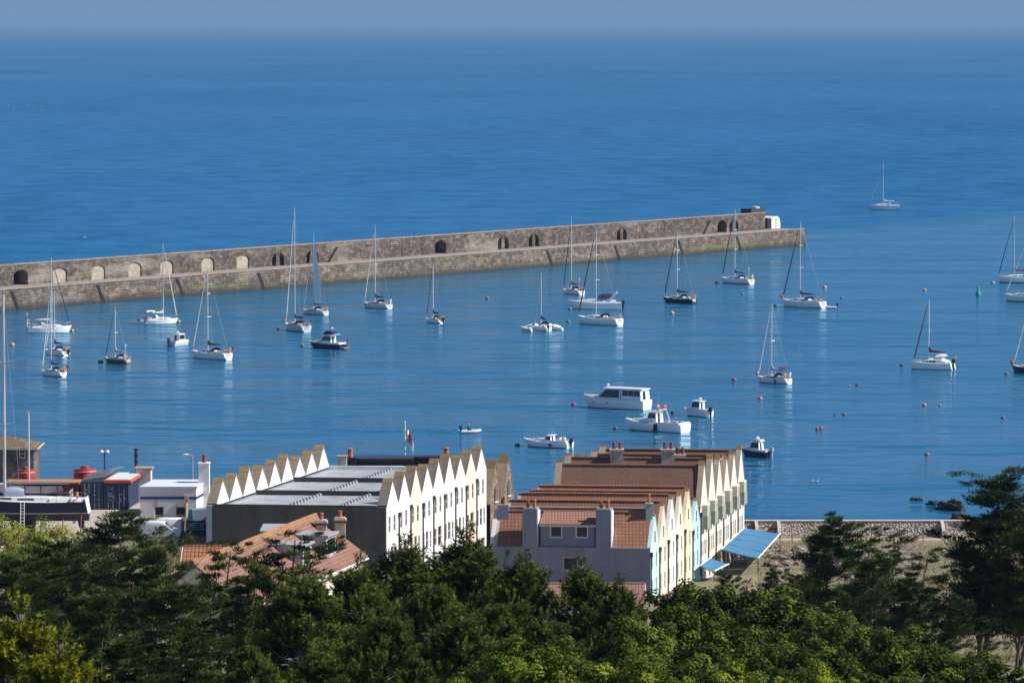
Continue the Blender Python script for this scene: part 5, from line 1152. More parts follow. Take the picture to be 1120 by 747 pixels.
def yacht(label, x0, x1, yw, th, hull='white', anti='black', stripe=None, cover='navy', jib='white', hood='navy', mast=None, mx=None, jibr=.085, boom=True, flag=False, sail=False, buoys=(), group='moored sailing yachts', Bf=.33, ext=(), mt=.56, fbk=.122, jibline=True, wheel=True):
    if 140 <= th <= 173: th = 139+(th-155)*.3
    L, B, loc, M, s = place(x0, x1, yw, th, Bf)
    fb = max(.72, fbk*L); H = Hull(L, B, fb)
    root = thing('sailing_yacht', label, 'sailing boat', loc, group)
    H.build(root, M, HULLS[hull], M_ANTI[anti], pm('boot stripe '+stripe, CLOTH[stripe], .5) if stripe else None)
    xm = -L/2+L*mt; zd = H.zs(mt)
    # coachroof
    ts = [.34, .42, .55, .66, .74, .79]; xs = [-L/2+L*t for t in ts]; wd = [H.hb(t)*.62 for t in ts]; hts = [.42, .46, .42, .36, .24, .06]; mb = MB(); k_ = L/10
    rg = []
    for x, w, t, h in zip(xs, wd, ts, hts):
        zb = H.zs(t)-.02; h *= max(.95, k_*1.2); rg.append([M@Vector(q) for q in ((x, -w, zb), (x, -w*.9, zb+h*.8), (x, -w*.7, zb+h), (x, 0, zb+h+.06), (x, w*.7, zb+h), (x, w*.9, zb+h*.8), (x, w, zb))])
    mb.rings(rg, True, True); cr = mb.build('coachroof', M_DECK if hull != 'white' else HULLS['white'], root, smooth=True)
    def sidew(t): return H.hb(t)*.62*.955+.02
    for sd in (-1, 1):
        mb = MB()
        for a, b_ in ((.40, .52), (.55, .64)):
            for tq in (0,): 
                q = []
                for t, z in ((a, .14), (b_, .13), (b_-.01, .27), (a+.01, .31)):
                    q.append(M@Vector((-L/2+L*t, sd*sidew(t)*(1.0-.02*(z > .2)), H.zs(t)-.02+z*max(.95, k_*1.2))))
                mb.poly(q)
        mb.build('cabin_window', M_DARKW, cr)
    # cockpit: coamings, seats, wheel
    t0, t1 = .05, .33; xs_ = (-L/2+L*t0, -L/2+L*t1); zc = H.zs(.2)
    for sd in (-1, 1):
        mb = MB(); w = H.hb(.2)*.62; mb.hexa([M@Vector(q) for q in ((xs_[0]+.2, sd*w, zc-.03), (xs_[1], sd*w, zc-.03), (xs_[1], sd*(w+.25), zc-.03), (xs_[0]+.2, sd*(w+.25), zc-.03), (xs_[0]+.2, sd*w, zc+.2), (xs_[1], sd*w, zc+.34), (xs_[1], sd*(w+.16), zc+.34), (xs_[0]+.2, sd*(w+.16), zc+.2))]); mb.build('coaming', M_DECK, root)
    mb = MB(); w = H.hb(.2)*.6; mb.hexa([M@Vector(q) for q in ((xs_[0]+.15, -w, zc-.02), (xs_[1], -w, zc-.02), (xs_[1], w, zc-.02), (xs_[0]+.15, w, zc-.02), (xs_[0]+.15, -w, zc+.05), (xs_[1], -w, zc+.08), (xs_[1], w, zc+.08), (xs_[0]+.15, w, zc+.05))]); mb.build('cockpit_sole', M_TEAK, root)
    mb = MB(); zg = H.zs(0); xg = H.x(0, 1)-.02; gw = B*.2
    mb.hexa([M@Vector(q) for q in ((H.x(0, .45)-.05, -gw, zg*.45), (H.x(0, .45)-.012, -gw, zg*.45), (H.x(0, .45)-.012, gw, zg*.45), (H.x(0, .45)-.05, gw, zg*.45), (xg-.03, -gw, zg*.97), (xg+.008, -gw, zg*.97), (xg+.008, gw, zg*.97), (xg-.03, gw, zg*.97))])
    mb.build('transom_cut_shade', pm('transom grey', (.40, .38, .35), .7, .15, 3), root)  # grey panel paints the shade of the open cockpit cut
    rc = random.Random(int(x0*7+yw))
    for k in range(4):
        q = M@Vector((xs_[0]+.4+rc.random()*(xs_[1]-xs_[0]-.6), rc.choice((-1, 1))*rc.uniform(.45, .75)*H.hb(.2), zc+.22+rc.uniform(0, .2))); mb = MB(); a_ = rc.uniform(.12, .26)
        mb.ell(q, (a_*1.3, a_, a_*.9), 8); mb.build('deck_bag', pm('deck gear '+str(k % 3), ((.55, .5, .4), (.12, .14, .2), (.5, .17, .06))[k % 3], .8, .2, 4), root)
    if wheel and L > 8:
        xw = -L/2+L*.13; mb = MB(); mb.torus(M@Vector((xw, 0, zc+.75)), .42, .03, axis=M.to_3x3()@Vector((1, 0, 0)), n=14, k=5); mb.tube(M@Vector((xw+.12, 0, zc)), M@Vector((xw+.12, 0, zc+.95)), .08, .06, 6); mb.build('steering_wheel', M_WIRE, root)
    if hood:
        mb = MB(); rg = []; w = H.hb(.36)*.66; zb = H.zs(.36)+.3*max(.8, k_)
        for x, hh in ((-L/2+L*.425, .12), (-L/2+L*.39, .62), (-L/2+L*.35, .74), (-L/2+L*.315, .70)):
            rg.append([M@Vector((x, -w*math.cos(a), zb+hh*math.sin(a)**.6 if a not in (0,) else zb)) for a in [math.pi*k/8 for k in range(9)]])
        mb.rings(rg, False, False); o_ = [f for f in mb.f]; mb.build('sprayhood', cloth(hood), root, smooth=True)
    # mast and rig
    Hm = (yw-mast)/s if mast else L*1.35
    Y_ = loc.y
    if mast: Hm = zat(mast, Y_)
    tip = M@Vector((xm, 0, Hm)); mb = MB(); mb.tube(M@Vector((xm, 0, zd)), tip, .11, .075, 8); ms = mb.build('mast', M_MAST, root)
    mb = MB(); mb.tube(tip, tip+Vector((0, 0, .55)), .018, .012, 4); mb.tube(tip+Vector((-.25, 0, .12)), tip+Vector((.25, 0, .12)), .02, .02, 4); mb.build('masthead_vane', M_WIRE, ms)
    mb = MB()
    for f in ((.42, .70) if L > 8.2 else (.5,)):
        z = zd+(Hm-zd)*f; ww = B*.26*(1 if f < .6 else .8)
        for sd in (-1, 1): mb.tube(M@Vector((xm, 0, z)), M@Vector((xm-.15, sd*ww, z+.06)), .035, .025, 5)
    mb.build('spreader', M_MAST, ms)
    mb = MB()
    for sd in (-1, 1):
        hbm = H.hb(mt)*.94; z1 = zd+(Hm-zd)*.42
        fine(mb, M, [(xm-.15, sd*hbm, zd), (xm-.15, sd*B*.26, z1), (xm, 0, Hm-.4)], .02); fine(mb, M, [(xm+.1, sd*hbm*.98, zd), (xm, 0, z1+.0)], .016)
    fine(mb, M, [(-L/2+.15, 0, H.zs(0)), (xm, 0, Hm-.05)], .018); mb.build('rigging', M_WIRE, ms)
    xb = L/2-.35; zb = H.zs(1.0)+.1; top = Vector((xm+.12, 0, Hm*.985)) if jibline else None
    if jibline:
        p0 = Vector((xb, 0, zb)); mb = MB(); a = p0.lerp(top, .03); b_ = p0.lerp(top, .9)
        mb.path([M@p for p in (a, p0.lerp(top, .08), p0.lerp(top, .5), b_)], [jibr*.5, jibr*1.25, jibr, jibr*.5], 7); j = mb.build('furled_jib', cloth(jib), ms)
        mb = MB(); fine(mb, M, [tuple(p0), tuple(top)], .02); mb.build('forestay', M_WIRE, j)
    if boom:
        zbm = zd+1.05+.03*L; Lb = L*.36; e = Vector((xm-Lb, 0, zbm+.1)); mb = MB(); mb.tube(M@Vector((xm-.1, 0, zbm)), M@e, .075, .06, 7); bm_ = mb.build('boom', M_MAST, root)
        if cover and not sail:
            mb = MB(); rg = []
            for u, hh, ww in ((0, .95, .12), (.04, .85, .17), (.12, .46, .19), (.35, .36, .17), (.7, .27, .14), (.97, .16, .10), (1, .06, .05)):
                x = xm-.12-(Lb-.1)*u; z0_ = zbm+.1*u-.05; rg.append([M@Vector((x, ww*math.cos(a), z0_+hh/2+hh/2*math.sin(a))) for a in [2*math.pi*k/8 for k in range(8)]])
            mb.rings(rg); mb.build('sail_cover', cloth(cover), bm_, smooth=True)
        if sail:
            mb = MB(); n = 14; 
            for i in range(n+1):
                v = i/n; z = zbm+.25+(Hm-zbm-1.0)*v; w = Lb*.95*(1-v)**.85*.98+.12
                for k in range(7): u = k/6; x = xm-.1-w*u; mb.v.append(tuple(M@Vector((x, .35*math.sin(u*math.pi)*(1-v)+.02, z))))
            for i in range(n):
                for k in range(6): a = i*7+k; mb.f.append([a, a+1, a+8, a+7]); mb.m.append(0)
            mb.build('mainsail', M_SAIL, root, smooth=True)
            mb = MB(); mb.tube(M@Vector((xm-.15, 0, zbm+.12)), M@(e+Vector((0, 0, .1))), .2, .13, 8); mb.build('lazy_bag', cloth(cover or 'navy'), bm_)
    # pulpit, pushpit and guard wires
    mb = MB(); zt = .62
    for sd in (-1, 1):
        pts = []
        for t in (.02, .12, .24, .36, .48, .60, .72, .84, .93):
            p = Vector((H.x(t, 1), sd*(H.hb(t)-.06), H.zs(t))); mb.tube(M@p, M@(p+Vector((0, 0, zt))), .02, .02, 4); pts.append(p+Vector((0, 0, zt)))
        mb.path([M@p for p in pts], .014, 4)
    mb.path([M@Vector(q) for q in ((H.x(.86, 1), -(H.hb(.86)-.05), H.zs(.86)+zt), (L/2-.1, 0, H.zs(1)+zt+.05), (H.x(.86, 1), H.hb(.86)-.05, H.zs(.86)+zt))], .028, 5)
    mb.path([M@Vector(q) for q in ((H.x(.1, 1), -(H.hb(.1)-.05), H.zs(.1)+zt), (H.x(.0, 1)+.05, -H.hb(0)*.8, H.zs(0)+zt), (H.x(.0, 1)+.05, H.hb(0)*.8, H.zs(0)+zt), (H.x(.1, 1), H.hb(.1)-.05, H.zs(.1)+zt))], .028, 5)
    mb.build('guard_rail', M_WIRE, root)
    if flag: ensign(root, M, H.x(0, 1)+.1, -B*.25, H.zs(0)+.1)
    for e in ext:
        if e == 'orange': mb = MB(); mb.torus(M@Vector((H.x(.04, 1), -H.hb(.03)*.7, H.zs(0)+.55)), .28, .1, axis=M.to_3x3()@Vector((1, 0, 0)), n=12); mb.build('lifebuoy', M_ORB, root)
        if e == 'yellow': mb = MB(); mb.torus(M@Vector((H.x(.04, 1), H.hb(.03)*.7, H.zs(0)+.6)), .28, .11, axis=M.to_3x3()@Vector((1, 0, .2)), n=12); mb.build('horseshoe_buoy', M_YEL, root)
        if e == 'white_ring': mb = MB(); mb.torus(M@Vector((H.x(.03, 1), -H.hb(.03)*.6, H.zs(0)+.65)), .3, .11, axis=M.to_3x3()@Vector((1, .3, .2)), n=12); mb.build('lifebuoy', M_FRAME, root)
        if e == 'pink_ball': mb = MB(); mb.ell(M@Vector((L/2-.25, .25, H.zs(1)+.38)), (.34, .34, .38)); mb.build('fender_ball', pm('faded pink', (.62, .25, .2), .7), root)
        if e == 'redball': mb = MB(); mb.ell(M@Vector((L/2-.2, .2, H.zs(1)+.4)), (.36, .36, .4)); mb.build('fender_ball', pm('fender red', (.62, .09, .05), .7), root)
        if e == 'fender': mb = MB(); p = M@Vector((-L*.18, H.hb(.3)+.13, fb*.55)); mb.ell(p, (.15, .15, .38)); mb.build('fender', cloth('navy'), root)
        if e == 'fenders':
            for t in (.3, .55): mb = MB(); p = M@Vector((-L/2+L*t, H.hb(t)+.12, fb*.6)); mb.ell(p, (.13, .13, .34)); mb.build('fender', cloth('black'), root)
        if e == 'bimini':
            mb = MB(); w = B*.3; zz = zc+1.75
            rg = [[M@Vector((x, -w*math.cos(a), zz+.22*math.sin(a)+dz)) for a in [math.pi*k/6 for k in range(7)]] for x, dz in ((-L/2+L*.06, -.12), (-L/2+L*.18, 0), (-L/2+L*.30, -.06))]
            mb.rings(rg, False, False); bi = mb.build('bimini', cloth(hood or 'white'), root, smooth=True)
            mb = MB(); [mb.tube(M@Vector((x, sd*w, zz-.1)), M@Vector((-L/2+L*.18, sd*w*1.1, zc)), .025, .025, 4) for x in (-L/2+L*.06, -L/2+L*.30) for sd in (-1, 1)]; mb.build('bimini_frame', M_WIRE, bi)
        if e == 'arch':
            mb = MB(); xx = -L/2+L*.05; mb.path([M@Vector(q) for q in ((xx, -B*.36, zc), (xx-.1, -B*.34, zc+1.9), (xx-.1, B*.34, zc+1.9), (xx, B*.36, zc))], .06, 6); ar = mb.build('stern_arch', M_FRAME, root)
            mb = MB(); mb.box(xx-.5, xx+.35, -B*.3, B*.3, zc+1.93, zc+1.99, M=M); mb.build('solar_panel', cloth('navy'), ar)
        if e == 'redcloth': mb = MB(); mb.hexa([M@Vector((L*.22+dx, dy, H.zs(.74)+dz)) for dx, dy, dz in ((-.7, -.4, .1), (.5, -.3, .1), (.5, .3, .1), (-.7, .4, .1), (-.6, -.3, .42), (.3, -.2, .34), (.3, .2, .34), (-.6, .3, .42))]); mb.build('dinghy_cover', pm('faded red cloth', (.45, .07, .06), .8), root)
        if e == 'outboard': outboard(root, M, H.x(0, 1)-.15, -B*.2, .35)
        if e == 'wind': 
            xx = -L/2+.3; mb = MB(); mb.tube(M@Vector((xx, B*.3, zc)), M@Vector((xx, B*.3, zc+2.6)), .035, .03, 5); wn = mb.build('pole', M_FRAME, root)
            mb = MB(); c_ = M@Vector((xx, B*.3, zc+2.65)); mb.ell(c_, (.3, .12, .12)); [mb.tube(c_, c_+Vector((0, math.cos(k*2.1)*.5, math.sin(k*2.1)*.5)), .03, .02, 4) for k in range(3)]; mb.build('wind_generator', M_FRAME, wn)
        if e == 'davits':
            mb = MB(); mb.hexa([M@Vector((-L/2-.7+dx, dy, dz)) for dx, dy, dz in ((-.45, -B*.42, .7), (.35, -B*.42, .65), (.35, B*.42, .65), (-.45, B*.42, .7), (-.5, -B*.4, 1.15), (.4, -B*.4, 1.05), (.4, B*.4, 1.05), (-.5, B*.4, 1.15))]); mb.build('dinghy_on_davits', pm('dinghy grey', (.25, .27, .3), .6), root)
    return root
def outboard(root, M, x, y, z, s=1.0, col='black'):
    mb = MB(); mb.hexa([M@Vector((x+s*a, y+s*b_, z+s*c)) for a, b_, c in ((-.32, -.17, .35), (.12, -.19, .35), (.12, .19, .35), (-.32, .17, .35), (-.36, -.13, .85), (.06, -.15, .9), (.06, .15, .9), (-.36, .13, .85))])
    mb.hexa([M@Vector((x+s*a, y+s*b_, z+s*c)) for a, b_, c in ((-.2, -.06, -.6), (.0, -.06, -.6), (.0, .06, -.6), (-.2, .06, -.6), (-.22, -.09, .35), (.04, -.09, .35), (.04, .09, .35), (-.22, .09, .35))])
    return mb.build('outboard_motor', cloth(col), root)
Yt = yacht
Yt('white yacht facing right, nearest the left end of the breakwater, low arch at its stern', 26.5, 78.5, 364.5, 14, jib='blue', hood='grey', mast=283, cover='white', ext=('arch', 'orange', 'wind'), jibr=.10, anti='blue', boom=True)
Yt('white yacht with a navy boom cover, between the other two of the far left cluster', 42, 77.5, 389.5, 132, cover='navy', mast=319, ext=('orange', 'outboard'), hood='navy')
Yt('white yacht with a wide stern and small red ensign, lowest of the far left cluster', 38.5, 73.5, 412, 138, cover='blue', mast=318, ext=('orange',), flag=True, hood='navy', anti='black')
Yt('small green hulled yacht cluttered with blue canvas and a yellow horseshoe buoy', 108.5, 144.5, 398, 164, hull='green', cover='grey', jib='navy', hood='blue', mast=336, ext=('yellow', 'fenders', 'wind'), Bf=.36, jibr=.06)
Yt('white yacht pointing right with frame awning over its cockpit, below the blocked arches', 155, 196, 355, 24, cover='white', hood='white', jib='white', mast=267, ext=('bimini', 'davits'), flag=True, anti='blue')
Yt('white yacht with a long dark boom cover and red cloth on its foredeck', 202.5, 255.5, 393.5, 166, cover='navy', jib='white', hood='navy', mast=294, ext=('redcloth', 'orange'), flag=True)
Yt('big grey white yacht with the tallest mast of all, stern towards the shore', 305, 342, 363, 120, hull='grey', cover='navy', jib='white', hood='navy', mast=228, ext=('pink_ball', 'bimini'), flag=True, Bf=.30)
Yt('yacht with its pale mainsail hoisted, just beyond the tallest masted one', 326.5, 360.5, 345, 152, hull='grey', cover='navy', jib='grey', hood='blue', mast=257, ext=('orange',), sail=True, mt=.53)
Yt('grey blue yacht moored alone below the green weed on the breakwater, short black boom cover', 393, 430.5, 338, 150, hull='grey', cover='black', jib='white', hood='navy', mast=247, ext=('white_ring',))
Yt('small white yacht with a thin maroon furled jib, alone below a single dark arch', 462, 487, 354, 128, cover='black', jib='maroon', hood='black', mast=290, ext=('orange', 'outboard'), jibr=.07)
Yt('white yacht with a thick navy boom cover behind the white sports cruiser', 612, 640.5, 322.5, 128, cover='navy', jib='navy', hood='navy', mast=238, ext=('orange', 'wind'), anti='blue')
Yt('long white yacht with open wide stern, directly in front of the white sports cruiser', 627, 683, 356, 172, cover=None, jib='black', hood='black', mast=250, ext=('orange',), boom=False, anti='blue', jibr=.11)
Yt('navy hulled yacht with a black sail cover, dark furled jib', 722.5, 763.5, 332.5, 164, hull='navy', cover='black', jib='navy', hood='navy', mast=252, ext=('orange',), anti='black', jibr=.11)
Yt('white yacht with a blue stripe and blue boom cover, close under the breakwater stairs', 786, 826, 311, 156, cover='navy', jib='navy', hood='blue', stripe='blue', mast=229, ext=('wind', 'white_ring'), anti='blue', jibr=.11)
Yt('long white yacht with black boom cover, red ball at its bow and dinghy astern', 852, 905, 337, 171, cover='black', jib='navy', hood='black', mast=243, ext=('redball',), anti='blue', jibr=.12)
Yt('small white yacht with maroon sprayhood and pink ball at its bow', 825.5, 868, 420, 154, cover='grey', jib='white', hood='maroon', mast=333, ext=('pink_ball', 'white_ring', 'yellow', 'fender', 'bimini'), anti='black', wheel=False)
Yt('white yacht with a maroon sail cover, cut by the right edge of the view', 1091, 1141, 309.5, 176, cover='maroon', jib='navy', hood='navy', mast=237, mt=.62, stripe='navy', anti='blue')
Yt('white yacht with navy waterline at the right edge, just below the maroon covered one', 1097, 1148, 331, 172, cover='navy', jib='white', hood='navy', mast=262, stripe='navy', anti='blue', mt=.45)
Yt('dark blue hulled yacht of which only the bow shows at the right edge', 1105.5, 1156, 409.5, 166, hull='navy', cover='blue', jib='white', hood='navy', mast=312, ext=('redball',), mt=.45)
Yt('lone white yacht far out on the open sea', 950.5, 985.5, 229.5, 177, cover='white', jib='grey', hood='grey', mast=179, group='moored sailing yachts', flag=True, anti='blue', jibr=.09)
# --- multihulls
def catamaran():
    x0, x1, yw, th = 994.5, 1047, 404.5, 162; L, B, loc, M, s = place(x0, x1, yw, th, .5)
    root = thing('catamaran', 'white catamaran with maroon sail cover and maroon furled jib', 'catamaran', loc, 'multihulls'); 
    for sd in (-1, 1):
        M2 = M@Matrix.Translation((0, sd*B*.34, 0)); H = Hull(L, B*.32, 1.15, full=.15); H.build(root, M2, HULLS['white'], M_ANTI['red' if sd < 0 else 'black'])
    mb = MB(); xs = [-L*.36, -L*.2, .0, L*.15, L*.27]; house_block(mb, M, xs, B*.42, B*.36, .95, [1.55, 2.0, 1.95, 1.65, 1.2]); br = mb.build('bridge_deck', HULLS['white'], root, smooth=True)
    for sd in (-1, 1):
        mb = MB()
        for k in range(4): x = -L*.12+k*L*.085; w = B*.40-.02*k; mb.poly([M@Vector((x+dx, sd*(w-.0-.04*k+.03), z)) for dx, z in ((0, 1.3), (.5, 1.28), (.45, 1.56-.03*k), (.05, 1.6-.03*k))])
        mb.build('cabin_window', M_DARKW, br)
    mb = MB(); mb.poly([M@Vector(q) for q in ((L*.06, -B*.28, 1.88), (L*.16, -B*.27, 1.67), (L*.16, B*.27, 1.67), (L*.06, B*.28, 1.88))]); mb.build('windscreen', M_DARKW, br)
    mb = MB(); mb.box(-L*.44, -L*.3, -B*.3, B*.3, .9, 1.4, M=M); mb.build('cockpit', M_DECK, root)
    mb = MB(); w = B*.3; mb.rings([[M@Vector((x, -w*math.cos(a), 2.3+.5*math.sin(a)+dz)) for a in [math.pi*k/6 for k in range(7)]] for x, dz in ((-L*.33, -.1), (-L*.22, 0), (-L*.1, -.25))], False, False); mb.build('bimini', pm('canvas white', CLOTH['white'], .8), root, smooth=True)
    Hm = zat(328, loc.y); xm = L*.08; mb = MB(); mb.tube(M@Vector((xm, 0, 1.7)), M@Vector((xm, 0, Hm)), .11, .08, 8); ms = mb.build('mast', M_MAST, root)
    mb = MB(); z = Hm*.55; [mb.tube(M@Vector((xm, 0, z)), M@Vector((xm-.2, sd*1.2, z+.05)), .035, .03, 5) for sd in (-1, 1)]; mb.build('spreader', M_MAST, ms)
    mb = MB(); [fine(mb, M, [(xm-.3, sd*B*.42, 1.2), (xm-.2, sd*1.2, z), (xm, 0, Hm-.2)], .02) for sd in (-1, 1)]; mb.build('rigging', M_WIRE, ms)
    mb = MB(); p0 = Vector((L*.42, 0, 1.5)); tp = Vector((xm+.1, 0, Hm-.2)); mb.path([M@p0.lerp(tp, f) for f in (.03, .1, .5, .93)], [.06, .13, .11, .06], 7); mb.build('furled_jib', cloth('plum'), ms)
    mb = MB(); mb.tube(M@Vector((xm-.1, 0, 3.0)), M@Vector((xm-3.1, 0, 3.0)), .08, .06, 6); bm_ = mb.build('boom', M_MAST, root)
    mb = MB(); rg = []
    for u, hh, ww in ((0, 1.2, .14), (.05, 1.1, .18), (.13, .5, .2), (.5, .36, .17), (1, .15, .1)): rg.append([M@Vector((xm-.12-3.0*u, ww*math.cos(a), 2.95+hh/2+hh/2*math.sin(a))) for a in [2*math.pi*k/8 for k in range(8)]])
    mb.rings(rg); mb.build('sail_cover', cloth('plum'), bm_, smooth=True)
    outboard(root, M, -L*.47, 0, .7, 1.3)
    ensign(root, M, -L*.46, -B*.3, 1.2, pm('flag yellow', (.6, .38, .05), .8))
catamaran()
def trimaran():
    x0, x1, yw, th = 571, 616, 362.5, 112; s = scl(yw); loc = G(593, yw, 0)+Vector((0, 3.0, 0)); M = Matrix.Translation(loc)@Matrix.Rotation(R(th), 4, 'Z'); Wd = 45/s
    root = thing('trimaran', 'folding trimaran with three slim hulls and a blue boom cover', 'trimaran', loc, 'multihulls')
    L = 7.6; H = Hull(L, 2.3, .95, full=.35); H.build(root, M, HULLS['white'], M_ANTI['black'])
    for sd in (-1, 1):
        M2 = M@Matrix.Translation((.2, sd*(Wd/2-.75), 0)); a = Hull(6.0, 1.0, .62, full=.55); a.build(root, M2, HULLS['ivory'], M_ANTI['black'])
        mb = MB(); [mb.path([M@Vector((x, sd*.9, 1.0)), M@Vector((x, sd*(Wd*.25), 1.12)), M@Vector((x, sd*(Wd/2-.75), .7))], .13, 6) for x in (-1.4, 1.2)]; mb.build('cross_beam', M_MAST, root)
    mb = MB(); house_block(mb, M, [-1.4, -.4, 1.0, 1.9], .75, .45, .9, [1.35, 1.45, 1.3, 1.0]); cr = mb.build('coachroof', HULLS['white'], root, smooth=True)
    side_glass(root, M, [(-1.0, 1.05), (.6, 1.05), (.5, 1.22), (-.9, 1.24)], lambda x: .73-.1*(x+1), cr)
    Hm = zat(299, loc.y); mb = MB(); mb.tube(M@Vector((.5, 0, 1.3)), M@Vector((.5, 0, Hm)), .1, .07, 8); ms = mb.build('mast', M_MAST, root)
    mb = MB(); [fine(mb, M, [(-.2, sd*(Wd/2-.8), .7), (.5, 0, Hm*.9)], .02) for sd in (-1, 1)]; fine(mb, M, [(L/2-.2, 0, 1.2), (.5, 0, Hm*.97)], .045); mb.build('rigging', M_WIRE, ms)
    mb = MB(); rg = []
    for u, hh, ww in ((0, .9, .14), (.08, .75, .2), (.4, .5, .2), (1, .2, .1)): rg.append([M@Vector((.4-2.7*u, ww*math.cos(a), 2.2+hh/2+hh/2*math.sin(a))) for a in [2*math.pi*k/8 for k in range(8)]])
    mb.rings(rg); mb.build('sail_cover', cloth('blue'), root, smooth=True)
    mb = MB(); w = .8; mb.rings([[M@Vector((x, -w*math.cos(a), 1.2+hh*math.sin(a))) for a in [math.pi*k/6 for k in range(7)]] for x, hh in ((-.9, .25), (-1.2, .7), (-1.7, .75))], False, False); mb.build('sprayhood', cloth('navy'), root, smooth=True)
    outboard(root, M, -L/2-.1, .3, .4)
    for sd in (-1, 1): mb = MB(); mb.box(-2.8, -1.7, sd*.5-.15, sd*.5+.15, .95, 1.2, M=M); mb.build('coaming', M_DECK, root)
trimaran()
# --- motor boats
def motor(label, x0, x1, yw, th, kind, hull='white', anti='black', group='moored motor boats', Bf=.34, fbk=.12, flare=.6):
    if 140 <= th <= 173: th = 143+(th-160)*.8
    L, B, loc, M, s = place(x0, x1, yw, th, Bf); fb = max(.6, fbk*L); H = Hull(L, B, fb, flare=flare, full=.12, tr=-.05, bow=.9)
    root = thing('motor_boat', label, 'motor boat', loc, group); H.build(root, M, HULLS[hull], M_ANTI[anti]); z0 = fb-.03; X = lambda t: -L/2+L*t
    wt = HULLS['white']
    def rails(ta, tb, h=.6):
        mb = MB()
        for sd in (-1, 1):
            pts = []
            for k in range(7):
                t = ta+(tb-ta)*k/6; p = Vector((H.x(t, 1), sd*max(.05, H.hb(t)-.08), H.zs(t))); mb.tube(M@p, M@(p+Vector((0, 0, h))), .02, .02, 4); pts.append(M@(p+Vector((0, 0, h))))
            mb.path(pts, .025, 5)
        mb.build('guard_rail', M_WIRE, root)
    def cabin(ta, tb, wf, zt, rake_f, rake_a, name='cabin', mat=None, zb=None, tap=.88, glassy=True, band=(.42, .86), nwin=3, gap=.012):
        zb = z0 if zb is None else zb; xa, xb = X(ta), X(tb); w = B/2*wf; h = zt-zb; mb = MB()
        c = lambda x, y, z: M@Vector((x, y, z))
        mb.hexa([c(xa, -w, zb), c(xb, -w*.86, zb), c(xb, w*.86, zb), c(xa, w, zb), c(xa+rake_a, -w*tap, zt), c(xb-rake_f, -w*.86*tap, zt), c(xb-rake_f, w*.86*tap, zt), c(xa+rake_a, w*tap, zt)])
        cb = mb.build(name, mat or wt, root)
        def pt(u, v, sd, out=.035):
            x = (xa+rake_a*v)+((xb-rake_f*v)-(xa+rake_a*v))*u; ww = w*(1-.14*u)*(1-(1-tap)*v)+out; return c(x, sd*ww, zb+h*v)
        if glassy:
            for sd in (-1, 1):
                for k in range(nwin):
                    u0 = .04+.9*k/nwin+gap; u1 = .04+.9*(k+1)/nwin-gap; mb = MB(); mb.poly([pt(u0, band[0], sd), pt(u1, band[0], sd), pt(u1, band[1], sd), pt(u0, band[1], sd)]); mb.build('cabin_window', M_DARKW, cb)
            mb = MB(); q = []
            for v, sgn in ((band[0], -1), (band[0], 1), (band[1], 1), (band[1], -1)):
                x = xb-rake_f*v+.03; ww = w*.86*(1-(1-tap)*v)*.92; q.append(c(x, sgn*ww, zb+h*v))
            mb.poly(q); mb.build('windscreen', M_DARKW, cb)
            mb = MB(); q = []
            for v, sgn in ((.1, -.1), (.1, .5), (.85, .5), (.85, -.1)): q.append(c(xa+rake_a*v-.015, sgn*w*(1-(1-tap)*v), zb+h*v))
            mb.poly(q); mb.build('cabin_door', M_DARKW, cb)
        mb = MB(); o = .12; mb.hexa([c(xa+rake_a-o*2, -w*tap-o, zt+.003), c(xb-rake_f+o, -w*.86*tap-o, zt+.003), c(xb-rake_f+o, w*.86*tap+o, zt+.003), c(xa+rake_a-o*2, w*tap+o, zt+.003), c(xa+rake_a-o*2, -w*tap, zt+.1), c(xb-rake_f, -w*.86*tap, zt+.1), c(xb-rake_f, w*.86*tap, zt+.1), c(xa+rake_a-o*2, w*tap, zt+.1)]); mb.build('cabin_roof', wt, cb)
        return cb
    def foredeck(ta, tb, h):
        mb = MB(); ts = [ta+(tb-ta)*k/4 for k in range(5)]; rg = []
        for k, t in enumerate(ts):
            w = H.hb(t)*.7; zb = H.zs(t)-.03; hh = h*(1-(k/4)**2)+.03; rg.append([M@Vector(q) for q in ((X(t), -w, zb), (X(t), -w*.8, zb+hh*.85), (X(t), 0, zb+hh), (X(t), w*.8, zb+hh*.85), (X(t), w, zb))])
        mb.rings(rg, True, True); return mb.build('fore_cabin', wt, root, smooth=True)
    def coam(ta, tb, h):
        mb = MB()
        for sd in (-1, 1): w = H.hb((ta+tb)/2); mb.hexa([M@Vector(q) for q in ((X(ta), sd*(w-.3), z0), (X(tb), sd*(w-.3), z0), (X(tb), sd*(w-.03), z0), (X(ta), sd*(w-.03), z0), (X(ta), sd*(w-.22), z0+h), (X(tb), sd*(w-.22), z0+h), (X(tb), sd*(w-.05), z0+h), (X(ta), sd*(w-.05), z0+h))])
        mb.box(X(ta)-.02, X(ta)+.2, -B*.4, B*.4, z0-.01, z0+h, M=M); mb.build('cockpit_coaming', wt, root)
        mb = MB(); mb.box(X(ta)+.22, X(tb), -B*.34, B*.34, z0-.005, z0+.06, M=M); mb.build('cockpit_sole', M_TEAK, root)
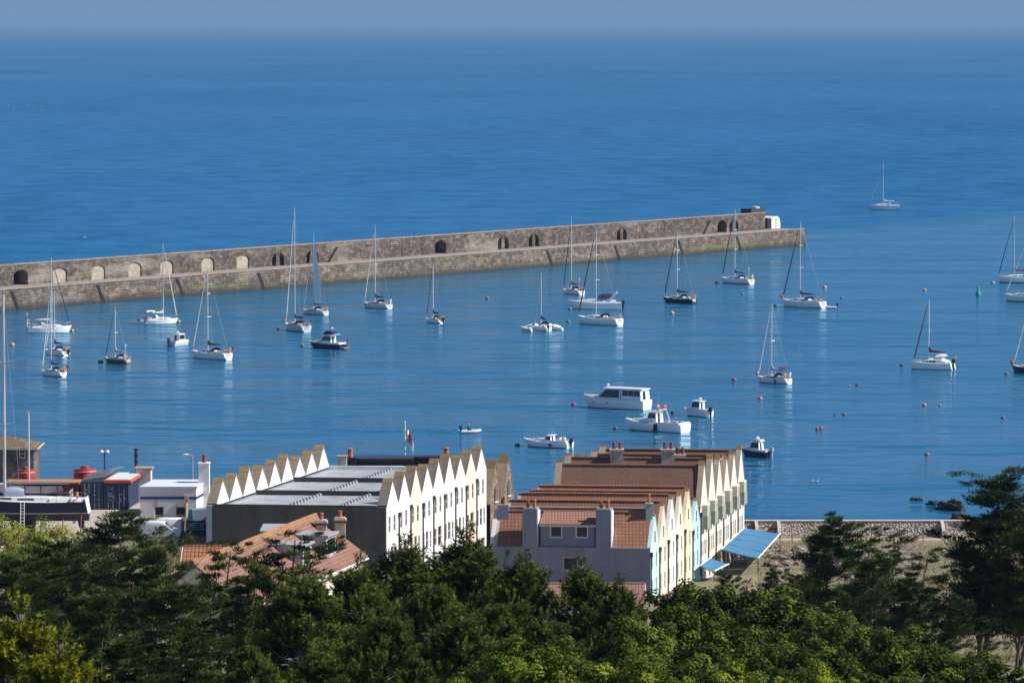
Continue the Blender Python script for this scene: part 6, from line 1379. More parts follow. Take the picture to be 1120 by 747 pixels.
    def mastlet(x, z, h, dome=True):
        mb = MB(); mb.tube(M@Vector((x, 0, z)), M@Vector((x-.15, 0, z+h)), .05, .03, 5); mb.tube(M@Vector((x-.1, -.5, z+h*.55)), M@Vector((x-.1, .5, z+h*.55)), .03, .03, 5); ml = mb.build('signal_mast', M_FRAME, root)
        if dome: mb = MB(); mb.lathe(M@Vector((x-.1, 0, z+h*.6)), [(.24, 0), (.28, .1), (.24, .2), (.05, .26)], 12); mb.build('radar_dome', M_FRAME, ml)
        mb = MB(); mb.tube(M@Vector((x-.1, .3, z)), M@Vector((x-.5, .3, z+h*2.4)), .018, .01, 4); mb.build('aerial', M_FRAME, ml)
    if kind == 'fly':       # navy motor yacht with dark flybridge
        foredeck(.60, .92, .5); cabin(.28, .66, .72, z0+1.7, 1.2, .1, nwin=4, band=(.38, .9)); coam(.02, .28, .35)
        mb = MB(); house_block(mb, M, [X(.2), X(.3), X(.46), X(.54)], B*.32, B*.28, z0+1.82, [z0+2.0, z0+2.5, z0+2.5, z0+2.0]); fl = mb.build('flybridge', cloth('navy'), root, smooth=True)
        mb = MB(); mb.box(X(.16), X(.36), -B*.36, B*.36, z0+1.83, z0+1.9, M=M); mb.build('sun_roof', wt, fl); mastlet(X(.34), z0+2.5, .7); rails(.55, .97); ensign(root, M, X(.02), -B*.3, z0)
        mb = MB(); mb.hexa([M@Vector(q) for q in ((X(0)-.9, -B*.36, .15), (X(0), -B*.4, .15), (X(0), B*.4, .15), (X(0)-.9, B*.36, .15), (X(0)-.9, -B*.36, .32), (X(0), -B*.4, .32), (X(0), B*.4, .32), (X(0)-.9, B*.36, .32))]); mb.build('bathing_platform', M_TEAK, root)
    if kind == 'sport':     # long white sports cruiser with raked arch
        mb = MB(); ts = [.10, .25, .42, .58, .72, .88]; rg = []
        for t, hh in zip(ts, (.55, .75, .85, .75, .5, .05)):
            w = H.hb(t)*.8; zb = H.zs(t)-.03; rg.append([M@Vector(q) for q in ((X(t), -w, zb), (X(t), -w*.88, zb+hh*.8), (X(t), 0, zb+hh), (X(t), w*.88, zb+hh*.8), (X(t), w, zb))])
        mb.rings(rg); cb = mb.build('cabin', wt, root, smooth=True)
        side_glass(root, M, [(X(.34), z0+.42), (X(.56), z0+.45), (X(.52), z0+.58), (X(.36), z0+.6)], lambda x: H.hb((x+L/2)/L)*.8*.94+.02, cb)
        mb = MB(); w = B*.36
        for sd in (-1, 1): mb.hexa([M@Vector((X(.2)+a, sd*w+b_, z)) for a, b_, z in ((-.1, -.06, z0+.6), (.7, -.06, z0+.6), (.7, .06, z0+.6), (-.1, .06, z0+.6), (-1.5, -.05, z0+2.2), (-1.1, -.05, z0+2.2), (-1.1, .05, z0+2.2), (-1.5, .05, z0+2.2))])
        mb.box(X(.2)-1.5, X(.2)-1.1, -w+.06, w-.06, z0+2.0, z0+2.2, M=M); mb.build('radar_arch', wt, root)
        mb = MB(); mb.rings([[M@Vector((x, -w*math.cos(a), z0+1.0+hh*math.sin(a))) for a in [math.pi*k/8 for k in range(9)]] for x, hh in ((X(.44), .35), (X(.38), .95), (X(.26), 1.05), (X(.16), .9))], False, False); mb.build('canopy', cloth('navy'), root, smooth=True)
        mastlet(X(.1), z0+2.1, .6, False); rails(.5, .97); outboard(root, M, X(0)-.2, 0, .5, 1.6)
    if kind == 'saloon':    # tall cruiser with long dark glazed saloon and aft enclosure
        foredeck(.72, .95, .3); cb = cabin(.36, .76, .84, z0+1.75, 1.9, 0, nwin=4, band=(.22, .94), tap=.92, gap=.001); 
        cab2 = cabin(.03, .352, .86, z0+1.75, 0, .15, name='aft_enclosure', mat=HULLS['white'], nwin=3, band=(.42, .93), tap=.92); mastlet(X(.62), z0+1.85, .6); rails(.66, .98, .5)
        mb = MB(); mb.box(X(.02), X(.72)-1.0, -B*.41, B*.41, z0+1.86, z0+1.93, M=M); mb.build('hardtop', wt, root); ensign(root, M, X(.4), 0, z0+1.8, s=.4)
        for sd in (-1, 1):
            for t in (.55, .78): mb = MB(); mb.tube(M@Vector((X(t), sd*(H.hb(t)*.93+.02), fb*.62)), M@Vector((X(t), sd*(H.hb(t)*.93+.06), fb*.62)), .13, .13, 10); mb.build('porthole', M_DARKW, root)
    if kind == 'fishing':   # forward cabin, wheelhouse aft of it, open work deck
        foredeck(.55, .9, .55); cabin(.42, .60, .62, z0+1.75, .5, .15, name='wheelhouse', nwin=2, band=(.45, .88)); coam(.02, .42, .3); rails(.5, .96, .65)
        mb = MB(); xx = X(.40); mb.path([M@Vector(q) for q in ((xx-1.0, -B*.3, z0), (xx-.2, -B*.3, z0+2.1), (xx-.2, B*.3, z0+2.1), (xx-1.0, B*.3, z0))], .07, 6); ga = mb.build('gantry', wt, root)
        for sd in (-1, 1): mb = MB(); mb.torus(M@Vector((xx-.1, sd*B*.27, z0+2.3)), .36, .11, axis=M.to_3x3()@Vector((1, 0, .1)), n=14); mb.build('lifebuoy', M_ORB, ga)
        mastlet(X(.46), z0+1.8, 1.1); mb = MB(); 
        mb.poly([M@Vector(q) for q in ((X(.6), -B*.2, z0+.62), (X(.78), -B*.16, z0+.5), (X(.78), B*.16, z0+.5), (X(.6), B*.2, z0+.62))]); mb.build('deck_hatch', cloth('navy'), root)
        mb = MB(); [mb.poly([M@Vector((X(.40)+dx, sd*(H.hb(.42)*1.0+.02), z)) for dx, z in ((-.35, .12), (.35, .12), (.3, fb-.05), (-.4, fb-.05))]) for sd in (-1, 1)]; mb.build('rubbing_patch', cloth('navy'), root)
        for k in range(4): mb = MB(); mb.box(X(.08+.07*k), X(.08+.07*k)+.5, -B*.25+.4*(k % 2), -B*.25+.4*(k % 2)+.45, z0+.06, z0+.42, M=M); mb.build('fish_box', cloth('grey'), root)
    if kind == 'open':      # low day boat with cuddy and gear at the stern
        foredeck(.45, .88, .45); cabin(.36, .52, .6, z0+.95, .6, .05, name='cuddy', nwin=2, band=(.3, .85)); coam(.02, .36, .28); rails(.5, .97, .4)
        mb = MB(); [mb.ell(M@Vector((X(.1)+k*.35, (-1)**k*B*.2, z0+.45)), (.22, .2, .25), 8) for k in range(4)]; mb.build('fender_pile', M_FRAME, root); mb = MB(); mb.ell(M@Vector((X(.09), B*.28, z0+.5)), (.25, .2, .3), 8); mb.build('yellow_bag', M_YEL, root)
        outboard(root, M, X(0)-.15, .2, .45, 1.1); mastlet(X(.16), z0+.3, .5, False)
        mb = MB(); mb.ell(M@Vector((X(.33), H.hb(.33)+.1, fb*.5)), (.3, .14, .2), 8); mb.build('fender', cloth('navy'), root)
    if kind == 'pilot':     # little pilothouse boat
        foredeck(.6, .92, .35); cabin(.30, .66, .66, z0+1.6, .35, .0, name='wheelhouse', nwin=3, band=(.4, .9), tap=.95); coam(.02, .30, .4); mastlet(X(.4), z0+1.7, .35); rails(.58, .97, .45); outboard(root, M, X(0)-.2, B*.12, .5, 1.25)
    if kind == 'cuddy':     # navy hull, white hardtop with open back
        foredeck(.6, .92, .5); cabin(.28, .66, .68, z0+1.45, .6, .15, name='wheelhouse', nwin=2, band=(.35, .88)); coam(.02, .34, .3); mastlet(X(.44), z0+1.6, .4); rails(.55, .97, .45); outboard(root, M, X(0)-.2, 0, .5, 1.15, 'grey')
        mb = MB(); mb.box(X(.26), X(.5), -B*.3, B*.3, z0+1.62, z0+1.7, M=M); mb.build('hardtop', wt, root)
    return root
motor('navy hulled motor cruiser with a dark flybridge and twin white domes', 334, 378.5, 382, 166, 'fly', 'navy')
motor('small white wheelhouse boat showing its dark stern, left of the red foredeck cloth yacht', 182.5, 209.5, 379, 58, 'pilot', 'grey', Bf=.4)
motor('big white sports cruiser with raked arch and dark canopy', 621, 680, 338.5, 178, 'sport', Bf=.29)
motor('large white cruiser with a long dark glazed saloon, biggest of the motor boats', 633.5, 713, 448, 170, 'saloon', fbk=.125, Bf=.32)
motor('white fishing boat with two orange lifebuoys on its gantry', 678.5, 755.5, 473, 166, 'fishing', fbk=.115)
motor('low white day boat cluttered with fenders, left of the fishing boat', 568, 627.5, 490, 171, 'open', fbk=.105)
motor('little white pilothouse boat with black outboard, right of the big glazed cruiser', 745.5, 780.5, 456, 150, 'pilot', fbk=.15)
motor('small navy hulled boat with white wheelhouse and grey outboard, nearest the gabled houses', 808, 846, 500.5, 156, 'cuddy', 'navy', fbk=.16)
# dinghies
def skin_person(root, M, s=1.0):
    """seated helmsman: one continuous skinned body"""
    V = {'pel': (0, 0, .32, .15), 'bel': (.02, 0, .5, .14), 'che': (.04, 0, .74, .155), 'nec': (.06, 0, .92, .065), 'hed': (.09, 0, 1.04, .095), 'top': (.09, 0, 1.13, .08),
         'shl': (.05, .19, .84, .075), 'ell': (-.02, .27, .6, .055), 'hal': (.16, .24, .46, .04), 'shr': (.05, -.19, .84, .075), 'elr': (-.12, -.28, .62, .055), 'har': (-.34, -.24, .52, .04),
         'hil': (.05, .1, .3, .1), 'knl': (.46, .14, .42, .075), 'ftl': (.5, .14, .05, .05), 'tol': (.66, .15, .03, .045), 'hir': (.05, -.1, .3, .1), 'knr': (.44, -.16, .42, .075), 'ftr': (.48, -.16, .05, .05), 'tor': (.64, -.17, .03, .045)}
    E = [('pel', 'bel'), ('bel', 'che'), ('che', 'nec'), ('nec', 'hed'), ('hed', 'top'), ('che', 'shl'), ('shl', 'ell'), ('ell', 'hal'), ('che', 'shr'), ('shr', 'elr'), ('elr', 'har'), ('pel', 'hil'), ('hil', 'knl'), ('knl', 'ftl'), ('ftl', 'tol'), ('pel', 'hir'), ('hir', 'knr'), ('knr', 'ftr'), ('ftr', 'tor')]
    ks = list(V); me = bpy.data.meshes.new('body'); me.from_pydata([V[k][:3] for k in ks], [(ks.index(a), ks.index(b_)) for a, b_ in E], [])
    ob = bpy.data.objects.new('person', me); COL.objects.link(ob); ob.modifiers.new('s', 'SKIN'); sv = me.skin_vertices[0].data
    for k, d in zip(ks, sv): d.radius = (V[k][3],)*2
    sv[0].use_root = True; su = ob.modifiers.new('d', 'SUBSURF'); su.levels = su.render_levels = 2
    dg = bpy.context.evaluated_depsgraph_get(); m2 = bpy.data.meshes.new_from_object(ob.evaluated_get(dg)); bpy.data.objects.remove(ob)
    m2.materials.clear(); m2.materials.append(pm('dark jacket', (.014, .016, .024), .85)); m2.materials.append(pm('skin tone', (.45, .27, .19), .6))
    for p in m2.polygons: 
        c = p.center; p.material_index = 1 if (c.z > .93 or (abs(c.y) > .2 and c.z < .5 and c.x < -.27)) else 0; p.use_smooth = True
    o = bpy.data.objects.new('person', m2); COL.objects.link(o); o.matrix_world = M; tag(o, 'person in dark clothing with pale cap, steering the moving dinghy', 'person')
    mb = MB(); mb.ell((.09, 0, 1.12), (.11, .1, .075), 10); mb.hexa([(.16, -.07, 1.09), (.27, -.05, 1.08), (.27, .05, 1.08), (.16, .07, 1.09), (.16, -.07, 1.11), (.27, -.05, 1.1), (.27, .05, 1.1), (.16, .07, 1.11)]); h = mb.build('cap', M_FRAME, None, smooth=True, M=1); h.parent = o
    mb = MB(); [mb.ell((.185, sy*.035, 1.06), (.012, .014, .01), 6) for sy in (-1, 1)]; mb.ell((.2, 0, 1.03), (.02, .016, .025), 6); h = mb.build('face', pm('skin shade', (.3, .16, .12), .7), None, M=1); h.parent = o
    return o
def dinghy(name, label, px, yw, th, L, col='grey', motor_=True, crew=False, tubecol=(.62, .63, .65)):
    p = G(px, yw, 0)+Vector((0, .6, 0)); M = Matrix.Translation(p)@Matrix.Rotation(R(th), 4, 'Z'); root = thing(name, label, 'dinghy', p, 'dinghies')
    tm = pm('dinghy tube '+str(tubecol[0]), tubecol, .5, .06); w = L*.24; r = L*.065
    mb = MB(); mb.path([M@Vector(q) for q in ((-L/2, -w, .22), (L*.15, -w, .24), (L*.36, -w*.75, .30), (L*.47, -w*.3, .38), (L*.48, w*.3, .38), (L*.36, w*.75, .30), (L*.15, w, .24), (-L/2, w, .22))], [r*.7, r, r, r, r, r, r, r*.7], 10); mb.build('tube', tm, root, smooth=True)
    mb = MB(); mb.hexa([M@Vector(q) for q in ((-L*.42, -w, .05), (L*.3, -w*.7, .05), (L*.3, w*.7, .05), (-L*.42, w, .05), (-L*.42, -w, .14), (L*.3, -w*.7, .2), (L*.3, w*.7, .2), (-L*.42, w, .14))]); mb.build('floor', pm('dinghy floor', (.3, .31, .33), .7), root)
    mb = MB(); mb.box(-L*.44, -L*.41, -w, w, .06, .48, M=M); mb.build('transom', pm('dinghy floor', (.3, .31, .33), .7), root); mb = MB(); mb.box(-L*.12, L*.0, -w, w, .33, .38, M=M); mb.build('thwart', M_TEAK, root)
    if motor_: outboard(root, M, -L*.45, 0, .25, .95)
    if crew: skin_person(root, M@Matrix.Translation((-L*.12, 0, .1)), 1)
    return root
dinghy('dinghy', 'pale inflatable dinghy under way behind the white terrace, one person aboard', 514.5, 473.5, 8, 3.1, crew=True)
dinghy('dinghy', 'small white dinghy with dark outboard tied astern of the long white yacht', 909.5, 337.5, 170, 2.6, tubecol=(.75, .75, .76))
mbw = MB()
def wake():   # the dinghy's wake: a low train of real ripples on the water
    m = bpy.data.materials['sea water']
    p = G(507, 472, 0); n = 120; mb = MB(); rows = 9
    for i in range(n+1):
        u = i/n; x = p.x-.3-u*31; half = .5+u*1.2
        for k in range(rows):
            v = k/(rows-1)*2-1; z = .006+(1-abs(v))**.5*.14*(1-u)*(1+.6*math.sin(u*90+v*2)); mb.v.append((x, p.y+.8+v*half+u*1.2, z if abs(v) < 1 and 0 < i < n else -.05))
    for i in range(n):
        for k in range(rows-1): a = i*rows+k; mb.f.append([a, a+1, a+rows+1, a+rows]); mb.m.append(0)
    struct(mb.build('wake_ripple', m, smooth=True))
wake()
# the navy yacht ashore
def hard_yacht():
    D = 471.0; g = YZ; zwl = zat(563, D); L = 13.2; xs_ = xat(93.5, D); M = Matrix.Translation((xs_-L/2, D+1.9, zwl))@Matrix.Rotation(math.pi-.03, 4, 'Z')
    root = thing('sailing_yacht', 'navy yacht propped ashore in the yard, white deck, keel and rudder showing', 'sailing boat', (xs_-L/2, D+1.9, g))
    H = Hull(L, 3.9, zat(549.5, D)-zwl, full=.22, tr=.35); H.build(root, M, HULLS['navy'], M_ANTI['black'], pm('boot top pale', (.45, .46, .44), .5), deep=.75)
    mb = MB(); ts = [.3, .42, .55, .66, .76, .8]; rg = []
    for t, h in zip(ts, (.5, .55, .5, .44, .25, .05)):
        w = H.hb(t)*.62; zb = H.zs(t)-.02; x = -L/2+L*t; rg.append([M@Vector(q) for q in ((x, -w, zb), (x, -w*.9, zb+h*.8), (x, 0, zb+h), (x, w*.9, zb+h*.8), (x, w, zb))])
    mb.rings(rg); cr = mb.build('coachroof', HULLS['white'], root, smooth=True)
    for a, b_ in ((.42, .56), (.6, .74)): side_glass(root, M, [(-L/2+L*a, H.zs(a)+.12), (-L/2+L*b_, H.zs(b_)+.1), (-L/2+L*b_-.1, H.zs(b_)+.26), (-L/2+L*a+.1, H.zs(a)+.32)], lambda x: H.hb((x+L/2)/L)*.62*.96+.03, cr)
    mb = MB(); w = 1.5; mb.hexa([M@Vector((x, y, z)) for x, y, z in ((-L*.46, -w, H.fb-.03), (-L*.2, -w, H.fb-.03), (-L*.2, w, H.fb-.03), (-L*.46, w, H.fb-.03), (-L*.46, -w*.9, H.fb+.22), (-L*.2, -w*.9, H.fb+.35), (-L*.2, w*.9, H.fb+.35), (-L*.46, w*.9, H.fb+.22))]); mb.build('cockpit_coaming', HULLS['white'], root)
    for sd in (-1, 1): mb = MB(); mb.torus(M@Vector((-L*.36, sd*.8, H.fb+.75)), .45, .035, axis=M.to_3x3()@Vector((1, 0, 0)), n=16); mb.build('steering_wheel', M_WIRE, root)
    mb = MB(); mb.torus(M@Vector((-L*.42, 1.3, H.fb+.7)), .28, .1, axis=M.to_3x3()@Vector((1, 0, 0))); mb.build('lifebuoy', M_ORB, root)
    mb = MB(); mb.hexa([M@Vector(q) for q in ((-.9, -.14, -2.1), (1.3, -.14, -2.1), (1.3, .14, -2.1), (-.9, .14, -2.1), (-1.1, -.16, -.5), (1.9, -.16, -.5), (1.9, .16, -.5), (-1.1, .16, -.5))]); mb.build('keel', M_ANTI['black'], root)
    mb = MB(); mb.hexa([M@Vector(q) for q in ((-L*.46, -.06, -1.5), (-L*.42, -.06, -1.5), (-L*.42, .06, -1.5), (-L*.46, .06, -1.5), (-L*.465, -.08, -.2), (-L*.40, -.08, -.2), (-L*.40, .08, -.2), (-L*.465, .08, -.2))]); mb.build('rudder', M_ANTI['black'], root)
    mb = MB(); mb.hexa([M@Vector(q) for q in ((-L*.39, -.05, -1.1), (-L*.37, -.05, -1.1), (-L*.37, .05, -1.1), (-L*.39, .05, -1.1), (-L*.40, -.07, -.3), (-L*.37, -.07, -.3), (-L*.37, .07, -.3), (-L*.40, .07, -.3))]); mb.build('sail_drive', pm('pale drive', (.6, .62, .65), .5), root)
    mb = MB(); q = M@Vector((-L/2+.02, 0, .0)); mb.hexa([M@Vector(v) for v in ((-L/2-.05, -1.2, .05), (-L/2-.012, -1.2, .05), (-L/2-.012, 1.2, .05), (-L/2-.05, 1.2, .05), (-L/2+.26, -1.45, H.fb+.4), (-L/2+.31, -1.45, H.fb+.4), (-L/2+.31, 1.45, H.fb+.4), (-L/2+.26, 1.45, H.fb+.4))]); mb.build('transom', HULLS['white'], root)
    zt = zat(322, D+1.9); xm = xat(2.5, D+1.9); xl = (xs_-L/2-xm); mb = MB(); mb.tube((xm, D+1.9, zwl+1.6), (xm, D+1.9, zt), .17, .13, 10); ms = mb.build('mast', M_MAST, root)
    mb = MB(); [mb.tube((xm, D+1.9, z), (xm+dx, D+1.5, z+.25), .05, .03, 5) for z in (zat(398, D), zat(466, D)) for dx in (-1.1, 1.1)]; mb.build('spreader', M_MAST, ms)
    mb = MB(); [mb.path([(xm+dx*1.5, D+1.9, zwl+1.5), (xm+dx, D+1.6, zat(466, D)), (xm, D+1.9, zt-.5)], .02, 4) for dx in (-1.1, 1.1)]; mb.build('rigging', M_WIRE, ms)
    mb = MB(); zb = zwl+H.fb+1.2; mb.rings([[(xat(px, D+1.9), D+1.9-.55*math.cos(a), zb-.75+1.0*f*math.sin(a)) for a in [math.pi*k/8 for k in range(9)]] for px, f in ((3, .9), (8, 1.0), (17, 1.0), (24, .75))], False, False); mb.build('boom_cover', pm('grey blue cover', (.3, .35, .46), .8), root, smooth=True)
    mb = MB()
    for sd in (-1, 1):
        pts = []
        for t in (.02, .12, .24, .36, .48, .60): p = Vector((H.x(t, 1), sd*(H.hb(t)-.06), H.zs(t))); mb.tube(M@p, M@(p+Vector((0, 0, .65))), .02, .02, 4); pts.append(M@(p+Vector((0, 0, .65))))
        mb.path(pts, .018, 4)
    mb.build('guard_rail', M_WIRE, root)
    # props and ladder
    for k, px in enumerate((18, 42, 66, 86)):
        x = xat(px, D); pr = thing('boat_prop', ['steel prop under the bow side of the beached navy yacht', 'steel prop amidships under the beached navy yacht', 'steel prop beneath the cockpit of the beached navy yacht', 'steel prop nearest the rudder of the beached navy yacht'][k], 'prop', (x, D-.4, g), 'props under the beached yacht'); mb = MB(); mb.tube((x, D-.5, g), (x, D+.6, zwl+.1), .06, .06, 6); mb.build('leg', M_POTR, pr); mb = MB(); mb.box(x-.35, x+.35, D-.8, D-.2, g+.007, g+.08); mb.build('foot_plate', M_POTR, pr)
    ld = thing('ladder', 'aluminium ladder leaning against the side of the beached navy yacht', 'ladder', (xat(21.5, D-.5), D-.6, g)); mb = MB(); xa, xb = xat(19.5, D-.5), xat(23.5, D-.5); zt = zat(549, D-.2)
    [mb.tube((x, D-.75, g), (x, D-.15, zt), .04, .04, 5) for x in (xa, xb)]; mb.build('rail', M_FRAME, ld); mb = MB(); [mb.tube((xa, D-.75+.6*f, g+(zt-g)*f), (xb, D-.75+.6*f, g+(zt-g)*f), .03, .03, 5) for f in [k/11 for k in range(1, 11)]]; mb.build('rung', M_FRAME, ld)
    # a second, unseen-decked neighbour shows only its mast: a small sloop behind
    x = xat(29.3, 500); zt = zat(450, 500); L2 = 8.0; M2 = Matrix.Translation((x, 500, g+1.5))@Matrix.Rotation(math.pi, 4, 'Z')
    r2 = thing('sailing_yacht', 'smaller yacht ashore with a bare grey mast, hidden behind the navy yacht', 'sailing boat', (x, 500, g)); H2 = Hull(L2, 2.7, .85); H2.build(r2, M2, HULLS['grey'], M_ANTI['black'], deep=.6)
    mb = MB(); mb.tube((x, 500, g+2.3), (x, 500, zt), .12, .1, 8); ms = mb.build('mast', M_MAST, r2); mb = MB(); mb.tube((x-.35, 500, zt+.02), (x+.35, 500, zt+.02), .04, .04, 5); mb.tube((x, 500, zt), (x+.2, 500, zt+.3), .02, .02, 4); mb.build('masthead', M_WIRE, ms)
    mb = MB(); mb.box(-.9, .9, -.12, .12, -1.5, -.4, M=M2); mb.build('keel', M_ANTI['black'], r2)
hard_yacht()
# ------------------------------------------------------------------ buoys
BC = {'yellow': (.62, .36, .04), 'orange': (.66, .17, .04), 'red': (.58, .05, .03), 'brown': (.20, .10, .06), 'olive': (.16, .13, .07), 'dark': (.02, .025, .035), 'pink': (.6, .14, .18), 'blackred': (.10, .02, .02)}
def buoy(px, py, col, dpx, label, cone=False):
    p = G(px, py+dpx*.3, 0); s = scl(py); r = dpx/2/s; root = thing('mooring_buoy' if not cone else 'channel_buoy', label, 'buoy', p, 'mooring buoys' if not cone else None)
    m = pm('buoy '+(col if not cone else 'green cone'), BC[col] if not cone else (.02, .30, .17), .6, .2, 2, stain=(.05, .035, .03) if not cone else None, stain_amt=.3); x, y = p.x, p.y
    if cone:
        mb = MB(); mb.lathe((x, y, -.3), [(r*.7, 0), (r*1.0, .4), (r*1.0, .9), (r*.45, 1.5), (r*.32, 2.3)], 14); mb.build('body', m, root, smooth=True)
        mb = MB(); mb.lathe((x, y, 2.0), [(r*.45, 0), (r*.25, .25), (.05, .7)], 12); mb.build('top_mark', m, root); return
    mb = MB(); mb.lathe((x, y, 0), [(r*.55, -r*.8), (r*.92, -r*.35), (r, .05*r), (r*.93, r*.5), (r*.7, r*.82), (r*.25, r*1.0)], 14); mb.build('float', m, root, smooth=True)
    mb = MB(); mb.torus((x, y, r*1.12), r*.2, r*.05, axis=(1, 0, 0), n=10, k=5); mb.build('ring', M_WIRE, root)
    mb = MB(); mb.lathe((x, y, 0), [(r*1.012, -r*.1), (r*1.03, r*.02), (r*1.0, r*.16)], 14); mb.build('waterline_weed', pm('weed band', (.03, .035, .02), .9), root)
for b_ in [(79, 361, 'yellow', 4, 'yellow buoy at the bow of the white yacht facing right'), (13.5, 376, 'yellow', 5.5, 'yellow buoy floating alone at the far left'), (195.5, 351, 'yellow', 4.5, 'yellow buoy off the bow of the frame awning yacht'), (110, 394.5, 'dark', 6, 'black buoy under the bow of the green hulled yacht'),
           (304.5, 359, 'red', 4, 'dark red buoy at the bow of the tallest masted yacht'), (331, 377.5, 'olive', 5, 'black and yellow buoy ahead of the navy motor cruiser'), (533, 325.5, 'olive', 4.5, 'dark yellow buoy floating alone between the small white yacht and the trimaran'), (623.5, 337.5, 'olive', 5, 'olive buoy under the bow of the sports cruiser'),
           (621.5, 351, 'olive', 5, 'brown olive buoy ahead of the long open sterned yacht'), (735, 341.5, 'yellow', 5, 'yellow buoy below the navy hulled yacht'), (812, 321, 'olive', 4, 'dark buoy below the blue striped yacht'), (784, 308.5, 'dark', 4, 'dark buoy at the bow of the blue striped yacht'), (848, 333.5, 'dark', 4, 'dark blue buoy ahead of the long white yacht'),
           (902, 313.5, 'yellow', 4.5, 'orange yellow buoy beyond the stern of the long white yacht'), (921, 325.5, 'brown', 4, 'brown buoy right of the dinghy tied astern'), (1011.5, 316.5, 'yellow', 4, 'yellow buoy midway between the long white yacht and the green buoy'), (1086, 308.5, 'yellow', 4, 'yellow buoy ahead of the maroon covered yacht'),
           (986.5, 399, 'blackred', 5, 'dark red buoy ahead of the catamaran'), (1101, 408, 'brown', 5, 'brown buoy at the bow of the dark blue yacht on the right edge'), (937.5, 420.5, 'blackred', 4.5, 'dark red buoy with a tiny pink float beside it, below left of the catamaran'), (928.5, 421, 'pink', 2.6, 'tiny pink float beside the dark red buoy'),
           (1011, 442, 'orange', 5, 'orange buoy in open water below the catamaran'), (1028, 442.5, 'orange', 3, 'small orange float beside the orange buoy below the catamaran'), (923.5, 452.5, 'brown', 5, 'brown buoy in the middle of the right water, a tiny dark float beside it'), (913, 453.3, 'dark', 2.6, 'tiny dark float beside the brown buoy'),
           (894, 468.5, 'red', 4.5, 'red one of the touching pair of buoys'), (898, 467.5, 'brown', 5, 'brown one of the touching pair of buoys'), (1097, 456, 'brown', 5, 'brown buoy alone near the right edge'), (1014, 496, 'brown', 6, 'brown buoy nearest the rocks'), (803, 414.5, 'red', 5.5, 'red buoy left of the maroon hooded yacht'),
           (831.5, 435, 'orange', 5.5, 'orange red buoy below the maroon hooded yacht'), (736, 450.5, 'dark', 5.5, 'dark buoy between the big glazed cruiser and the pilothouse boat'), (627.5, 441.5, 'red', 6, 'red buoy ahead of the big glazed cruiser'), (673.5, 468, 'brown', 6, 'brown buoy ahead of the fishing boat'),
           (565.8, 485.5, 'blackred', 6, 'dark maroon buoy ahead of the low white day boat'), (795, 492.5, 'red', 6.5, 'red buoy left of the navy hulled small boat'), (804.5, 493.5, 'orange', 2.8, 'tiny orange float between the red buoy and the navy small boat'), (820, 516, 'pink', 2.4, 'tiny pink float by the seaward gable of the right terrace')]:
    buoy(*b_)
buoy(1070, 322, 'dark', 6, 'green conical channel buoy on the right', True)
# ------------------------------------------------------------------ seabirds on the water
def bird(px, py, s, label, grp):
    p = G(px, py, 0); g = thing('seabird', label, 'seabird', (p.x, p.y, -.12*s), grp); gull(g, s)
for k, (px, py) in enumerate(((9, 116), (15, 119.5), (20, 117.5), (31, 116), (38, 116.5), (45, 117), (46, 121.5), (61.5, 120))):
    bird(px, py, 2.0, 'white seabird in the loose flock resting on the open sea, upper left', 'seabird flock on the open sea')
bird(91.5, 261, 1.9, 'lone white seabird on the water just beyond the left of the breakwater', 'single seabirds')
bird(552.5, 211, 1.3, 'single tiny white seabird on the open sea beyond the middle of the breakwater', 'single seabirds')
bird(888, 527, 1.0, 'white gull swimming close in, nearer the terrace of the two', 'single seabirds'); bird(893.5, 527.3, 1.0, 'white gull swimming close in, farther from the terrace of the two', 'single seabirds')
# ------------------------------------------------------------------ trees
def leafmat(name, dark, light, trans=.25, rough=.55):
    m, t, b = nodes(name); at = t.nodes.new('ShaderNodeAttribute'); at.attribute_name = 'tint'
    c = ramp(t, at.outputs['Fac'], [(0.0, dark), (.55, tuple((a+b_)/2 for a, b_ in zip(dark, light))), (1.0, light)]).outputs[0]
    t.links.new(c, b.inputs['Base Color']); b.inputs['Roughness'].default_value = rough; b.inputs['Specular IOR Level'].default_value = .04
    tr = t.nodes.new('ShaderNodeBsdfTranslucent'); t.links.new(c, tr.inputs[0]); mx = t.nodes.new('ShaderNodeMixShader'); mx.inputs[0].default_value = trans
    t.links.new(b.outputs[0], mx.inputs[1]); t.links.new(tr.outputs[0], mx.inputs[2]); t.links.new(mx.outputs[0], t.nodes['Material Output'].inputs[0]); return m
M_BARK = pm('bark', (.10, .075, .058), .95, .35, 3); M_BARKG = pm('grey bark', (.16, .14, .125), .95, .35, 3)
rng = np.random.default_rng(12)
def unit(v): return v/np.maximum(1e-9, np.linalg.norm(v, axis=-1, keepdims=True))
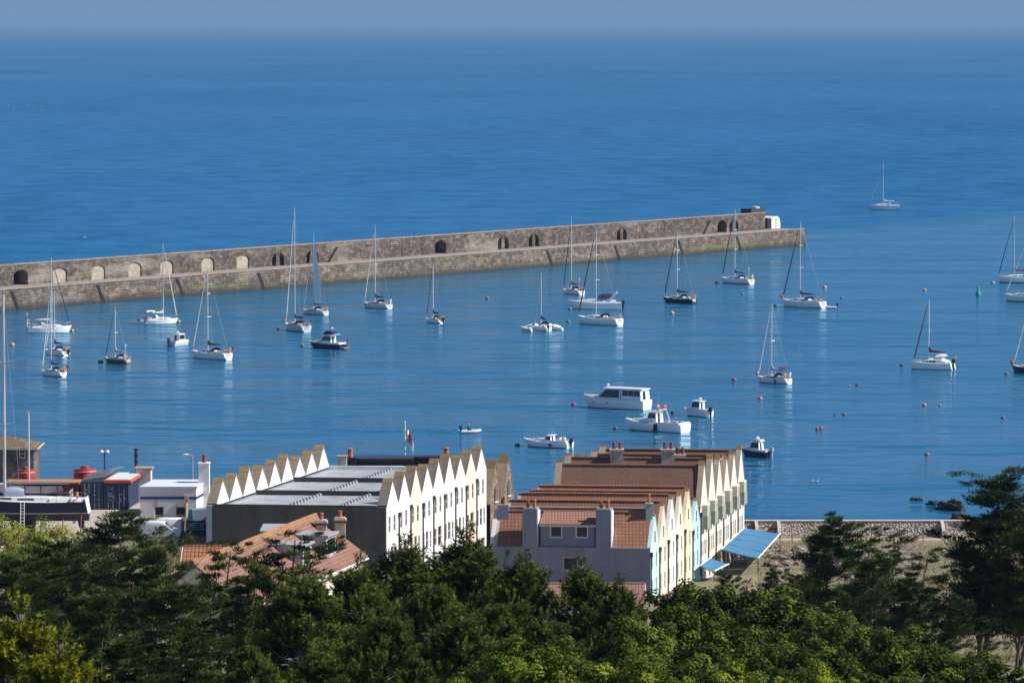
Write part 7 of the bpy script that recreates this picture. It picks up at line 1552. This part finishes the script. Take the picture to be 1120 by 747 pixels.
def leaves_mesh(name, C, D, S, L, Wd, tint, mat, shape='rhomb'):
    """leaves at C pointing along D, S sideways; L long, Wd wide"""
    n = len(C); D = unit(D); S = unit(S-D*np.sum(S*D, 1, keepdims=True)); L = np.asarray(L).reshape(-1, 1)*np.ones((n, 1)); Wd = np.asarray(Wd).reshape(-1, 1)*np.ones((n, 1))
    if shape == 'tri': V = np.stack([C-S*Wd/2, C+S*Wd/2, C+D*L], 1); k = 3
    else: V = np.stack([C, C+D*L*.45+S*Wd/2, C+D*L, C+D*L*.45-S*Wd/2], 1); k = 4
    me = bpy.data.meshes.new(name); me.vertices.add(n*k); me.vertices.foreach_set('co', V.astype(np.float32).ravel()); me.loops.add(n*k); me.loops.foreach_set('vertex_index', np.arange(n*k, dtype=np.int32))
    me.polygons.add(n); me.polygons.foreach_set('loop_start', np.arange(0, n*k, k, dtype=np.int32)); me.update(calc_edges=True)
    a = me.attributes.new('tint', 'FLOAT', 'FACE'); a.data.foreach_set('value', np.clip(tint, 0, 1).astype(np.float32)); me.materials.append(mat); return me
def rand_dirs(n): return unit(rng.normal(size=(n, 3)))
class Wood:
    def __init__(s): s.mb = MB()
    def limb(s, pts, r0, r1, n=7):
        k = len(pts); s.mb.path(pts, [r0+(r1-r0)*(i/(k-1))**.8 for i in range(k)], n)
def bend(p0, p1, k=5, wob=.1, up=0.0):
    p0 = np.array(p0, float); p1 = np.array(p1, float); L = np.linalg.norm(p1-p0); out = []
    w = rng.normal(size=3)*wob*L
    for i in range(k+1):
        t = i/k; out.append(p0+(p1-p0)*t+w*math.sin(math.pi*t)+np.array([0, 0, up*L*math.sin(math.pi*t)]))
    return out
def tree_proto(crown, wood, mat, bark):
    me = wood.mb; m2 = bpy.data.meshes.new('trunk'); m2.from_pydata(me.v, [], me.f); m2.update(); m2.materials.append(bark); m2.polygons.foreach_set('use_smooth', [True]*len(m2.polygons))
    return crown, m2
def cypress(H=10, lean=(0.0, 0.0), spread=.55, npad=60, open_=.25, seed=0, density=300, base=.18, stems=3, wind=.35):
    """wind-cut cypress: several stems, tiers of ragged dark sprays swept to one side"""
    global rng; rng = np.random.default_rng(seed); w = Wood(); C = []; D = []; S = []; Ls = []; Ws = []; T = []
    trs = []
    for k in range(stems):
        hk = H*(1 if k == 0 else rng.uniform(.62, .9)); a0 = k*2.3+rng.uniform(0, 1); off = (0 if k == 0 else rng.uniform(.10, .24))*H
        top = np.array([lean[0]*hk+off*math.cos(a0), lean[1]*hk+off*math.sin(a0), hk]); tr = bend((rng.normal()*.1, rng.normal()*.1, -.8), top*np.array([1, 1, .97]), 9, .05); w.limb(tr, .015*H, .004*H, 8); trs.append((tr, hk))
    for i in range(npad):
        tr, hk = trs[0 if i % 2 == 0 else rng.integers(0, stems)]
        f = base+(1-base)*((i+.5)/npad)**.9; f = min(.99, f+rng.uniform(-.05, .05)); k = f*9; a = min(8, int(k)); p = tr[a]+(tr[a+1]-tr[a])*(k-a)
        ang = i*2.39996+rng.uniform(-.6, .6); env = spread*hk*((1-f)**.55*.95+.09)*rng.uniform(.35, 1.25)*(1+wind*math.cos(ang)); o = np.array([math.cos(ang), math.sin(ang), 0])
        tip = p+o*env+np.array([wind*.25*env, 0, env*rng.uniform(.05, .55)]); lb = bend(p, tip, 5, .08, -.08); w.limb(lb, max(.02, .010*H*(1-f)+.015), .012, 5)
        for q, sc_ in ((1.0, 1.0), (.7, .95), (.42, .75)):
            if rng.random() < open_ and q < .9: continue
            c = p+(tip-p)*q+rng.normal(size=3)*.03*H; rx = (.098*H*(1-f*.52))*sc_*rng.uniform(.65, 1.3)
            for sub in range(3):       # each pad is a few overlapping feathery sprays
                cc = c+rng.normal(size=3)*rx*np.array([.55, .55, .25]); r2 = rx*rng.uniform(.45, .8); n = int(density*(r2/.55)**1.7*.42)+20
                u = rand_dirs(n)*(rng.random((n, 1))**.42); loc = u*np.array([r2*1.35, r2*1.1, r2*.32]); sw = unit(o*.7+np.array([wind, 0, .25])+rng.normal(size=3)*.3)
                loc[:, 2] += (loc@sw)*.35+.12*(loc[:, 0]**2+loc[:, 1]**2)/r2
                C.append(cc+loc); out = unit(loc*np.array([1, 1, .4])+sw*r2*.9); D.append(out+np.array([0, 0, .3])+rng.normal(size=(n, 3))*.28); S.append(unit(np.cross(D[-1], [0, 0, 1]))+rng.normal(size=(n, 3))*.3)
                Ls.append(rng.uniform(.2, .42, n)*(H/10)**.4); Ws.append(rng.uniform(.05, .10, n)*(H/10)**.4); pt = rng.uniform(-.2, .3); T.append(np.clip(.34+pt+rng.normal(size=n)*.14, 0, 1))
    return leaves_mesh('crown', np.concatenate(C), np.concatenate(D), np.concatenate(S), np.concatenate(Ls), np.concatenate(Ws), np.concatenate(T), MAT_CYP), wood_mesh(w, M_BARK)
def wood_mesh(w, mat):
    m2 = bpy.data.meshes.new('trunk'); m2.from_pydata(w.mb.v, [], w.mb.f); m2.update(); m2.materials.append(mat); m2.polygons.foreach_set('use_smooth', [True]*len(m2.polygons)); return m2
def pine(H=8, spread=.45, nlimb=60, seed=0, per=13, needles=40, mat=None, leader=1, nl=.21):
    """bushy pine: needle tufts at the ends of many upswept shoots"""
    global rng; rng = np.random.default_rng(seed); w = Wood(); tr = bend((0, 0, -.8), (0.03*H, 0, H*.93), 9, .03); w.limb(tr, .03*H, .008*H, 8)
    P = []; A = []; LN = []; TI = []
    def shoot(p, a, l, ti): P.append(p); A.append(a); LN.append(l); TI.append(ti)
    for i in range(nlimb):
        f = .14+.84*(i+.5)/nlimb; k = f*9; a = int(k); p = tr[a]+(tr[min(9, a+1)]-tr[a])*(k-a); ang = i*2.39996+rng.uniform(-.5, .5)
        env = spread*H*(1.12*(1-f)**.75+.05)*min(1, .55+f*1.6)*rng.uniform(.55, 1.15); o = np.array([math.cos(ang), math.sin(ang), 0]); tip = p+o*env+np.array([0, 0, env*rng.uniform(.25, .65)])
        lb = bend(p, tip, 5, .06, -.05); w.limb(lb, .012*H*(1-f)+.02, .014, 5); tl = rng.uniform(-.25, .25)
        for j in range(per):
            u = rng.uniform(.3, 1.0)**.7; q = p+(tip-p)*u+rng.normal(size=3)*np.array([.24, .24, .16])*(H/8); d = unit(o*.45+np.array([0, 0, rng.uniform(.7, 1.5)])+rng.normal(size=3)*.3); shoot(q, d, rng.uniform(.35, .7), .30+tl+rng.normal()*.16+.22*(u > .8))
        for j in range(4): shoot(tip, unit(o*rng.uniform(.1, .9)+np.array([0, 0, 1.2])+rng.normal(size=3)*.35), rng.uniform(.5, .9), .62+tl)
    for j in range(16*leader):       # the bare leader and its whorls of upright shoots
        z = -1.9+2.1*((j//4)/(4*leader-1)); a0 = j*1.7; o = np.array([math.cos(a0), math.sin(a0), 0]); q = tr[-1]+np.array([0, 0, z+.5])+o*(.12+max(0, -z)*.28)*rng.uniform(.7, 1.2); w.limb([tr[-1]+np.array([0, 0, z+.15]), q], .03, .015, 4); shoot(q, unit(o*.4+np.array([0, 0, 1.2])), rng.uniform(.5, .85), .5+rng.normal()*.12)
    w.limb([tr[-1], tr[-1]+np.array([0, 0, .7])], .05, .02, 5)
    P = np.array(P); A = unit(np.array(A)); LN = np.array(LN)*(H/8)**.3; TI = np.array(TI); n = len(P); m = needles
    t = rng.random((n, m, 1)); base = P[:, None]+A[:, None]*LN[:, None, None]*t; rd = unit(rng.normal(size=(n, m, 3))); rd = unit(rd-A[:, None]*np.sum(rd*A[:, None], 2, keepdims=True))
    d = unit(A[:, None]*rng.uniform(.45, 1.3, (n, m, 1))+rd); C = base.reshape(-1, 3); D = d.reshape(-1, 3); S = np.cross(D, rand_dirs(len(D))); tint = np.repeat(TI, m)+rng.normal(size=n*m)*.08+(t.reshape(-1)-.5)*.45
    return leaves_mesh('crown', C, D, S, rng.uniform(.7, 1.2, n*m)*nl, np.full(n*m, .05), tint, mat, 'tri'), wood_mesh(w, M_BARKG)
def broadleaf(H=6, rx=3.2, nclump=150, per=170, seed=0, mat=None, leaf=.17, young=.12, flat=.8):
    """leafy crown: many clumps of broad leaves over a limb skeleton"""
    global rng; rng = np.random.default_rng(seed); w = Wood(); tr = bend((0, 0, -.8), (.05*H, 0, H*.62), 6, .05); w.limb(tr, .03*H, .014*H, 8)
    C = []; D = []; S = []; T = []; cz = H*.58
    for i in range(nclump):
        u = rand_dirs(1)[0]; u[2] = u[2]*.9+.15; r = rng.uniform(.35, 1.0)**.5*rng.uniform(.85, 1.12); lump = 1+.22*math.sin(u[0]*5+seed)+.18*math.sin(u[1]*6+u[2]*4+seed*2)
        c = np.array([u[0]*rx*r*lump, u[1]*rx*r*lump, cz+u[2]*H*.42*r*lump*flat/.8])
        if c[2] < .12*H: continue
        if i % 3 == 0: w.limb(bend(tr[rng.integers(2, 6)], c, 4, .08), .035, .01, 5)
        cr = rng.uniform(.32, .62)*(rx/3.2)**.5; n = int(per*(cr/.5)**2); q = rand_dirs(n)*(rng.random((n, 1))**.4)*cr*np.array([1, 1, .75]); C.append(c+q)
        nn = unit(q+u*.6*cr+np.array([0, 0, .55*cr])+rng.normal(size=(n, 3))*.35*cr); d = np.cross(nn, rand_dirs(n)); D.append(d+np.array([0, 0, -.25])); S.append(np.cross(nn, D[-1]))
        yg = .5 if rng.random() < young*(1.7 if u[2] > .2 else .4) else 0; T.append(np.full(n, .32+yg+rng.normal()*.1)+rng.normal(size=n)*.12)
    C = np.concatenate(C); n = len(C)
    return leaves_mesh('crown', C, np.concatenate(D), np.concatenate(S), rng.uniform(.8, 1.25, n)*leaf, rng.uniform(.75, 1.1, n)*leaf, np.concatenate(T), mat), wood_mesh(w, M_BARKG)
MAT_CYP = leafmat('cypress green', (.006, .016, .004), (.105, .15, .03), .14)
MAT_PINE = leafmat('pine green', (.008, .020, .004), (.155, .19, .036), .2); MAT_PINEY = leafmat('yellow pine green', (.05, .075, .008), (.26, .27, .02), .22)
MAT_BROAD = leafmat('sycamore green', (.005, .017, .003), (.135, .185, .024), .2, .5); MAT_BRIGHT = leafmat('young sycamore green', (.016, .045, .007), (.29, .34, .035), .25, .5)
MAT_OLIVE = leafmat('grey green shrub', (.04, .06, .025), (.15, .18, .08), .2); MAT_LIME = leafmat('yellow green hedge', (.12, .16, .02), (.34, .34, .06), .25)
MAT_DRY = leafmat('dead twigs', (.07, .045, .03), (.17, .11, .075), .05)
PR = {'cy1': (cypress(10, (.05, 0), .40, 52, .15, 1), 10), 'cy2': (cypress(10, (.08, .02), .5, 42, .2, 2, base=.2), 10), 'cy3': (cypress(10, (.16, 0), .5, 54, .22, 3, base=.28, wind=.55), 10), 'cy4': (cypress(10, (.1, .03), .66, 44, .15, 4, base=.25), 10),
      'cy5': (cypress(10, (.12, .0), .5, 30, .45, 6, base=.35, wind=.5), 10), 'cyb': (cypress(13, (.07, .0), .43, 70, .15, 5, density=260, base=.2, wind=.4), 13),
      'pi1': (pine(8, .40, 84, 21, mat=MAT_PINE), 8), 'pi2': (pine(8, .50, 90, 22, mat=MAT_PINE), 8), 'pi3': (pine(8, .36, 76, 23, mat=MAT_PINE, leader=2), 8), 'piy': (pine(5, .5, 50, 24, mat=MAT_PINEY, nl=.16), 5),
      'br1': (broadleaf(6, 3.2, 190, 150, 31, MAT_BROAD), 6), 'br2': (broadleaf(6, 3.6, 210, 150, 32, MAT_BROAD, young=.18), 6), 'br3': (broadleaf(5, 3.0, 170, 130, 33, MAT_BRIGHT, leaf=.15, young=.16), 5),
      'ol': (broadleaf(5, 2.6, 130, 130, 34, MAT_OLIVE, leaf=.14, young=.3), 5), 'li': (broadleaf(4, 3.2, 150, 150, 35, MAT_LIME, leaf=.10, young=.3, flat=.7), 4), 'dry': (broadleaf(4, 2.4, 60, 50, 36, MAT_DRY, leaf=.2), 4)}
for k_, ((cm_, wm_), h_) in list(PR.items()):      # true height of each crown
    a_ = np.empty(len(cm_.vertices)*3); cm_.vertices.foreach_get('co', a_); PR[k_] = ((cm_, wm_), float(np.percentile(a_[2::3], 99.85)))
KIND = {'cy': ('cypress_tree', 'cypress', 'dark wind shaped cypresses'), 'pi': ('pine_tree', 'pine', 'bushy green pines'), 'br': ('broadleaf_tree', 'tree', 'leafy broadleaved trees'), 'ol': ('shrub', 'shrub', 'shrubs'), 'li': ('hedge_shrub', 'shrub', 'shrubs'), 'dr': ('shrub', 'shrub', 'shrubs')}
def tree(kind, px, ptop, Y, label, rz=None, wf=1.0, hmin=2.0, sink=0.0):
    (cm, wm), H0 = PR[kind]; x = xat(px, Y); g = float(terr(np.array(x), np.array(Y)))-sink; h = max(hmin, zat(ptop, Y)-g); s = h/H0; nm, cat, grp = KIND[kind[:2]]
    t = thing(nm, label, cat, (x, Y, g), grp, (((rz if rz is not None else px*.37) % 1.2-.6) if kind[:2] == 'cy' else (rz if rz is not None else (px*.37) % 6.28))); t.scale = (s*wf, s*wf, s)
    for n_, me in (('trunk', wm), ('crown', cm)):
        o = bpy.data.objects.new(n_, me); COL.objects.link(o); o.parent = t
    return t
T = tree
# cypresses on the left
T('cy1', 112, 561, 262, 'dark cypress with a pointed top just below the beached yacht and concrete yard', wf=.95)
T('cy2', 55, 592, 250, 'spreading dark cypress below the yellow green hedge at the far left', wf=1.1)
T('cy4', 152, 588, 246, 'wide dark cypress in front of the white vans', wf=.9)
T('cy2', 10, 612, 235, 'dark cypress cut by the left edge, above the yellow green pine', 2.0, 1.0)
T('cy4', 95, 640, 205, 'flat topped cypress low in the left cluster, behind the yellow green pine', 1.0, .85)
T('cy1', 172, 640, 200, 'dark cypress low in the left cluster, below the white walled hidden house', 3.0, 1.1)
T('cy5', 232, 590, 238, 'upright very dark cypress beside the orange pantile house', .6, .95)
T('cy5', 300, 577, 236, 'open branched cypress whose bare arms cross the pink roofed long house', .2, 1.2)
T('cy4', 262, 614, 205, 'broad dark cypress below the long tiled house', 4.0, .8)
T('cy2', 205, 690, 160, 'dark cypress lowest in the left half, beside the grey green pine', 2.2, .9)
T('cy1', 120, 700, 150, 'dark cypress in the bottom left, right of the yellow green pine', 5.0, 1.2)
# pines in the middle
for a in [('pi1', 437, 589, 205, 'pine with a single upright leader against the near corner of the white terrace', .3, 1.2), ('pi2', 390, 613, 190, 'rounded pine in front of the eaves of the long tiled house', 1.1, 1.0), ('pi3', 512, 580, 196, 'pine with the tallest upright leader against the white terrace', 2.0, 1.3), ('pi2', 474, 632, 180, 'rounded pine between the two pines with upright leaders', 3.0, 1.0),
          ('pi3', 572, 606, 186, 'pine with twin upright tips in front of the grey side wall', 1.5, 1.15), ('pi1', 640, 612, 186, 'pine with a lone tip right of the small window in the grey wall', 4.0, 1.0), ('pi2', 555, 652, 168, 'broad pine below the grey side wall', .5, 1.0), ('pi1', 338, 620, 172, 'pine nearest the broad dark cypress below the long house', 2.6, 1.2), ('pi2', 420, 668, 152, 'pine low in the middle, left of centre', 5.2, 1.05),
          ('pi1', 500, 668, 150, 'pine low in the middle, between two broader pines', .9, 1.2), ('pi2', 600, 672, 150, 'pine low in the middle, beside the broadleaved saplings', 3.7, 1.0), ('pi2', 270, 702, 142, 'pine at the bottom, right of the lowest left cypress', 1.9, 1.0), ('pi1', 355, 708, 136, 'pine at the bottom edge, left of the middle', 3.3, 1.3), ('pi2', 455, 715, 132, 'pine at the bottom edge, in the middle', 4.5, 1.0), ('pi3', 676, 632, 182, 'slim dark pine before the little pink roofed house', 1.0, .9)]: T(*a)
T('piy', 12, 655, 118, 'yellow green pine in the bottom left corner, larger of the two', .4, 1.2); T('piy', 66, 690, 112, 'yellow green pine in the bottom left, smaller of the two', 2.4, 1.1)
# broadleaved trees on the right and along the bottom
for a in [('br1', 745, 640, 218, 'leafy tree right below the aqua gabled house', .3, 1.0), ('br2', 800, 640, 212, 'leafy tree below the pastel gables', 1.5, 1.0), ('br1', 858, 652, 200, 'leafy tree below the large blue awning', 2.2, 1.1), ('br2', 920, 668, 186, 'leafy tree in front of the twisted cypress', 3.1, 1.0), ('br1', 985, 684, 172, 'leafy tree left of the big cypress trunk', 4.4, 1.1), ('br2', 710, 668, 160, 'leafy tree with pale tips in front of the little pink roofed house', 5.5, .8), ('br1', 770, 690, 150, 'leafy tree low on the right of centre, below the pastel gables', .8, 1.1),
          ('br2', 850, 700, 142, 'leafy tree low on the right, between two wider ones', 2.9, 1.0), ('br1', 930, 706, 136, 'leafy tree at the bottom right, below the leafy trees with dark crowns', 3.9, 1.2), ('br2', 1030, 712, 140, 'leafy tree at the bottom right, before the dry grass', 1.2, 1.0), ('br1', 1100, 722, 132, 'leafy tree in the bottom right corner', 2.5, 1.2),
          ('br3', 560, 698, 116, 'bright young leafy tree with yellow green tips at the bottom, left of the others', .4, 1.0), ('br3', 630, 700, 112, 'bright young leafy tree at the bottom centre right', 1.8, 1.1), ('br3', 705, 712, 108, 'bright young leafy tree at the bottom below the pale tipped tree', 3.0, 1.0), ('br3', 790, 716, 106, 'bright young leafy tree at the bottom with yellowish leaves, right of centre', 4.2, 1.1), ('br3', 880, 722, 104, 'bright young leafy tree lowest on the right', 5.1, 1.1)]: T(*a)
# cypresses on the right
T('cyb', 1078, 512, 292, 'tallest cypress, leaning top against the sea at the right', .0, 1.15); T('cy3', 1118, 560, 280, 'cypress cut by the right edge beside the tallest one', 2.0, .9)
T('cy3', 893, 562, 318, 'twisted cypress with a ragged top in front of the sea wall', .1, .95); T('cy5', 940, 574, 314, 'open ragged cypress touching the right side of the twisted one', .5, 1.0); T('cy4', 952, 602, 308, 'low spreading cypress between the twisted one and the tallest one', 1.2, .95); T('cy4', 842, 618, 330, 'low dark cypress just below the large blue awning', 2.8, .5); T('cy5', 1004, 598, 300, 'small open cypress at the foot of the tallest one', .8, .95)
T('cy2', 796, 628, 300, 'low cypress reaching in front of the small blue awning', 3.5, .55)
T('cy4', 985, 640, 288, 'wide low cypress left of the tallest one, in front of the small open one', .7, .8); T('cy2', 872, 628, 306, 'dark cypress between the large blue awning and the twisted cypress', 1.1, .75); T('cy3', 1038, 650, 268, 'low cypress leaning in front of the trunk of the tallest one', .4, .8); T('cy4', 915, 645, 288, 'wide low cypress below the twisted cypress', .2, .75)
# shrubs
T('li', 8, 561, 412, 'clipped looking yellow green shrub below the beached yacht at the left edge', .2, .95); T('li', 36, 583, 405, 'second yellow green shrub, nearer the concrete yard', 1.2, .6)
T('ol', 88, 577, 330, 'grey green shrub among the cypresses below the beached yacht, right one', .5, .9); T('ol', 66, 592, 325, 'grey green shrub among the cypresses below the beached yacht, left one', 2.0, .9)
T('ol', 205, 580, 452, 'scrubby shrub on the grass beside the dark trailer', .9, .5, 1.2); T('ol', 188, 583, 450, 'scrubby shrub on the grass below the white vans', 2.9, .5, 1.0)
T('dry', 846, 632, 400, 'brown leafless thicket right of the picnic tables', .6, .9); T('dry', 826, 640, 395, 'brown leafless thicket below the large blue awning', 2.6, .7); T('dry', 960, 655, 352, 'brown leafless thicket at the foot of the spreading cypress', 1.6, .8)
# ------------------------------------------------------------------ grass tufts on the banks
def grass():
    global rng; rng = np.random.default_rng(5); n = 60000; px = np.concatenate([rng.uniform(830, 1130, n*2//3), rng.uniform(150, 235, n//3)])[:n]; Y = np.concatenate([rng.uniform(285, 526, n*2//3), rng.uniform(445, 487, n//3)])[:len(px)]; n = len(px)
    X = (px-560)/F*Y; Z = terr(X, Y)-.02; C = np.stack([X, Y, Z], 1); D = rng.normal(size=(n, 3))*.35+np.array([.1, 0, 1]); S = rand_dirs(n)
    me = leaves_mesh('grass', C, D, S, rng.uniform(.15, .5, n), rng.uniform(.05, .14, n), .5+.35*np.sin(X*.3)*np.cos(Y*.12)+rng.normal(size=n)*.2, leafmat('dry grass blades', (.16, .16, .06), (.46, .38, .23), .2), 'tri')
    o = bpy.data.objects.new('grass', me); COL.objects.link(o); tag(o, 'dry tufted grass on the bank and verge', 'grass', kind='stuff')
grass()
